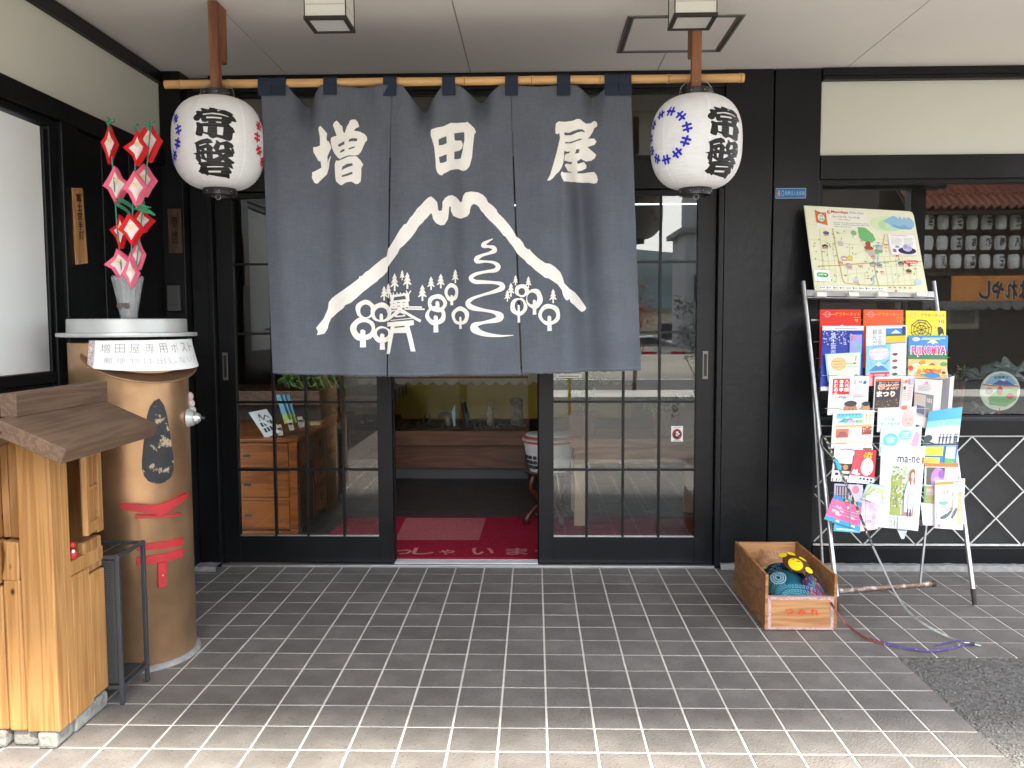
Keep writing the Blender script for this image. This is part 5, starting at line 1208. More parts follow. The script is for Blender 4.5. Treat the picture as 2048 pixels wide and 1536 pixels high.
p.text('つけ', .121,.868,.032,(40,50,40), w=.04); p.text('もの', .121,.828,.032,(40,50,40), w=.04)
p.ell(.215,.935,.0145,.024,(200,30,45)); p.text('3', .2085,.920,.031,(245,240,235)); p.text('Masudaya', .237,.915,.046,(200,25,45), w=.155, bold=.03); p.text('(Pickles Shop)', .402,.922,.034,(90,75,70), w=.13, bold=.0)
p.text('Open / 8:30~18:30   Open 365 days', .243,.868,.028,(60,60,60), w=.25, bold=0); p.text('*10:00~17:30(Wed)', .29,.838,.022,(90,90,90), w=.11, bold=0)
p.text('Saga-zuke is an original pickle of Japanese radish &', .243,.800,.020,(90,90,90), w=.32, bold=0); p.text('cucumber. The English speaking owner offers many', .243,.778,.020,(90,90,90), w=.325, bold=0); p.text('recipes using Saga-zuke.', .243,.754,.020,(90,90,90), w=.16, bold=0)
for k, c_ in enumerate(((216,232,190),(190,220,170),(198,226,196))): p.ell(.72+.03*k,.83-.02*k,.13-.03*k,.09-.02*k,c_,22)
p.poly([[(.70,.86),(.80,.93),(.86,.965),(.90,.965),(.97,.90),(.99,.86),(.98,.80),(.88,.78),(.78,.80)]], (150,190,220)); p.poly([[(.80,.93),(.86,.972),(.90,.972),(.945,.925),(.92,.90),(.90,.925),(.885,.89),(.865,.93),(.845,.895),(.83,.92)]], (232,232,215))
p.poly([[(.765,.80),(.80,.82),(.85,.80),(.89,.825),(.93,.79),(.97,.80),(.95,.77),(.85,.765)]], (120,170,210))
p.poly([[(.46,.64),(.46,.77),(.53,.765),(.59,.69),(.605,.62),(.57,.585),(.49,.60)]], (120,185,115)); p.ell(.415,.695,.026,.032,(135,190,125))
p.poly([[(.50,.50),(.49,.53),(.51,.545),(.505,.58),(.525,.60),(.54,.60),(.555,.58),(.55,.545),(.575,.52),(.565,.50)]], (165,80,55)); p.poly([[(.49,.50),(.59,.50),(.58,.39),(.55,.38),(.52,.44)]], (200,190,185)); p.rect(.515,.495,.56,.51,(215,60,45))
p.poly([[(.59,.56),(.65,.56),(.655,.52),(.60,.51)]], (110,190,220)); p.stroke([(.63,.5,.02),(.61,.45,.014),(.59,.36,.010)], (150,200,220), 4); p.ell(.60,.48,.022,.03,(120,185,120)); p.ell(.635,.49,.018,.03,(120,185,120))
for x, y in ((.54,.40),(.765,.42),(.235,.32),(.305,.30),(.50,.13),(.60,.22),(.675,.55),(.42,.28)):
    p.rect(x, y+.018, x+.032, y+.025, (215,60,50)); p.rect(x+.005, y-.005, x+.010, y+.018, (215,60,50)); p.rect(x+.022, y-.005, x+.027, y+.018, (215,60,50))
for x, y, c_, c2_ in ((.165,.66,(90,110,140),(60,80,110)),(.14,.50,(60,60,65),(170,150,120)),(.295,.37,(185,150,140),(235,230,220)),(.345,.375,(215,200,60),(225,215,120)),(.545,.31,(110,120,130),(190,200,205)),(.60,.30,(150,160,165),(120,130,140)),(.80,.325,(70,80,95),(150,160,165)),(.86,.24,(110,100,70),(70,60,50)),(.33,.27,(190,190,205),(150,150,170)),(.28,.55,(205,210,200),(180,190,180)),(.63,.5,(180,190,190),(200,205,200)),(.37,.11,(210,215,215),(190,200,205))):
    p.poly([[(x-.022,y),(x+.022,y),(x+.028,y+.028),(x,y+.045),(x-.028,y+.028)]], c_); p.rect(x-.018, y+.004, x+.018, y+.020, c2_)
    p.rect(x-.024, y-.014, x+.024, y-.007, (215,110,90))
for k in range(64):
    x, y = random.uniform(.03,.97), random.uniform(.06,.72)
    if .7 < x and y > .42: continue
    p.ell(x, y, .0045, .012, random.choice([(120,150,95),(140,160,120),(150,160,150)]), 6)
for k in range(26):
    x, y = random.uniform(.05,.95), random.uniform(.08,.7); c_ = random.choice([(90,150,190),(215,90,80),(120,120,110),(70,130,180)]); p.rect(x, y, x+random.uniform(.008,.03), y+.008, c_)
p.stroke([(.49,.07,.012),(.53,.11,.010),(.52,.15,.014),(.545,.19,.018)], (150,195,205), 4); p.ell(.57,.235,.008,.014,(40,140,215)); p.ell(.925,.12,.03,.035,(190,215,225))
p.rect(.72,.445,.975,.71,(232,218,215)); p.rect(.728,.455,.967,.70,(246,244,240)); tlines(p,.74,.85,.57,.66,6,(175,175,175),.3); tlines(p,.86,.95,.57,.66,6,(175,175,175),.3); p.rect(.745,.68,.90,.687,(225,150,160))
p.ell(.875,.50,.082,.042,(38,36,75),22); p.ell(.88,.535,.045,.045,(205,200,225),12); p.ell(.865,.55,.02,.03,(160,160,195),9); p.ell(.90,.53,.02,.025,(175,175,210),9); p.poly([[(.745,.48),(.775,.475),(.775,.515),(.748,.52)]], (150,110,170)); p.ell(.79,.545,.02,.018,(165,165,200),10)
p.poly([[(.835,.345),(.945,.35),(.955,.365),(.945,.385),(.835,.38),(.825,.362)]], (220,45,40)); p.poly([[(.85,.35),(.875,.30),(.885,.35)]], (220,45,40)); p.text('You are Here', .842,.352,.024,(250,245,240), w=.10, bold=.02)
p.rect(.005,.105,.145,.235,(250,250,246)); p.poly([[(.045,.155),(.115,.150),(.13,.165),(.13,.19),(.115,.203),(.045,.207),(.03,.193),(.03,.168)]], (35,175,85)); p.text('LINE Pay', .043,.167,.026,(250,255,250), w=.075, bold=.035)
p.rect(.035,.012,.63,.052,(250,249,244))
for k, c_ in enumerate(((150,150,160),(120,140,170),(215,50,60),(110,110,110),(190,190,190),(50,60,130),(120,120,140),(60,90,170),(150,160,170),(40,140,215))):
    x = .05+k*.057; p.ell(x, .033, .0065, .012, c_, 10); p.rect(x+.010, .028, x+.035, .038, (160,160,165))
for k in range(5): p.rect(.65+.045*k,.045,.67+.045*k,.055,(110,110,100))
p.ell(.71,.012,.009,.014,(225,60,140),10)
p.build('printed_map', mp_)

# --- leaflets: rows from the top (quads measured TL, TR, BR, BL)
PK = (228,60,120)
def outernet(num, c_t):
    def d(p):
        p.line([(.05,.915),(.38,.915)], .012, (240,150,130)); p.ring(.18,.915,(.075,.055),(.052,.038),(215,150,150))
        p.text('アウターネット', .37,.885,.062*1.05,c_t, w=.60, bold=.0); p.text(num, .84,.78,.055,c_t, w=.09, bold=0); p.line([(.82,.86),(.97,.86)], .008, c_t)
        p.ell(.53,.70,.06,.03,(235,235,240)) if num == '9' else None
    return d
leaflet('orange-red magazine with yellow katakana title, top left pocket', ((1640,619),(1722,619),(1722,735),(1640,735)), .010, (226,52,38), outernet('9',(245,200,60)), 'magazine', .005)
leaflet('orange magazine with yellow katakana title, top middle pocket', ((1727,619),(1807,620),(1807,735),(1727,735)), .010, (238,92,40), outernet('11',(240,190,50)), 'magazine', .006)
def webm(p):
    p.ring(.18,.915,(.075,.055),(.052,.038),(205,205,120)); p.text('アウターネット', .36,.885,.065,(150,110,30), w=.60, bold=.0); p.text('10', .82,.78,.055,(150,110,30), w=.13, bold=0)
    K_ = (55,45,20); cx_, cy_ = .38,.66; rings_ = [(.27,.18),(.20,.135),(.12,.08)]
    for rx_, ry_ in rings_:
        pts = [(cx_+rx_*math.cos(k*.785+.3), cy_+ry_*math.sin(k*.785+.3)) for k in range(9)]; p.line(pts, .016, K_)
    for k in range(8): p.line([(cx_,cy_),(cx_+.27*math.cos(k*.785+.3), cy_+.18*math.sin(k*.785+.3))], .012, K_)
    p.poly([[(.78,.70),(.86,.72),(.93,.66),(.95,.55),(.90,.60),(.84,.57),(.82,.52),(.80,.60)]], K_)
leaflet('yellow magazine with black spider web cover, top right pocket', ((1812,621),(1892,622),(1892,735),(1812,735)), .010, (238,220,48), webm, 'magazine', .010)
def blum(p):
    p.rect(0,.93,1,1,(238,240,245)); p.rect(.3,.955,.85,.967,(160,165,180)); random.seed(5)
    for k in range(70): p.ell(random.uniform(.02,.75), random.uniform(.70,.92), .018, .012, random.choice([(190,195,235),(150,160,225),(220,215,240)]), 6)
    p.line([(.0,.72),(.3,.76),(.6,.86),(.7,.92)], .012, (60,50,90)); p.rect(.66,.56,.95,.86,(150,165,225))
    p.text('富士宮市', .20,.80,.075,(235,240,250), w=.13, vert=True, bold=0); p.text('彩', .68,.76,.08,(235,110,110), w=.12); p.text('四', .83,.76,.08,(225,150,190), w=.11); p.text('季', .82,.62,.08,(110,190,150), w=.12); p.text('々', .69,.62,.07,(170,150,220), w=.1)
    p.rect(0,.0,1,.06,(235,238,245))
leaflet('dark blue city guide with white vertical title and cherry blossoms', ((1645,652),(1727,652),(1724,782),(1640,782)), .022, (42,62,165), blum, 'magazine', .004)
def gid(p):
    p.text('富士宮市', .28,.83,.10,(70,75,80), w=.11, vert=True, bold=-.01); p.text('観光ガイド', .15,.83,.10,(70,75,80), w=.11, vert=True, bold=-.01)
    p.rect(.48,.60,.97,.94,(60,130,205)); p.rect(.48,.60,.97,.80,(225,195,40)); p.rect(.48,.60,.97,.66,(150,140,195)); p.poly([[(.60,.84),(.72,.91),(.85,.84)]], (235,240,245)); p.rect(.88,.80,.965,.97,(35,45,75)); p.rect(.48,.79,.97,.82,(60,90,60))
leaflet('white tourist guide with yellow field photo, behind the pink welcome map', ((1733,652),(1814,650),(1812,752),(1731,755)), .022, (240,241,243), gid, 'brochure', .004)
def fjm(p):
    p.rect(0,.0,1,.46,(225,190,120)); p.rect(0,.44,1,.62,(60,120,70)); p.poly([[(.28,.68),(.55,.88),(.66,.89),(.90,.70),(.95,.62),(.1,.62)]], (90,140,205)); p.poly([[(.45,.81),(.55,.885),(.66,.89),(.76,.81),(.68,.83),(.62,.79),(.55,.84)]], (240,245,250))
    p.rect(.33,.925,.93,.945,(225,225,120)); p.rect(.30,.895,.80,.912,(220,225,150)); p.ell(.18,.91,.10,.045,(240,230,240)); p.text('るるぶ', .09,.885,.045,(220,60,120), w=.17)
    p.text('FUJINOMIYA', .05,.49,.27,(250,250,250), w=.92, bold=.075); p.text('FUJINOMIYA', .07,.505,.24,(226,45,125), w=.88, bold=.04)
    for k in range(22): p.ell(random.uniform(.05,.95), random.uniform(.06,.38), random.uniform(.05,.1), random.uniform(.03,.06), random.choice([(225,60,45),(240,240,230),(235,140,40),(120,60,35),(90,160,70),(240,205,80)]), 10)
    p.rect(.22,.22,.80,.30,(245,215,80)); p.text('Mt. Fuji', .38,.11,.12,(235,120,30), w=.46, bold=.05); p.ell(.62,.07,.2,.06,(50,130,200))
leaflet('glossy travel magazine with large pink Latin lettering over a snowy peak', ((1818,671),(1896,671),(1893,758),(1815,756)), .030, (50,140,205), fjm, 'magazine', .006)
def cok(p):
    p.poly([[(.05,0),(.95,.02),(.97,.98),(.04,.97)]], (222,236,205)); p.ell(.36,.62,.24,.24,(226,180,120),8); p.ell(.36,.62,.20,.20,(236,196,140),8)
    for i in range(3): p.rect(.2,.50+.1*i,.52,.525+.1*i,(205,150,90))
    p.poly([[(.2,.2),(.45,.30),(.62,.15),(.45,.05)]], (240,215,175)); p.ell(.87,.15,.07,.09,(70,150,205)); p.rect(.6,.60,.9,.63,(120,195,150)); p.rect(.62,.48,.92,.51,(130,200,170)); p.ell(.82,.62,.04,.04,(215,100,60)); p.line([(.85,.7),(.86,.88)], .02, (110,90,70))
leaflet('pale green leaflet showing a square biscuit, leaning from left pocket', ((1650,708),(1722,704),(1720,762),(1656,764)), .036, (150,205,235), cok, 'leaflet', .002)
def wel(p):
    p.rect(.0,.0,.62,1,(135,200,228)); p.rect(.62,0,1,1,(240,238,236)); p.rect(0,0,.62,.30,(235,170,175)); p.text('ENGLISH MAP', .17,.945,.03,(60,90,130), w=.33, bold=0); p.ell(.32,.78,.27,.16,(240,190,205),8)
    p.text('FUJINOMIYA', .08,.82,.075,(250,245,248), w=.48, bold=.05); p.text('WELCOME', .11,.73,.075,(250,245,248), w=.42, bold=.05); p.text('MAP', .20,.63,.08,(250,245,248), w=.24, bold=.06)
    p.poly([[(.07,.36),(.24,.50),(.32,.58),(.40,.50),(.58,.36)]], (70,130,185)); p.poly([[(.22,.48),(.32,.59),(.42,.48),(.36,.50),(.31,.46),(.27,.51)]], (248,250,252))
    p.rect(.10,.28,.60,.325,(215,45,60)); p.rect(.13,.20,.57,.23,(215,45,60)); p.rect(.17,0,.215,.30,(215,45,60)); p.rect(.49,0,.535,.30,(215,45,60)); p.rect(.28,.10,.44,.22,(150,200,235))
    p.line([(.58,.62),(.50,.52),(.42,.55)], .012, (110,60,60))
    for x, y in ((.1,.58),(.13,.52),(.55,.60),(.50,.57)): p.ell(x, y, .02, .013, (215,80,100), 7)
    for k, c_ in enumerate(((225,215,200),(120,50,50),(165,80,50),(90,90,90),(80,80,80))): p.ell(.73, .90-.16*k, .07, .035, c_); tlines(p,.82,.97,.875-.16*k,.925-.16*k,2,(160,160,160),.3)
leaflet('sky blue and pink English welcome map with red torii gate', ((1733,692),(1811,686),(1808,770),(1731,772)), .037, (235,238,240), wel, 'map leaflet', .003)
def hach(p):
    p.rect(.09,.52,.52,.94,(215,35,45)); 
    for k, s_ in enumerate(('八代目','春風亭','柳橋の会')): p.text(s_, .39-.135*k,.81,.095,(250,240,238), w=.105, vert=True, bold=.04)
    p.text('~一門会~', .09,.41,.07,(60,30,35), w=.42, bold=.01); p.text('2.9', .60,.80,.08,(70,80,100), w=.22, bold=0); p.ell(.90,.83,.04,.05,(40,110,190)); p.text('(土)', .82,.80,.06,(90,100,120), w=.10, bold=0); p.text('2019年', .58,.92,.03,(130,130,130), w=.14, bold=0)
    tlines(p,.58,.95,.58,.72,3,(170,170,180),.3); tlines(p,.60,.95,.42,.52,4,(140,130,130),.35); tlines(p,.15,.28,.04,.28,3,(190,180,180),.2)
    p.ell(.55,.10,.16,.22,(190,125,90)); p.ell(.55,.27,.15,.08,(60,50,45)); p.ell(.93,.14,.10,.15,(195,135,100)); p.ell(.93,.26,.10,.06,(40,35,35)); p.rect(.49,.12,.53,.14,(60,35,30)); p.rect(.58,.12,.62,.14,(60,35,30)); p.rect(.5,.03,.6,.045,(235,225,215)); p.ell(.48,.0,.28,.09,(225,220,205))
leaflet('white event poster with red square of white kanji and smiling man', ((1659,753),(1738,752),(1735,828),(1655,830)), .044, (243,241,238), hach, 'flyer', .003)
def mats(p):
    p.rect(.02,.03,.67,.94,(52,34,52)); p.rect(.02,.87,.67,.94,(225,105,50)); p.rect(.02,.03,.67,.34,(70,50,38))
    p.text('第三十三回', .10,.80,.05,(235,225,235), w=.5, bold=0)
    p.text('楊光祭', .08,.62,.17,(245,230,205), w=.56, bold=.06); p.text('楊光祭', .095,.635,.14,(225,110,60), w=.53, bold=.0); p.text('まつり', .06,.42,.17,(245,230,205), w=.48, bold=.06)
    for k in range(44): p.ell(random.uniform(.06,.64), random.uniform(.05,.36), .012, .010, random.choice([(235,190,100),(200,120,50),(120,100,60),(70,90,60)]), 6)
    p.rect(.70,.03,.98,.95,(238,215,205)); tlines(p,.84,.97,.3,.7,9,(180,150,160),.4); tlines(p,.72,.80,.3,.7,7,(210,160,100),.4); p.rect(.71,.05,.84,.16,(235,110,60)); p.ell(.76,.83,.04,.05,(235,110,90)); p.rect(.85,.75,.97,.92,(190,175,200)); p.rect(.715,.60,.76,.70,(60,40,40))
leaflet('dark festival flyer with glowing white and orange characters', ((1750,754),(1829,752),(1822,824),(1746,824)), .044, (242,238,236), mats, 'flyer', .003)
def gry(p):
    p.poly([[(.35,.90),(.42,.955),(.49,.90),(.45,.90),(.42,.925),(.39,.90)]], (200,70,60)); p.rect(.30,.875,.54,.885,(170,120,115)); tlines(p,.12,.62,.74,.86,4,(150,140,135),.3)
    p.rect(.0,.22,.42,.68,(175,165,158)); p.rect(.42,.22,.70,.68,(120,115,112)); p.rect(.1,.25,.40,.42,(80,85,110)); p.ell(.2,.55,.1,.1,(185,160,140)); p.text('101', .46,.52,.09,(205,200,195), w=.18); p.rect(.0,.66,.70,.685,(120,115,112))
t = leaflet('grey newspaper-like pamphlet folded open with creased side pages, right pocket', ((1830,757),(1886,760),(1876,868),(1826,846)), .046, (205,198,192), gry, 'pamphlet', .003)
mb = MB()
for k in range(5):
    x0 = 1884+k*4; A_, B_, C_, D_ = rk(x0, 760-k*1.5, .046+.004*k), rk(x0+9, 755-k, .030+.006*k), rk(x0+1, 850, .030), rk(x0-8, 858, .046)
    mb.quad(A_, B_, C_, D_)
mb.build('loose_page', pcol((200,192,196)), t)
def tow(p):
    p.rect(.08,.78,.72,.93,(110,195,215)); p.poly([[(.10,.68),(.35,.84),(.60,.68)]], (60,150,200)); p.poly([[(.28,.79),(.35,.84),(.42,.79)]], (245,250,250))
    for k, c_ in enumerate(((120,190,110),(235,170,190),(235,170,190),(120,190,110),(140,195,120))): p.ell(.32+.09*k,.70,.05,.05,c_,9)
    for k in range(7): p.rect(.14+.08*k,.87,.17+.08*k,.90,(60,110,140))
    p.rect(.75,.68,.95,.95,(250,225,190)); p.rect(.765,.70,.935,.93,(248,242,232)); p.text('11', .785,.72,.18,(240,170,90), w=.13, bold=.05)
    p.rect(.07,.55,.95,.61,(240,180,110)); p.rect(.09,.27,.40,.51,(215,115,85)); p.rect(.72,.33,.96,.55,(175,90,70)); p.rect(.1,.12,.9,.17,(245,205,160))
    for i in range(4):
        for j in range(7-i): p.ell(.13+.038*j+.019*i, .31+.035*i, .014, .016, (60,60,80), 6)
    for k in range(14): p.ell(random.uniform(.74,.94), random.uniform(.35,.53), .02, .02, random.choice([(220,160,130),(140,60,50),(235,200,180)]), 7)
    tlines(p,.44,.68,.30,.52,6,(170,165,160),.3); tlines(p,.1,.6,.17,.25,2,(200,150,120),.3)
leaflet('white town newsletter with orange bars, blue mountain and number 11', ((1667,822),(1749,820),(1744,893),(1662,897)), .054, (246,243,238), tow, 'newsletter', .004)
def bab(p):
    p.ell(.30,.42,.28,.34,(205,222,230),20); p.text('ママ会', .17,.45,.13,(95,115,130), w=.27, bold=0); p.text('オトナ女子会', .08,.26,.13,(95,115,130), w=.50, bold=0); p.text('食コスメ', .17,.06,.13,(95,115,130), w=.32, bold=0)
    p.ell(.79,.46,.15,.34,(222,180,170),20); p.ell(.79,.72,.13,.14,(226,190,180),16); p.ell(.74,.50,.012,.02,(90,60,55),8); p.ell(.85,.50,.012,.02,(90,60,55),8); p.ell(.80,.34,.03,.02,(190,120,115),8); p.rect(.70,.0,.90,.13,(225,215,215))
leaflet('pale lilac flyer with sleepy baby portrait and grey katakana text', ((1756,816),(1833,813),(1831,864),(1754,864)), .054, (214,212,222), bab, 'flyer', .003)
def bub(p):
    p.ell(.25,.55,.18,.25,(110,190,225),16); p.ell(.25,.55,.14,.16,(130,200,230),16); p.ell(.60,.72,.17,.18,(130,195,230),9); p.poly([[(.75,.1),(.78,.5),(.86,.85),(.97,.7),(.93,.35),(.85,.12)]], (235,160,195)); p.poly([[(.1,.0),(.2,.18),(.45,.15),(.5,0)]], (215,130,200)); tlines(p,.5,.72,.60,.82,3,(240,250,255),.4); tlines(p,.15,.36,.45,.65,3,(235,248,255),.4); p.rect(0,.0,1,.1,(240,236,242))
leaflet('light blue leaflet with blue and pink speech bubbles, middle column', ((1762,856),(1844,853),(1840,910),(1758,912)), .060, (198,224,236), bub, 'leaflet', .003)
def sil(p):
    p.rect(.0,.0,1,.33,(48,120,180)); p.rect(.0,.62,1,.68,(205,228,232)); p.rect(.0,.50,1,.62,(228,232,222)); p.rect(.0,.68,1,.80,(140,205,225)); p.rect(.0,.80,1,1,(75,170,210))
    p.poly([[(0,.335),(1,.335),(1,.40),(.8,.37),(.55,.36),(.3,.37),(0,.45)]], (55,65,70)); p.ell(.10,.47,.12,.07,(60,75,75),9)
    for k, x in enumerate((.42,.52,.62,.73,.86,.92)):
        p.rect(x-.022,.40,x+.022,.50,(50,60,70)); p.ell(x,.525,.022,.018,(50,60,70),8); p.rect(x-.02,.36,x-.005,.41,(50,60,70)); p.rect(x+.005,.36,x+.02,.41,(50,60,70)); p.line([(x-.05,.47),(x,.49),(x+.045,.46)], .012, (50,60,70))
    p.text('よる', .26,.64,.11,(236,246,250), w=.26, bold=0); p.text('って', .58,.65,.06,(225,240,245), w=.2, bold=0)
    p.rect(.05,.14,.56,.31,(235,225,70)); p.rect(.05,.0,.50,.11,(235,215,90)); p.rect(.64,.10,.93,.31,(205,215,225)); p.rect(.64,.02,.93,.09,(90,175,90)); tlines(p,.09,.52,.16,.30,5,(150,140,50),.25); tlines(p,.09,.46,.01,.10,3,(170,130,50),.25)
leaflet('curled blue poster with silhouettes of people on a hill, right pocket', ((1858,823),(1925,814),(1911,930),(1840,926)), .056, (225,230,235), sil, 'poster', .0015, bend=.006)
def eye(p):
    p.stroke([(.12,.86,.02),(.3,.90,.035),(.6,.87,.03),(.85,.90,.05)], (110,115,120), 3); p.stroke([(.15,.80,.01),(.4,.84,.012),(.7,.80,.014)], (150,155,160), 3)
    p.rect(.05,.30,.60,.50,(45,40,45)); p.ell(.16,.40,.07,.07,(215,165,90)); p.ell(.33,.40,.07,.07,(200,140,70)); p.rect(.5,.55,.78,.72,(125,120,125)); p.rect(.74,.75,.97,.96,(90,100,60)); p.rect(.08,.17,.16,.24,(40,40,40)); p.rect(.22,.17,.5,.23,(60,60,60)); p.text('11/24', .02,.0,.09,(50,50,50), w=.40, bold=0)
leaflet('white catalogue sheet with car outline and gold rings, lower left pocket', ((1670,890),(1746,893),(1739,968),(1662,962)), .064, (242,242,241), eye, 'flyer', .003)
def redf(p):
    p.rect(.0,.0,1,.14,(244,244,242)); p.ell(.66,.46,.26,.28,(248,246,246),18); p.text('入籍に', .45,.84,.09,(250,225,60), w=.40, bold=.04); p.text('できる', .42,.73,.10,(250,225,60), w=.40, bold=.04); p.text('大人の', .48,.45,.09,(215,70,90), w=.30, bold=0); p.text('恋活', .62,.34,.09,(215,70,90), w=.22, bold=0); p.ell(.80,.30,.04,.03,(220,50,90),8)
    p.poly([[(.05,.20),(.12,.36),(.22,.30),(.28,.38),(.30,.24),(.42,.22),(.40,.17)]], (245,235,235)); p.text('24', .10,.02,.10,(60,60,60), w=.14, bold=0)
    for k in range(4): p.poly([[(.42+.14*k,.035),(.48+.14*k,.035),(.52+.14*k,.07),(.48+.14*k,.105),(.42+.14*k,.105)]], (50,45,50))
leaflet('bright red flyer with white oval and yellow text, curling at its left edge', ((1712,899),(1753,900),(1748,965),(1697,958)), .070, (200,28,42), redf, 'flyer', .001, bend=-.004)
def mane(p):
    p.text('ma-ne', .36,.795,.075,(60,60,70), w=.53, bold=.012); p.rect(.36,.875,.50,.88,(180,180,185)); p.ell(.965,.83,.035,.045,(165,110,75),12)
    p.rect(.245,.155,.80,.765,(205,212,195)); p.rect(.245,.155,.50,.64,(160,172,70)); p.rect(.70,.40,.80,.70,(95,115,75)); random.seed(9)
    for k in range(120): p.ell(random.uniform(.27,.56), random.uniform(.26,.74), random.uniform(.012,.03), random.uniform(.008,.016), random.choice([(190,198,120),(225,228,205),(150,165,75),(240,240,235),(120,140,90),(175,180,140)]), 7)
    p.poly([[(.48,.155),(.80,.155),(.80,.30),(.66,.22)]], (170,130,105))
    p.poly([[(.56,.20),(.55,.42),(.60,.55),(.68,.585),(.78,.55),(.79,.38),(.76,.20)]], (212,212,232)); p.rect(.64,.13,.68,.24,(60,60,85)); p.rect(.705,.13,.74,.24,(60,60,85))
    p.ell(.72,.66,.062,.058,(170,85,50),14); p.poly([[(.665,.66),(.655,.54),(.69,.52),(.70,.62)]], (170,85,50)); p.poly([[(.77,.66),(.785,.54),(.755,.52),(.75,.62)]], (170,85,50)); p.ell(.72,.635,.042,.045,(238,195,172),14); p.rect(.715,.60,.735,.605,(200,90,85)); p.rect(.70,.64,.71,.645,(70,40,35)); p.rect(.73,.64,.74,.645,(70,40,35)); p.rect(.70,.565,.74,.60,(238,195,172))
    p.ring(.25,.075,(.12,.052),(.112,.047),(80,80,90)); p.text('特集', .18,.055,.045,(90,90,100), w=.13, bold=-.01); p.rect(.44,.0,.92,.15,(216,222,232)); p.text('旬のカラ', .47,.075,.055,(120,125,140), w=.40, bold=-.01)
leaflet('large white magazine with thin Latin title and photo of a standing woman', ((1763,892),(1851,893),(1836,1062),(1756,1054)), .066, (240,240,246), mane, 'magazine', .005, bend=.006)
leaflet('white and blue striped paper corner poking out below the bottom rail', ((1790,1050),(1818,1052),(1808,1078),(1803,1078)), .052, (225,232,238), lambda p: [p.rect(0,.2*k,1,.2*k+.06,(150,190,210)) for k in range(5)], 'leaflet', .001)
def iri(p):
    p.rect(0,.90,1,1,(232,120,40)); p.rect(.05,.45,.62,.88,(85,85,70)); p.ell(.40,.60,.22,.28,(185,130,205),12); p.ell(.36,.50,.12,.16,(205,165,225),10); p.ell(.5,.72,.1,.1,(150,90,175),9); p.rect(.60,.55,.98,.86,(238,228,238)); p.text('エステサロン', .62,.74,.08,(190,70,150), w=.33, bold=0); p.text('ラベンダー', .64,.60,.08,(160,100,180), w=.29, bold=0)
    p.rect(.0,.0,.5,.42,(160,155,95)); p.rect(.05,.20,.35,.36,(200,170,160)); p.rect(.3,.0,.7,.15,(200,200,196)); p.rect(.0,.05,.05,.4,(70,190,110))
leaflet('leaflet with purple iris photo and orange top band, right column', ((1850,925),(1917,926),(1912,1010),(1848,1006)), .062, (225,222,222), iri, 'leaflet', .003)
def hiz(p):
    p.rect(.0,.90,.98,.96,(240,150,60)); p.rect(.22,.66,.60,.82,(205,110,95)); p.rect(.235,.67,.585,.81,(247,240,238)); p.text('ひざ', .25,.695,.10,(60,50,50), w=.22, bold=.03); p.text('への', .48,.70,.05,(90,80,80), w=.1, bold=0)
    p.rect(.62,.72,.96,.94,(250,240,242)); p.text('愛情', .66,.84,.08,(225,120,150), w=.2, bold=0); p.text('シニア', .66,.74,.07,(225,120,150), w=.25, bold=0)
    p.ell(.28,.54,.17,.065,(110,180,170),14); p.rect(.13,.555,.42,.60,(242,246,244)); p.rect(.78,.10,.92,.75,(238,190,150)); p.text('アサヒ', .80,.60,.10,(225,150,100), w=.1, vert=True, bold=0)
    p.poly([[(.45,.40),(.62,.62),(.75,.66),(.74,.52),(.62,.40)]], (232,205,195)); p.stroke([(.18,.21,.05),(.35,.25,.09),(.52,.36,.10),(.58,.42,.04)], (90,100,98), 3); p.stroke([(.56,.22,.05),(.66,.30,.08),(.74,.42,.07)], (90,100,98), 3)
    for k in range(4): p.line([(.36+.04*k,.30+.025*k),(.44+.04*k,.33+.025*k)], .012, (235,235,235))
    p.rect(.18,.09,.86,.095,(180,120,110)); p.ell(.13,.055,.05,.03,(230,120,90),10); p.text('アサヒメディカルシューズ', .22,.035,.04,(90,70,70), w=.62, bold=0)
leaflet('white shoe leaflet with orange band and grey shoe pair, front of lower right pocket', ((1870,961),(1930,957),(1926,1060),(1870,1056)), .074, (244,236,234), hiz, 'leaflet', .004)
leaflet('plain white folded sheet sagging low between the magazine and shoe leaflet', ((1842,1005),(1872,1008),(1874,1052),(1846,1050)), .058, (238,238,240), None, 'leaflet', .002)
def pnk(p):
    p.rect(.0,.0,1,.16,(35,160,215)); p.rect(.0,.86,1,1,(35,140,200)); p.rect(.35,.86,.85,.97,(40,45,75)); p.text('知', .40,.865,.10,(235,205,120), w=.2, bold=.03)
    for k in range(22): p.ell(random.uniform(.1,.9), random.uniform(.22,.80), random.uniform(.04,.10), random.uniform(.03,.07), random.choice([(240,190,205),(215,215,222),(235,90,140),(200,120,170),(250,235,240),(150,140,160)]), 9)
    for x in (.35,.8): p.ell(x,.08,.06,.04,(225,240,250),10)
    for k in range(3): p.rect(.1,.55-.1*k,.9,.56-.1*k,(250,220,230))
leaflet('pink and cyan tilted leaflet hanging out of the bottom left pocket', ((1668,990),(1724,1006),(1719,1062),(1648,1038)), .076, (232,95,150), pnk, 'leaflet', .003)
leaflet('cyan leaflet peeking out beneath the tilted pink one', ((1672,1010),(1722,1012),(1720,1066),(1667,1062)), .068, (60,170,215), lambda p: p.rect(.1,.05,.9,.12,(200,230,240)), 'leaflet', .002)
def lil(p):
    for k in range(14): p.ring(random.uniform(.45,.9), random.uniform(.1,.8), (.10,.05), (.07,.035), random.choice([(190,150,215),(170,120,200),(215,190,230)]), 10)
leaflet('pale pink leaflet with lilac swirls beside the white magazine', ((1724,992),(1758,996),(1756,1058),(1720,1063)), .064, (240,205,215), lil, 'leaflet', .003)
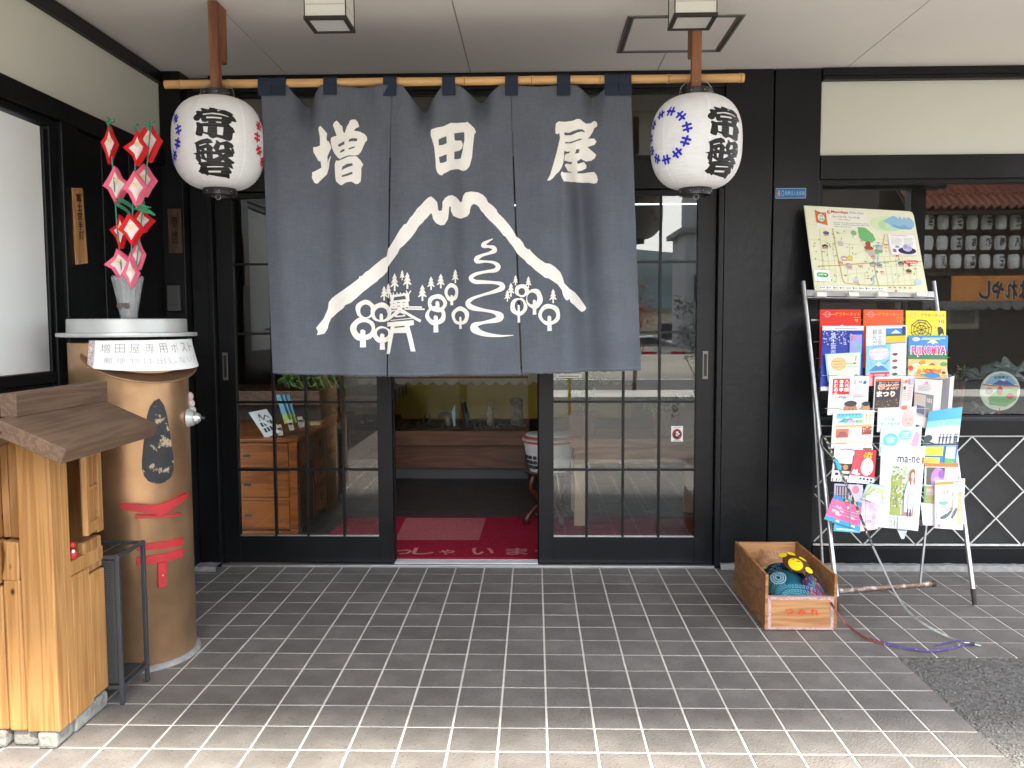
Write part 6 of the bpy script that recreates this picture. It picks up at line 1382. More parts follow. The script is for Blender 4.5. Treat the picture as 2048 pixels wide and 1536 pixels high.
def purp(p): p.rect(.05,.1,.5,.9,(90,70,80)); p.ell(.75,.75,.12,.2,(225,120,130)); [p.rect(.08+.1*k,.2,.12+.1*k,.85,(190,170,180)) for k in range(4)]
leaflet('lilac clear-sleeved card standing behind the tilted pink leaflet', ((1669,967),(1726,970),(1724,1012),(1668,1006)), .066, (190,185,210), purp, 'card', .003)
# fanned booklet
fb = thing('leaflet', rk(1735,1000,.07), 'fanned open booklet of pale blue and yellow pages, bottom left pocket', 'booklet', 'brochures in the rack pockets')
O_ = rk(1722, 998, .066)
for k in range(9):
    a_ = (1735+k*3.2, 966+k*2.2); b_ = (1772-k*.8+(k%2)*3, 972+k*5.2); P1, P2_, P3 = rk(a_[0], a_[1], .070+.004*k), rk(b_[0], b_[1], .078+.005*k), rk(1726+k, 1000, .066+.002*k)
    mb = MB().quad(O_+RN*.001*k, P1, P2_, P3); mb.build('page', pcol([(150,205,225),(225,235,235),(200,190,90),(235,225,170),(140,200,215),(215,205,100),(240,240,238),(170,210,220),(235,238,236)][k]), fb)

# ================================================================== LEASHES
LS1 = mat('patterned_strap', (.03,.035,.06), .7, var=.2, wear=((.45,.42,.20), 55, .52)); LSG = mat('grey_strap', (.22,.22,.21), .6, var=.2, vs=60); LSR = mat('red_brown_strap', (.20,.055,.04), .6, var=.2, vs=50); LSP = mat('purple_strap', (.08,.06,.20), .6, var=.3, wear=((.5,.45,.55), 90, .6))
CY = mat('cyan_plastic', (.02,.36,.62), .4)
def smooth3(P_, n=8):
    P_ = [Vector(q) for q in P_]; out = []
    for i in range(len(P_)-1):
        a, b, c, d = P_[max(i-1,0)], P_[i], P_[i+1], P_[min(i+2,len(P_)-1)]
        for k in range(n): t = k/n; out.append(.5*((2*b)+(c-a)*t+(2*a-5*b+4*c-d)*t*t+(3*b-3*c+d-a)*t**3))
    return out+[P_[-1]]
l1 = thing('leash', at(1790,1240,Z=0), 'navy and yellow patterned leash looped on the rack leg and trailing to the floor', 'leash')
pA = smooth3([rk(1644,870,.014), rk(1652,880,.06), rk(1663,905,.085), rk(1680,940,.098), rk(1700,985,.108), rk(1712,1010,.110), at(1728,1050,Y=-.735), at(1745,1092,Y=-.80)])
MB().ribbon(pA, .0125, RN*-.2+RU, .0022).build('patterned_part', LS1, l1)
pB = smooth3([pA[-1], at(1768,1140,Y=-.87), at(1790,1185,Y=-.935), at(1820,1226,Y=-1.0), at(1858,1254,Y=-1.05), at(1893,1272,Z=.012), at(1926,1284,Z=.004)])
MB().ribbon(pB, lambda i: .0105 if i < 10 else .009, lambda i: RN*-.2+RU if i < 20 else Vector((0,.6,1)), .0020).build('grey_part', LSG, l1)
pC = smooth3([rk(1644,870,.014), rk(1641,885,.02), rk(1650,905,.06), rk(1668,925,.08), rk(1686,950,.098)])
MB().ribbon(pC, .006, RN*-.2+RU, .002).build('thin_loop', LBLK, l1)
MB().ribbon([rk(1671,918,.098), rk(1676,930,.101), rk(1680,940,.104)], .017, RU, .004).build('slider', CY, l1)
e_ = at(1928,1285,Z=.006); MB().tube([e_, e_+Vector((.02,-.005,0))], .004, 8).build('clip', STEEL, l1)
l2 = thing('leash', at(1760,1290,Z=0), 'reddish brown and purple leash running from the dog box across the tiles', 'leash')
pD = smooth3([(1.262,-.80,.16), (1.30,-.88,.165), at(1660,1203,Y=-.925), at(1672,1222,Y=-.965), at(1688,1243,Z=.03), at(1712,1264,Z=.008), at(1740,1280,Z=.005), at(1785,1291,Z=.004)])
MB().ribbon(pD, .0095, lambda i: (1,.5,0) if i < 14 else (.5,.5,1), .0018).build('brown_part', LSR, l2)
pE = smooth3([at(1740,1279,Z=.006), at(1785,1290,Z=.007), at(1820,1297,Z=.007), at(1862,1302,Z=.006), at(1900,1297,Z=.005), at(1930,1290,Z=.004), at(1948,1289,Z=.006)])
MB().ribbon(pE, .011, lambda i: (.1,.7,1) if i < 16 else (0,1,.3), .0016).build('purple_part', LSP, l2)
MB().ribbon(smooth3([at(1948,1289,Z=.005), at(1925,1282,Z=.006), at(1900,1284,Z=.007), at(1872,1290,Z=.005)]), .008, (0,1,.3), .0016).build('purple_part', LSP, l2)
e_ = at(1942,1288,Z=.010); mb = MB().tube([e_, e_+Vector((.012,-.004,.002))], .0065, 8); mb.build('swivel', LBLK, l2); MB().tube([e_+Vector((.012,-.004,0)), e_+Vector((.032,-.012,-.002))], .0035, 8).build('clip', STEEL, l2)

# ================================================================== INSIDE THE SHOP
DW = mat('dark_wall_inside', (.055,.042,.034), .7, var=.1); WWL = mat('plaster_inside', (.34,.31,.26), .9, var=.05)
room = thing('shop_interior', (0, 2.6, 0), 'dim shop interior walls and low ceiling seen through the entrance', 'interior')
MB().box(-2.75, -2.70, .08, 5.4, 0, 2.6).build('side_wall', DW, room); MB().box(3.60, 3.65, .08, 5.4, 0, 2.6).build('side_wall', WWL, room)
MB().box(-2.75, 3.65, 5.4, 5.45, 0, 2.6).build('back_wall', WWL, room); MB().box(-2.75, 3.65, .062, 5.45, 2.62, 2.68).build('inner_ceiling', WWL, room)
MB().box(1.30, 1.36, .10, 1.5, 0, 2.6).build('partition', DW, room); MB().box(1.36, 3.6, 1.25, 1.30, 0, 2.6).build('reflection_backing', DW, room)  # dark back panel added behind the display window to strengthen its reflections
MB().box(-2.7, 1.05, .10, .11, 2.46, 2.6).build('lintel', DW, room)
ifl = MB().box(-2.75, 3.65, .10, 5.45, -.03, -.003).build('shop_floor', mat('inner_grout', (.16,.155,.15), .9), kind='structure')
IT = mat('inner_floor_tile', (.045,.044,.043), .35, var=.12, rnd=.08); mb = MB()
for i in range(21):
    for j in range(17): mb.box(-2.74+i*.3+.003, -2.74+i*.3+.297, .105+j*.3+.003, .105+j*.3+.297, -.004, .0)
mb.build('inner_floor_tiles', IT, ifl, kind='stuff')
# mat with greeting
CR_ = mat('crimson_carpet', (.36,.018,.045), .95, var=.25, vs=60, bump=.4, bs=400, spec=.1); CP_ = mat('rose_carpet', (.50,.14,.15), .95, var=.3, vs=120, bump=.4, bs=400, spec=.1)
dm = thing('door_mat', (.1, .62, 0), 'crimson entrance mat with rose square and brushed hiragana greeting just inside the door', 'mat')
mx0, mx1, my0, my1 = -1.13, 1.30, .13, 1.10
MB().box(mx0, mx1, my0, my1, 0, .009).build('carpet', CR_, dm, bevel=.003)
sq = [at(812,1036,Z=.011), at(972,1036,Z=.011), at(958,1080,Z=.011), at(790,1080,Z=.011)]
MB().quad(sq[0], sq[3], sq[2], sq[1]).build('rose_square', CP_, dm)
mat('mat_letter', (.62,.24,.25), .95, var=.1)
gx = [at(x, 1097, Z=.01).x for x in (690, 742, 795, 828, 880, 945, 1012, 1070, 1130)]
for ch, x in zip('いらっしゃいませ', gx):
    p = Print(lambda x, y, lf=0: Vector((x, y, .0095+lf)), lift=.0012); p.text(ch, x, my0+.05, .14 if ch not in 'っゃ' else .10, 'mat_letter', w=.125 if ch not in 'っゃ' else .09, bold=.02); p.build('greeting_letter', dm)
# chest of drawers
TANSU = wood('chest_orange', (.36,.11,.022), (.22,.06,.012), (2.5,20,26), rough=.35, rings=5, bump=.06); TAN2 = wood('chest_dark', (.16,.055,.02), (.08,.03,.012), (20,2.5,26), rough=.4)
ch_ = thing('drawer_chest', (-1.7, 1.0, 0), 'orange wooden drawer chest with dark iron fittings inside, behind the left door', 'chest')
cx0, cx1, cy0, cy1, ch0 = -2.12, -1.325, .67, 2.3, .585
MB().box(cx0, cx1, cy0+.012, cy1, .02, ch0-.02).build('carcass', TAN2, ch_, bevel=.003); MB().box(cx0-.01, cx1+.01, cy0-.01, cy1, ch0-.02, ch0).build('top_board', TANSU, ch_, bevel=.003)
for x in (cx0, cx1-.05): MB().box(x, x+.05, cy0, cy0+.012, .0, ch0-.02).build('stile', TANSU, ch_, bevel=.002)
for z0, z1 in ((.03,.20),(.225,.385),(.41,.555)):
    d = MB().box(cx0+.055, cx1-.055, cy0+.003, cy0+.012, z0, z1).build('drawer', TANSU, ch_, bevel=.003)
    MB().box(cx1-.33, cx1-.29, cy0-.003, cy0+.003, (z0+z1)/2-.008, (z0+z1)/2+.006).build('drawer_pull', IR, d)
for z in (.0,.205,.39): MB().box(cx0+.05, cx1-.05, cy0+.001, cy0+.012, z, z+.018).build('rail', TANSU, ch_, bevel=.001)
for k in range(5):
    y = cy0+.02+k*.33
    MB().box(cx1-.002, cx1+.008, y, y+.03, 0, ch0-.02).build('iron_strap', IR, ch_)
    for z in (.12,.30,.48): MB().box(cx1-.001, cx1+.006, y+.05, y+.30, z-.07, z+.07).build('side_drawer', TAN2 if (k+int(z*10)) % 2 else TANSU, ch_, bevel=.003); MB().lathe([(.028,0),(.028,.004),(.01,.008)], (cx1+.006, y+.175, z), 14, ax=(1,0,0)).build('iron_knob', IR, ch_)
# goods on the chest
BRD = mat('white_board', (.60,.60,.58), .6); 
pb_ = thing('price_board', (-1.62, .78, ch0), 'tilted white price board with black marks on top of the chest', 'price board')
q = [at(497,825,Y=.82), at(533,818,Y=.84), at(562,862,Y=.74), at(531,877,Y=.74)]
n_ = (q[1]-q[0]).cross(q[3]-q[0]).normalized(); n_ = -n_ if n_.y > 0 else n_
mb = MB(); mb.add(q+[v-n_*.012 for v in q], [(0,1,2,3),(7,6,5,4),(0,4,5,1),(1,5,6,2),(2,6,7,3),(3,7,4,0)]); mb.build('board', BRD, pb_)
p = Print(quadfn(*q, n_), lift=.006)
for i in range(4):
    for j in range(2): p.rect(.2+.18*i,.15+.22*j,.33+.18*i,.31+.22*j,(35,32,32))
p.stroke([(.3,.6,.05),(.45,.85,.06),(.5,.6,.05),(.7,.75,.05),(.85,.62,.04)], (35,32,32), 3); p.build('print', pb_)
GB = mat('blue_packet', (.10,.30,.42), .35, var=.1, vs=30); GY = mat('lime_packet', (.30,.42,.03), .35, var=.1, vs=30)
for k in range(3):
    t = thing('snack_packet', at(556+10*k, 850, Y=.84+.02*k), ('leftmost','middle','rightmost')[k]+' of three blue packets with lime green bottoms standing on the chest', 'packet', 'packets on the chest')
    a_, b_, c_, d_ = at(552+9*k,790,Y=.90+.02*k), at(560+9*k,789,Y=.90+.02*k), at(580+7*k,845,Y=.84+.02*k), at(569+7*k,848,Y=.84+.02*k)
    m1, m2 = a_.lerp(d_,.68), b_.lerp(c_,.68); e = Vector((0,.012,0))
    MB().prism([a_,b_,m2,m1], e).build('packet_top', GB, t); MB().prism([m1,m2,c_,d_], e).build('packet_foot', GY, t)
TAGP = mat('price_tag_paper', (.50,.46,.38), .7)
for k, (x, y, Y_) in enumerate(((558,862,.74),(580,852,.80),(600,846,.86))):
    t = thing('price_tag', at(x, y, Y=Y_), ('nearest','second','third')[k]+' white price tag clipped at the front edge of the chest top', 'price tag', 'price tags on the chest')
    a_ = at(x-6,y-12,Y=Y_+.01); b_ = at(x+4,y-13,Y=Y_+.01); c_ = at(x+9,y+8,Y=Y_); d_ = at(x-1,y+10,Y=Y_); MB().prism([a_,b_,c_,d_], (0,.002,0)).build('tag', TAGP, t); MB().bar(at(x-3,y-4,Y=Y_-.002), at(x+4,y-5,Y=Y_-.002), .002, .012).build('mark', LBLK, t)
for k in range(2):
    t = thing('snack_box', at(608+26*k,848,Y=1.35), ('left','right')[k]+' pale yellow boxed goods in the shade behind the chest top', 'box', 'yellow boxes')
    a_ = at(596+25*k, 857, Y=1.35); b_ = at(618+25*k, 844, Y=1.35); MB().box(a_.x, b_.x, 1.35, 1.45, a_.z, b_.z).build('carton', mat('pale_yellow', (.42,.36,.18), .6), t); MB().box(b_.x-.01, b_.x+.0, 1.349, 1.3495, a_.z, b_.z).build('stripe', RED, t)
# upper shelf with greens
shf = thing('display_shelf', (-1.7, 1.8, .8), 'brown stepped display shelf above and behind the chest, left of the doorway', 'shelf')
a_ = at(552,782,Y=1.6); b_ = at(640,802,Y=1.6)
MB().box(-2.65, b_.x, 1.6, 2.3, b_.z-.03, a_.z).build('ledge', TAN2, shf, bevel=.004); MB().box(-2.65, b_.x-.02, 1.7, 2.3, 0, b_.z-.03).build('support', DW, shf)
a_ = at(640,780,Y=2.4); MB().box(-1.5, -1.05, 2.1, 3.6, a_.z-.12, a_.z-.02).build('ledge', TAN2, shf, bevel=.004)
MB().box(-1.5, -1.1, 2.1, 3.6, 0, .45).build('support', TAN2, shf); 
for k in range(6):
    t = thing('price_tag', (-1.05, 2.15+.2*k, .70), ('nearest','second nearest','third nearest','fourth','fifth','farthest')[k]+' small price tag in the slanting row along the brown side shelf', 'price tag', 'price tags along the shelf edge')
    MB().obox((-1.045, 2.15+.2*k, a_.z-.07), (.002,.0,0), (0,.035,.01), (0,-.012,.045)).build('tag', TAGP, t); MB().obox((-1.0425, 2.15+.2*k, a_.z-.07), (.0006,0,0), (0,.02,.005), (0,-.004,.014)).build('mark', LBLK, t)
LF = mat('leaf_green', (.05,.13,.025), .6, var=.3, vs=20, rnd=.2); LF2 = mat('leaf_light', (.16,.26,.06), .6, var=.3, vs=20)
def leafclump(mb, c, r, n, sz, mi=(0,1)):
    for _ in range(n):
        d = Vector((random.gauss(0,1), random.gauss(0,1), random.gauss(0,1))).normalized()*random.uniform(.3,1); p_ = Vector(c)+Vector((d.x*r[0], d.y*r[1], d.z*r[2]))
        a = Vector((random.uniform(-1,1),random.uniform(-1,1),random.uniform(-1,1))).normalized()*sz*random.uniform(.6,1.3); b = a.cross(Vector((random.uniform(-1,1),random.uniform(-1,1),random.uniform(-1,1)))).normalized()*sz*.35
        mb.add([p_-a, p_+b, p_+a, p_-b], [(0,1,2,3)], random.choice(mi))
gv = thing('leafy_vegetables', (-1.7,1.8,.86), 'bundles of dark leafy greens on the shelf just under the curtain hem', 'vegetables'); mb = MB()
for k in range(7): leafclump(mb, at(575+16*k, 762+random.uniform(-3,6), Y=1.75), (.06,.08,.045), 60, .03)
mb.build('leaves', [LF, LF2], gv, kind='stuff')
mb = MB()
for k in range(9): a_ = at(566+14*k, 748, Y=1.72); b_ = at(580+14*k, 776, Y=1.66); mb.tube([a_, b_], .004, 5)
mb.build('stalks', LF2, gv, kind='stuff')
PKM = [mat('pickle_red', (.30,.04,.03), .35, var=.3, vs=40), mat('pickle_green', (.14,.20,.03), .35, var=.3, vs=40), mat('pickle_pale', (.45,.42,.34), .35, var=.3, vs=40), mat('pickle_brown', (.20,.09,.03), .35, var=.3, vs=40)]
random.seed(31); _ord = ['first','second','third','fourth','fifth','sixth','seventh','eighth','ninth','tenth','eleventh','twelfth']
for k in range(12):
    Y_ = 1.75+.10*k; x = 652+9*k+random.uniform(-2,2); y = 905-3.5*k+random.uniform(-10,10); a_ = at(x-5, y-26, Y=Y_); b_ = at(x+6, y+16, Y=Y_)
    t = thing('pickle_packet', Vector((a_.x, Y_, b_.z)), _ord[k]+' hanging pickle packet from the left on the slanting rack inside the left door', 'packet', 'pickle packets on the inner rack')
    mb = MB(); mb.grid(lambda u, v: Vector((a_.x+(b_.x-a_.x)*u, Y_-.012*math.sin(math.pi*u)*math.sin(math.pi*v), b_.z+(a_.z-b_.z)*v)), 4, 4); mb.grid(lambda u, v: Vector((b_.x+(a_.x-b_.x)*u, Y_+.012*math.sin(math.pi*u)*math.sin(math.pi*v), b_.z+(a_.z-b_.z)*v)), 4, 4)
    mb.build('pouch', PKM[k % 4], t, smooth=60); MB().box(a_.x+.005, b_.x-.005, Y_-.016, Y_-.014, b_.z+(a_.z-b_.z)*.35, b_.z+(a_.z-b_.z)*.62).build('pouch_label', TAGP, t); MB().tube([(a_.x*.5+b_.x*.5, Y_, a_.z-.004),(a_.x*.5+b_.x*.5, Y_, a_.z+.05)], .0015, 5).build('hook', STEEL, t)
bdo = thing('sliding_screen', (-.95, 3.4, 0), 'pale paper screen panel in the far left depth of the shop', 'screen')
a_ = at(733,700,Y=3.4); b_ = at(745,845,Y=3.4); MB().box(a_.x, b_.x, 3.4, 3.43, .5, 1.9).build('screen_paper', mat('screen_paper', (.70,.70,.62), .9), bdo); MB().box(b_.x+.0, b_.x+.03, 3.39, 3.44, .0, 1.95).build('screen_frame', TAN2, bdo)
# back counter with showcase
cnt = thing('showcase_counter', (-.5, 2.8, 0), 'brown wooden counter with low glass showcase at the back of the shop', 'counter')
a_ = at(1072,957,Z=0); kx1 = .06; yc = 2.53
CB = wood('counter_brown', (.20,.08,.035), (.13,.05,.02), (2,20,20), rough=.4, bump=.05)
zp = at(930,935,Y=yc).z; zd = at(930,890,Y=yc-.06).z; zt_ = at(930,862,Y=yc-.12).z
MB().box(-1.6, kx1, yc, 3.4, .0, zp).build('plinth', mat('grey_plinth', (.12,.125,.125), .6, var=.08), cnt); MB().box(-1.6, kx1-.01, yc-.05, 3.4, zp, zd).build('counter_front', CB, cnt, bevel=.004); MB().box(-1.62, kx1+.01, yc-.12, 3.42, zd, zt_).build('counter_top', CB, cnt, bevel=.006)
OC = mat('ochre_backdrop', (.30,.21,.035), .9, var=.1, vs=3); 
bkd = thing('showcase_backdrop', (-.4, 3.3, zt_), 'ochre yellow backdrop with pale scalloped valance behind the driftwood ornaments', 'backdrop')
MB().box(-1.55, 1.0, 3.30, 3.32, zt_, 1.35).build('cloth', OC, bkd)
mb = MB(); zv = at(930,765,Y=3.27).z
for k in range(22): 
    x = -1.5+k*.115; mb.add([(x,3.285,zv+.12),(x,3.285,zv+.01)]+[(x+.115*i/6,3.285,zv+.01-.035*math.sin(math.pi*i/6)) for i in range(1,6)]+[(x+.115,3.285,zv+.01),(x+.115,3.285,zv+.12)], [tuple(range(9))])
mb.build('valance', mat('valance_cream', (.45,.42,.30), .9), bkd); MB().box(-1.55, 1.0, 3.24, 3.28, zv+.12, zv+.155).build('valance_rail', TAN2, bkd)
MB().box(-1.6, kx1, yc-.05, yc-.045, zt_, zt_+.42).build('showcase_glass', glassmat('showcase_pane', (.95,.96,.95), .012), cnt); MB().box(-1.6, kx1, yc-.055, yc-.04, zt_+.42, zt_+.437).build('glass_rail', TAN2, cnt)
gp = at(800,790,Y=yc+.1)
mb = MB(); random.seed(4)
for k in range(420): r = random.uniform(.006,.014); mb.ell((random.uniform(-1.0,kx1-.05), random.uniform(yc+.0,yc+.5), zt_+r*.5), (r,r,r*.7), 5, 3)
mb.build('gravel', mat('dark_gravel', (.06,.07,.05), .8, var=.3), kind='stuff')
DRK = mat('driftwood_dark', (.035,.028,.022), .5, var=.3, vs=20); DRP = mat('driftwood_pale', (.26,.24,.17), .8, var=.45, vs=25, bump=.5, bs=50); MOSS = mat('stump_bark', (.13,.12,.085), .9, var=.6, vs=22, bump=.6, bs=50)
def fig(name, lab, parts, Y_=2.75):
    t = thing(name, at(parts[0][1][0][0], 858, Y=Y_), lab, 'ornament', 'driftwood ornaments in the showcase')
    for nm, pts, rad, m in parts:
        P_ = smooth3([at(x, y, Y=Y_+dy) for x, y, dy in pts], 5); k = len(P_); rr = [(rad[0]*(1-i/(k-1))+rad[1]*(i/(k-1)))*(1+random.uniform(-.12,.12)) for i in range(k)]
        MB().tube(P_, rr, 9).build(nm, m, t, smooth=60)
fig('driftwood_ornament', 'dark horned driftwood figure with two pale antlers', [('body',[(935,856,0),(933,835,0),(928,815,0),(926,805,0)],(.035,.018),DRK),('antler',[(925,805,0),(922,797,0),(920,796,0)],(.006,.003),DRP),('antler',[(927,805,0),(927,797,0),(926,795,0)],(.006,.003),DRP),('arm',[(933,838,0),(943,840,-.02),(946,848,-.02)],(.016,.008),DRK)])
fig('driftwood_ornament', 'pale rabbit-eared root figure in the middle of the showcase', [('body',[(982,856,0),(981,840,0),(981,820,0)],(.038,.022),DRP),('head',[(981,824,0),(981,815,0)],(.026,.022),DRP),('ear',[(978,815,0),(977,806,0),(979,800,0)],(.009,.007),DRP),('ear',[(985,815,0),(987,806,0),(986,800,0)],(.009,.007),DRP),('arm',[(975,826,0),(968,834,0),(964,828,0)],(.008,.005),DRP),('arm',[(987,826,0),(992,832,0),(997,829,0)],(.008,.005),DRP),('foot',[(975,850,-.02),(972,858,-.02)],(.014,.010),DRK)])
fig('driftwood_ornament', 'broad mottled stump ornament with holes near the counter end', [('trunk',[(1036,858,0),(1034,840,0),(1033,815,0),(1033,801,0)],(.062,.052),MOSS),('crown',[(1022,806,0),(1033,800,0),(1044,806,0)],(.025,.025),MOSS),('root',[(1022,850,-.03),(1016,858,-.03)],(.022,.012),MOSS),('root',[(1046,850,-.03),(1053,858,-.03)],(.022,.012),MOSS)])
fig('driftwood_ornament', 'dark mushroom-shaped driftwood with a pale stalk, left in the showcase', [('stalk',[(898,858,0),(897,845,0),(895,835,0)],(.030,.020),DRP),('cap',[(876,832,0),(888,828,0),(900,830,0),(904,836,0)],(.016,.018),DRK)])
fig('driftwood_ornament', 'thin twiggy driftwood on a pale stone, far left in the showcase', [('twig',[(852,856,0),(848,838,0),(853,825,0)],(.010,.004),DRK),('twig',[(852,850,0),(860,836,0),(858,826,0)],(.008,.003),DRK),('stone',[(850,857,-.03),(862,857,-.03)],(.020,.018),DRP)])
t = thing('fang_shard', at(908,858,Y=2.7), 'pale blue pointed shard standing upright between ornaments', 'ornament'); q = [at(x, y, Y=2.7) for x, y in ((910,809),(911,858),(908,858),(903,824))]; MB().prism(q, (0,.01,0)).build('shard', mat('pale_shard', (.45,.55,.65), .4), t)
# basket on carved stand
bsk = thing('plastic_basket', at(1085,935,Y=.95), 'white plastic basket with red rimmed lid on a carved stand inside the doorway', 'basket')
bc = at(1098, 900, Y=.95); zb0, zb1 = at(1098,940,Y=.95).z, at(1098,868,Y=.95).z; PW_ = mat('translucent_white', (.72,.72,.72), .4)
br_ = at(1098,900,Y=.95).x-at(1046,900,Y=.95).x
mb = MB(); n = 40
MB().lathe([(br_*.74,0),(br_*.78,.01),(br_*.97,zb1-zb0-.05),(br_*.95,zb1-zb0-.052),(br_*.74,.012)], (bc.x,.95,zb0), 40, cap=True).build('tub', PW_, bsk, smooth=50)
for r_ in range(3):
    for k in range(7):
        a = -1.7+k*.26; q_ = Vector((bc.x+br_*.86*math.sin(a), .95-br_*.86*math.cos(a), zb0+.035+.03*r_)); MB().obox(q_, (math.cos(a)*.010, math.sin(a)*.010, 0), (0,0,.010), (math.sin(a)*.012,-math.cos(a)*.012,0)).build('slot', mat('slot_dark', (.05,.05,.05), .8), bsk)
for k, (rr_, zz) in enumerate(((1.02,-.050),(1.04,-.036),(1.0,-.022),(.90,-.008))): MB().lathe([(br_*rr_-.006,0),(br_*rr_,.003),(br_*rr_,.009),(br_*rr_-.006,.013)], (bc.x,.95,zb1+zz), 40).build('lid_ring', PW_ if k % 2 else mat('coral_rim', (.60,.12,.13), .4), bsk, smooth=50)
std = thing('carved_stand', (bc.x, .95, 0), 'glossy dark carved wooden flower stand under the basket', 'stand')
CW = mat('carved_wood', (.07,.022,.012), .2, var=.3, vs=12)
MB().lathe([(.145,-.02),(.155,-.01),(.155,.0),(.12,.0)], (bc.x,.95,zb0-.002), 28).build('top_disc', CW, std, smooth=50)
for k in range(4):
    a = .5+k*math.pi/2; P_ = [Vector((bc.x+r_*math.cos(a), .95+r_*math.sin(a), z)) for r_, z in ((.11,zb0-.02),(.13,zb0-.10),(.09,zb0*.55),(.07,zb0*.35),(.10,.12),(.16,.05),(.15,.02))]; MB().tube(smooth3(P_,5), .017, 8).build('leg', CW, std, smooth=60)
MB().ell((bc.x,.95,.10), (.05,.05,.06), 12, 8).build('carved_boss', CW, std, smooth=60)
# low display table on the right inside
tb = thing('display_table', (.75, 1.1, 0), 'brown plank display table with pale legs behind the right door glass', 'table')
TBW = wood('table_wood', (.46,.21,.09), (.32,.13,.05), (2,20,20), rough=.4, bump=.05)
MB().box(.33, 1.22, .85, 1.35, .50, .56).build('table_top', TBW, tb, bevel=.005); MB().box(.36, 1.18, .88, 1.3, .40, .498).build('apron', TBW, tb, bevel=.003)
PL_ = mat('pale_leg', (.72,.50,.32), .6, var=.1)
for x in (.36, 1.12):
    for y in (.86, 1.28): MB().box(x, x+.07, y, y+.07, 0, .399).build('leg', PL_, tb, bevel=.003)
def potplant(name, lab, x, y, z, r, h, n, sz, mats_, pot=True, kind='plant'):
    t = thing(name, (x, y, z), lab, kind)
    if pot: MB().lathe([(r*.45,0),(r*.6,.14),(r*.63,.15),(r*.5,.15),(r*.4,.1)], (x,y,z), 20).build('pot', mat('clay_pot', (.20,.09,.05), .8), t, smooth=50)
    mb = MB()
    for k in range(7): a = k*.9; mb.tube([(x,y,z+.12),(x+r*.5*math.cos(a),y+r*.5*math.sin(a),z+.12+h*.5),(x+r*.8*math.cos(a),y+r*.8*math.sin(a),z+.12+h*.9)], .004, 5)
    mb.build('stem', mat('twig_brown', (.12,.08,.05), .8), t)
    mb = MB(); random.seed(int(abs(x*100)+abs(y*10)))
    for k in range(8): a = k*.8; leafclump(mb, (x+r*.6*math.cos(a)*random.uniform(.2,1), y+r*.6*math.sin(a)*random.uniform(.2,1), z+.12+h*random.uniform(.35,1)), (r*.5,r*.5,h*.22), n//8, sz)
    mb.build('leaves', mats_, t, kind='stuff')
potplant('potted_plant', 'potted plant with light green leaves behind the right door glass under the curtain', .42, 1.0, .56, .16, .34, 360, .028, [LF, LF2])
potplant('potted_plant', 'low grassy potted plant on the right end of the display table', .95, 1.05, .56, .15, .12, 200, .03, [LF, LF2])
MB()
# goods in the display window
fan = thing('round_fan', at(1998,785,Y=.10), 'round paper fan printed with blue mountain and green field inside the display window', 'fan')
fc = at(2000, 782, Y=.09); fr1 = abs(at(2040,782,Y=.09).x-fc.x); fzr = fr1
MB().lathe([(fr1,0),(fr1,.003)], (fc.x, .092, fc.z), 40, ax=(0,-1,0)).build('fan_disc', pcol((228,226,205)), fan); MB().tube([(fc.x,.092,fc.z-fr1*.3),(fc.x,.092,fc.z-fr1*1.25)], .004, 8).build('handle', RED, fan)
p = Print(lambda x, y, lf=0: Vector((fc.x+x*fr1, .0885-lf, fc.z+y*fr1)), lift=.0012)
p.ell(0,.02,.95,.90,(225,222,200),32); p.poly([[(-.8,.35),(-.5,.75),(0,.93),(.5,.75),(.85,.35)]], (150,185,215)); p.poly([[(-.45,.32),(.05,.62),(.15,.62),(.75,.28)]], (75,85,160)); p.poly([[(-.05,.56),(.05,.63),(.15,.63),(.28,.54),(.15,.50),(.05,.54)]], (240,240,245))
p.poly([[(-.3,-.05),(.1,.08),(.85,.10),(.8,-.45),(.3,-.80),(-.5,-.70),(-.6,-.35)]], (120,175,105)); p.ell(-.02,.02,.16,.22,(200,45,45),9); p.ell(.5,-.25,.20,.18,(195,50,50),9); p.poly([[(-.9,.30),(-.4,.24),(.9,.22),(.9,.28),(-.4,.30),(-.9,.37)]], (205,95,70)); p.ell(-.55,.0,.2,.2,(200,160,160),9); p.text('全国富士', -.35,.62,.15,(45,60,80), w=.75)
p.build('fan_print', fan)
bag = thing('plastic_bag', at(1960,775,Y=.12), 'crumpled clear plastic wrapping around the round fan in the display window', 'plastic bag')
CLP = mat('clear_plastic', (.70,.74,.76), .15, var=.1, vs=30, trans=.5)
random.seed(8); mb = MB(); mb.grid(lambda u, v: Vector((at(1932,700,Y=.14).x+.30*u, .13+.03*math.sin(u*17+v*9)+.02*math.sin(v*23), at(1932,752,Y=.14).z+.05*v*(1+.5*math.sin(u*21))-.06*abs(u-.5)+.10*(u > .45)*v*.4)), 24, 8); mb.build('film', CLP, bag)
mb = MB(); mb.grid(lambda u, v: Vector((at(1948,700,Y=.13).x+.12*u, .12+.03*math.sin(u*13+v*7), at(1948,826,Y=.13).z+.05*v+.015*math.sin(u*16))), 16, 8); mb.build('film', CLP, bag)
potplant('potted_plant', 'small bushy plant with pale tips in a dark planter inside the display window', at(1915,750,Y=.35).x, .35, at(1915,772,Y=.35).z-.12, .07, .10, 260, .012, [LF2, mat('pale_flower', (.55,.5,.35), .7)])
MB()
disp = thing('display_shelf', (2.4, .6, .78), 'dark low shelf inside the display window right of the entrance', 'shelf')
MB().box(1.6, 3.55, .09, 1.2, .74, .772).build('shelf_board', mat('dark_shelf', (.03,.028,.027), .5), disp); MB().box(1.6, 3.55, 1.15, 1.2, .0, .74).build('shelf_leg', DW, disp); 

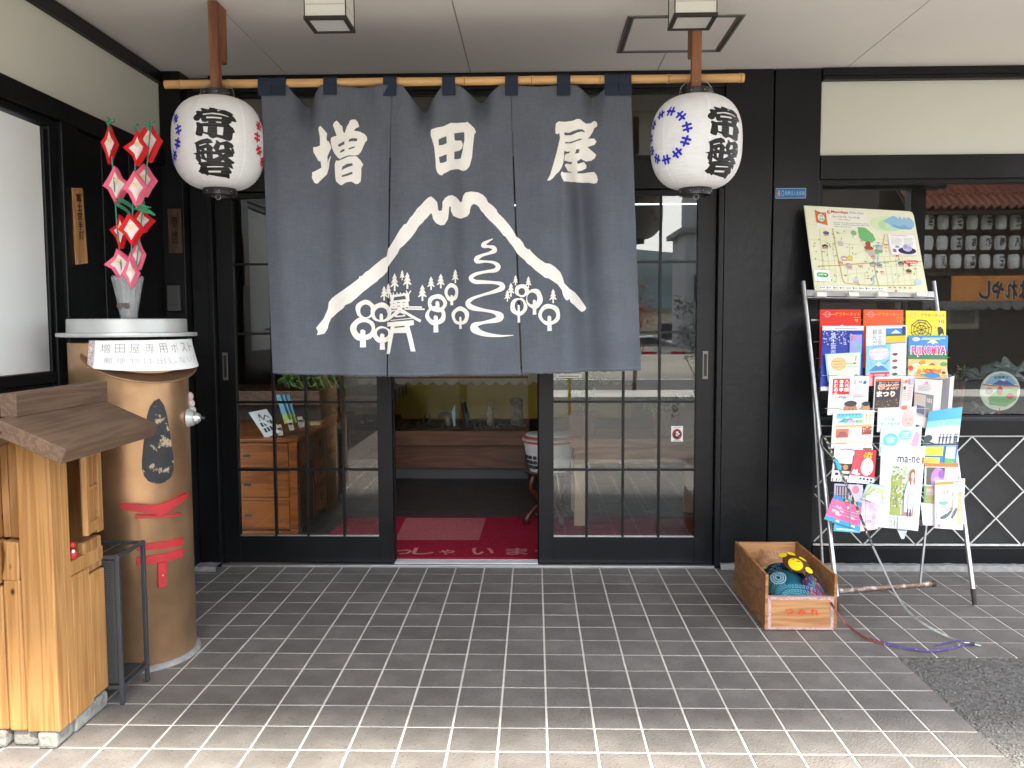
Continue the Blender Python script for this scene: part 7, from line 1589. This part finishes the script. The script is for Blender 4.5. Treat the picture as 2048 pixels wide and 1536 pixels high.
# ================================================================== WHAT THE GLASS REFLECTS (street behind the photographer)
def gz(y): return -max(0, -y-16)*.034-.015
def mir(px, py, yv): # point seen mirrored at virtual depth yv behind the glass plane y=.03
    p_ = at(px, py, Y=yv); return Vector((p_.x, .06-yv, p_.z))
st = thing('street_shop', (10.5, -15.5, -.01), 'old shop across the street with red tile awning, lantern board and orange banner', 'shop')
DB = mat('dark_brown_front', (.05,.032,.022), .7, var=.2)
YS = 14.6
bl0, bl1 = mir(1782,560,YS), mir(2260,420,YS)
MB().box(bl0.x-.1, 16, -19.5, -15.05, -.1, 5.2).build('shop_wall', DB, st); MB().box(bl0.x-.4, 16.5, -19.7, -14.9, 5.2, 5.4).build('upper_roof', mat('dark_roof', (.06,.06,.065), .6), st)
ra, rb = mir(1792,368,YS), mir(1805,418,YS-.7)
AWR = mat('red_clay_tile', (.30,.09,.045), .5, var=.25, vs=4, rnd=.15)
tsz = (mir(1856,400,YS).x-mir(1840,400,YS).x)
awt = None
rows_ = 3; cols_ = 26
y0_, z0_, y1_, z1_ = -14.9, ra.z+.25, -13.8, rb.z-.02
MB().prism([(ra.x, y0_, z0_-.03),(ra.x, y1_, z1_-.03),(ra.x, y1_, z1_-.10),(ra.x, y0_, z0_-.10)], (cols_*tsz,0,0)).build('awning_deck', DB, st)
tl = MB(); L3 = math.hypot(y1_-y0_, z1_-z0_)/rows_; dirv = Vector((0, y1_-y0_, z1_-z0_)).normalized(); nrv = Vector((0, -dirv.z, dirv.y)); nrv = -nrv if nrv.z < 0 else nrv
def tp(u, v, lf=0): return Vector((u*tsz,0,0))+dirv*(v*L3*1.06)+nrv*(.015+.09*math.sin(math.pi*min(1,max(0,u)))**2+.03*v+lf)
tl.grid(lambda u, v: tp(u, v), 6, 2); tl.grid(lambda u, v: tp(u, 1, -.045*v), 6, 1)
tme = None
for r_ in range(rows_):
    for c_ in range(cols_):
        if tme is None: o = tl.build('roof_tile', AWR, None); o.parent = st; tme = o.data
        else: o = bpy.data.objects.new('roof_tile', tme); col.objects.link(o); o.parent = st
        o.location = Vector((ra.x+c_*tsz, y0_, z0_))+dirv*L3*r_-Vector(st.location)
lb = thing('lantern_rack', (bl0.x+1.5, -14.9, 2.9), 'brown wooden board holding rows of small white lanterns across the street', 'rack')
for yy in (462, 503, 548): a_ = mir(1790,yy,YS); MB().box(a_.x, 15, -14.75, -14.65, a_.z-.03, a_.z+.03).build('shelf_rail', mat('rack_brown', (.13,.07,.045), .7), lb)
a_ = mir(1790,425,YS); b_ = mir(1790,548,YS); MB().box(a_.x, 15, -15.0, -14.9, b_.z, a_.z).build('back_board', mat('rack_brown', (.13,.07,.045), .7), lb)
LAN2 = mat('small_lantern_paper', (.85,.83,.79), .8, var=.05)
proto = None; words = {(0,0):'てる坊',(0,2):'ゆうす',(0,4):'宇宮焼',(0,6):'ぽでり',(1,2):'富士宮',(1,3):'お',(1,4):'祝',(1,5):'州',(1,6):'八',(2,1):'ヤグルト',(2,3):'新蔵',(2,5):'ゆずな',(0,8):'みそや',(1,7):'幡',(1,8):'宮',(2,7):'とうふ'}
ordn = ['first','second','third','fourth','fifth','sixth','seventh','eighth','ninth']
for r_, yy in enumerate((445, 486, 523)):
    for c_ in range(9):
        pc = mir(1856.7+29*c_+(-2*r_), yy, YS-.15); rw = abs(mir(1867,yy,YS).x-mir(1856.7,yy,YS).x)*1.02; rh = rw*1.36
        wd = words.get((r_, c_)); lab = '%s small lantern of the %s row on the rack, %s' % (ordn[c_], ('top','middle','bottom')[r_], 'with writing' if wd else 'blank')
        t = thing('small_lantern', (pc.x, pc.y, pc.z-rh), lab, 'lantern', 'small lanterns on the board across the street')
        if proto is None:
            me_ = MB().lathe([(rw*.6,-rh),(rw*.85,-rh*.9),(rw,-rh*.4),(rw,rh*.4),(rw*.85,rh*.9),(rw*.6,rh)], (pc.x,pc.y,pc.z), 16).build('paper_shade', LAN2, t, smooth=50); proto = me_.data
            pr2 = MB().lathe([(rw*.62,-rh*1.12),(rw*.62,-rh*.98)], (pc.x,pc.y,pc.z), 12).lathe([(rw*.62,rh*.98),(rw*.62,rh*1.12)], (pc.x,pc.y,pc.z), 12).build('rims', LBLK, t).data
        else:
            for nm, dd in (('paper_shade', proto), ('rims', pr2)): o = bpy.data.objects.new(nm, dd); col.objects.link(o); o.parent = t
        if wd:
            p = Print(lambda x, y, lf=0: Vector((pc.x-x*rw, pc.y+rw*math.cos(x*.9)*1.0+lf, pc.z+y*rh)), lift=.02, cut=(.2,0)); hh = 1.5/len(wd)
            for i, chh in enumerate(wd): p.text(chh, -.5, .72-hh*(i+.85), hh*.8, (25,25,28), w=1.0, bold=.06)
            p.build('writing', t)
ban = thing('orange_banner', mir(1980,609,YS), 'orange shop banner with large black brush characters under the lantern board', 'banner')
a_ = mir(1905,552,YS-.1); b_ = mir(2120,609,YS-.1)
MB().box(a_.x, b_.x, a_.y-.05, a_.y, b_.z, a_.z).build('cloth', mat('orange_cloth', (.80,.30,.06), .8, var=.1), ban)
p = Print(lambda x, y, lf=0: Vector((a_.x+(b_.x-a_.x)*x, a_.y+lf, b_.z+(a_.z-b_.z)*y)), lift=.01, step=.002)
for k, chh in enumerate('しゃれは'): 
    x = .24+.125*k; p.text(chh, x+.11, .16, .70, (225,205,170), w=-.125, bold=.07); p.text(chh, x+.108, .19, .64, (25,20,18), w=-.11, bold=.03)
p.build('brush_writing', ban)
pst = thing('street_poster', mir(1945,700,YS), 'faded cream poster on the dark shop front under the orange banner', 'poster')
a_ = mir(1903,556,YS-.05); b_ = mir(1967,658,YS-.05); MB().box(a_.x, b_.x, -14.75, -14.70, b_.z, mir(1903,610,YS).z).build('sheet', pcol((150,140,115)), pst); MB().box(a_.x+.1, b_.x-.1, -14.695, -14.69, b_.z+.12, mir(1903,622,YS).z).build('picture', pcol((90,85,75)), pst)
nr = thing('short_curtain', mir(1900,620,YS), 'short dark scalloped valance along the street shop front', 'curtain'); mb = MB()
for k in range(30): a_ = mir(1790,612,YS-.2); x = a_.x+k*.25; mb.add([(x,a_.y,a_.z+.0)]+[(x+.25*i/6,a_.y,a_.z-.10*math.sin(math.pi*i/6)**.6) for i in range(1,6)]+[(x+.25,a_.y,a_.z),(x+.25,a_.y,a_.z+.10),(x,a_.y,a_.z+.10)], [tuple(range(9))])
mb.build('valance_cloth', mat('grey_valance', (.20,.19,.18), .8), nr)
bb = thing('street_bench', (11, -13.9, 0), 'dark bench with planters before the street shop', 'bench'); MB().box(9.2, 13, -14.2, -13.8, .38, .44).build('seat', DB, bb); [MB().box(x, x+.08, -14.2, -13.8, 0, .38).build('leg', DB, bb) for x in (9.3, 11, 12.8)]
# low beige building, tower, hills, car
mb = MB(); random.seed(2); nhl = 120; prev = None; vs2 = []
for i in range(nhl+1):
    a = 2*math.pi*i/nhl; x, y = 620*math.sin(a), -620*math.cos(a); h_ = 42+16*math.sin(i*.31)+9*math.sin(i*.83+1)+random.uniform(-1.5,1.5); vs2.append((x, y, h_))
for i in range(nhl):
    (x0,y0,h0),(x1,y1,h1) = vs2[i], vs2[i+1]; mb.add([(x0*.8,y0*.8,-40),(x1*.8,y1*.8,-40),(x1*.9,y1*.9,h1*.6),(x0*.9,y0*.9,h0*.6),(x1,y1,h1),(x0,y0,h0)], [(0,1,2,3),(3,2,4,5)])
mb.build('hills', mat('forest_hill', (.045,.075,.085), .95, var=.4, vs=.03), kind='structure', smooth=70)
def block(name, lab, x0, x1, y0, y1, z1, m, wins=(), cat='building'):
    t = thing(name, ((x0+x1)/2, (y0+y1)/2, gz(y1)-.5), lab, cat)
    MB().box(x0, x1, y0, y1, gz(y1)-.6, z1).build('wall', m, t); MB().box(x0-.3, x1+.3, y0-.3, y1+.3, z1, z1+.25).build('roof', mat('grey_roof', (.16,.16,.17), .7), t)
    for (a, b, c, d) in wins: w_ = MB().box(a, b, y1, y1+.06, c, d).build('window', mat('win_frame', (.3,.3,.3), .5), t); MB().box(a+.06, b-.06, y1+.061, y1+.075, c+.06, d-.06).build('pane', mat('win_dark', (.03,.035,.04), .1), w_)
    return t
BEI = mat('beige_render', (.48,.42,.32), .85, var=.05, vs=1); WHI = mat('white_render', (.62,.62,.60), .8, var=.05, vs=1); GRY = mat('grey_cladding', (.28,.29,.30), .7, var=.08, vs=1)
block('beige_building', 'long low beige building far across the street', 3, 15, -66, -57, 2.0, BEI, [(5,6.5,.0,1.2),(9,10.5,.0,1.2)])
block('grey_tower', 'narrow grey panelled tower block across the street', 7.55, 10.5, -42, -38, 5.6, GRY, [(7.9,8.5,2.2,3.6),(9.2,9.9,2.2,3.6)], 'tower'); 
block('white_house', 'white two storey house far left across the street', -26, -14, -50, -40, 6, WHI, [(-24,-22,3,4.4),(-19,-17,3,4.4),(-24,-22,0,1.2)])
block('brown_house', 'brown two storey house beyond the road', -10, -1, -60, -50, 5.5, mat('brown_render', (.25,.18,.13), .85), [(-8,-6.5,2.5,3.8),(-4,-2.5,2.5,3.8)])
tank = thing('roof_tank', (8.2, -39, 5.85), 'round grey water tank on the tower roof', 'tank'); MB().lathe([(.7,0),(.7,1.5),(.55,1.85),(.2,2.0)], (8.2,-39,5.86), 24).build('tank_shell', GRY, tank, smooth=50)
car = thing('parked_car', (5.6, -41.5, gz(-41.5)), 'silver car parked in the lot beyond the road', 'car'); g0 = gz(-41.5); CARP = mat('silver_car_paint', (.42,.42,.44), .25, .6)
bod = [(3.4,.35),(3.45,.75),(4.3,.92),(4.9,1.38),(6.5,1.42),(7.4,.98),(7.75,.85),(7.8,.4),(7.2,.28),(4.0,.28)]
MB().prism([(x, -42.3, g0+z) for x, z in bod], (0,1.65,0)).build('body', CARP, car, bevel=.08, seg=3); MB().prism([(x, -40.70, g0+z) for x, z in ((4.55,.95),(5.05,1.30),(6.4,1.33),(7.0,.98))], (0,.06,0)).build('side_window', mat('win_dark', (.03,.035,.04), .1), car)
for x in (4.2, 7.0): w_ = MB().lathe([(.32,0),(.32,.2)], (x,-40.80,g0+.32), 22, ax=(0,1,0)).build('wheel', mat('tyre', (.02,.02,.02), .8), car); MB().lathe([(.19,0),(.19,.22)], (x,-40.80,g0+.32), 16, ax=(0,1,0)).build('hubcap', STEEL, w_)
# barrier tape on posts, red maple, olive shrub, planters near the porch
bt = thing('barrier_tape', (2.2, -7.4, 0), 'red and white barrier tape on thin yellow posts in the lot', 'barrier tape')
for x in (.6, 2.7, 4.6): MB().tube([(x,-7.4,-.01),(x,-7.4,1.0)], .022, 10).build('post', mat('yellow_post', (.60,.33,.03), .5), bt)
for k in range(20): MB().box(.6+k*.2, .8+k*.2, -7.385, -7.382, .83, .87).build('tape_strip', RED if k % 2 else WHI, bt)
def tree(name, lab, x, y, z, h, r, n, sz, mats_, trunk_r=.03, cat='tree'):
    t = thing(name, (x, y, z), lab, cat); mb = MB(); random.seed(int(abs(x)*31+abs(y)*7)); mb.tube([(x,y,z),(x+.03,y,z+h*.4),(x-.02,y+.02,z+h*.7)], [trunk_r,trunk_r*.8,trunk_r*.5], 8)
    for k in range(9): a = k*2.4; mb.tube([(x,y,z+h*(.25+.05*k)),(x+r*.6*math.cos(a),y+r*.6*math.sin(a),z+h*(.42+.06*k))], [trunk_r*.4,trunk_r*.15], 5)
    mb.build('trunk', mat('twig_brown', (.12,.08,.05), .8), t); mb = MB()
    for k in range(26): a = random.uniform(0,6.28); rr = r*random.uniform(.2,1); leafclump(mb, (x+rr*math.cos(a), y+rr*math.sin(a), z+h*random.uniform(.3,1)), (r*.3,r*.3,h*.09), n//26, sz)
    mb.build('crown', mats_, t, kind='stuff')
OLV = mat('olive_leaf', (.07,.10,.05), .6, var=.3)
tree('olive_shrub', 'slender olive shrub in a pot at the right front of the porch', 1.74, -3.9, -.012, 1.45, .26, 1300, .020, [OLV, LF], .018, 'shrub')
_q = mir(1280,600,11.5)
tree('maple_tree', 'small red-leaved maple in the parking lot', _q.x-.1, _q.y, -.08, 2.25, .33, 700, .03, [mat('maple_red', (.30,.02,.02), .6, var=.3), mat('maple_rust', (.35,.08,.03), .6)], .04)
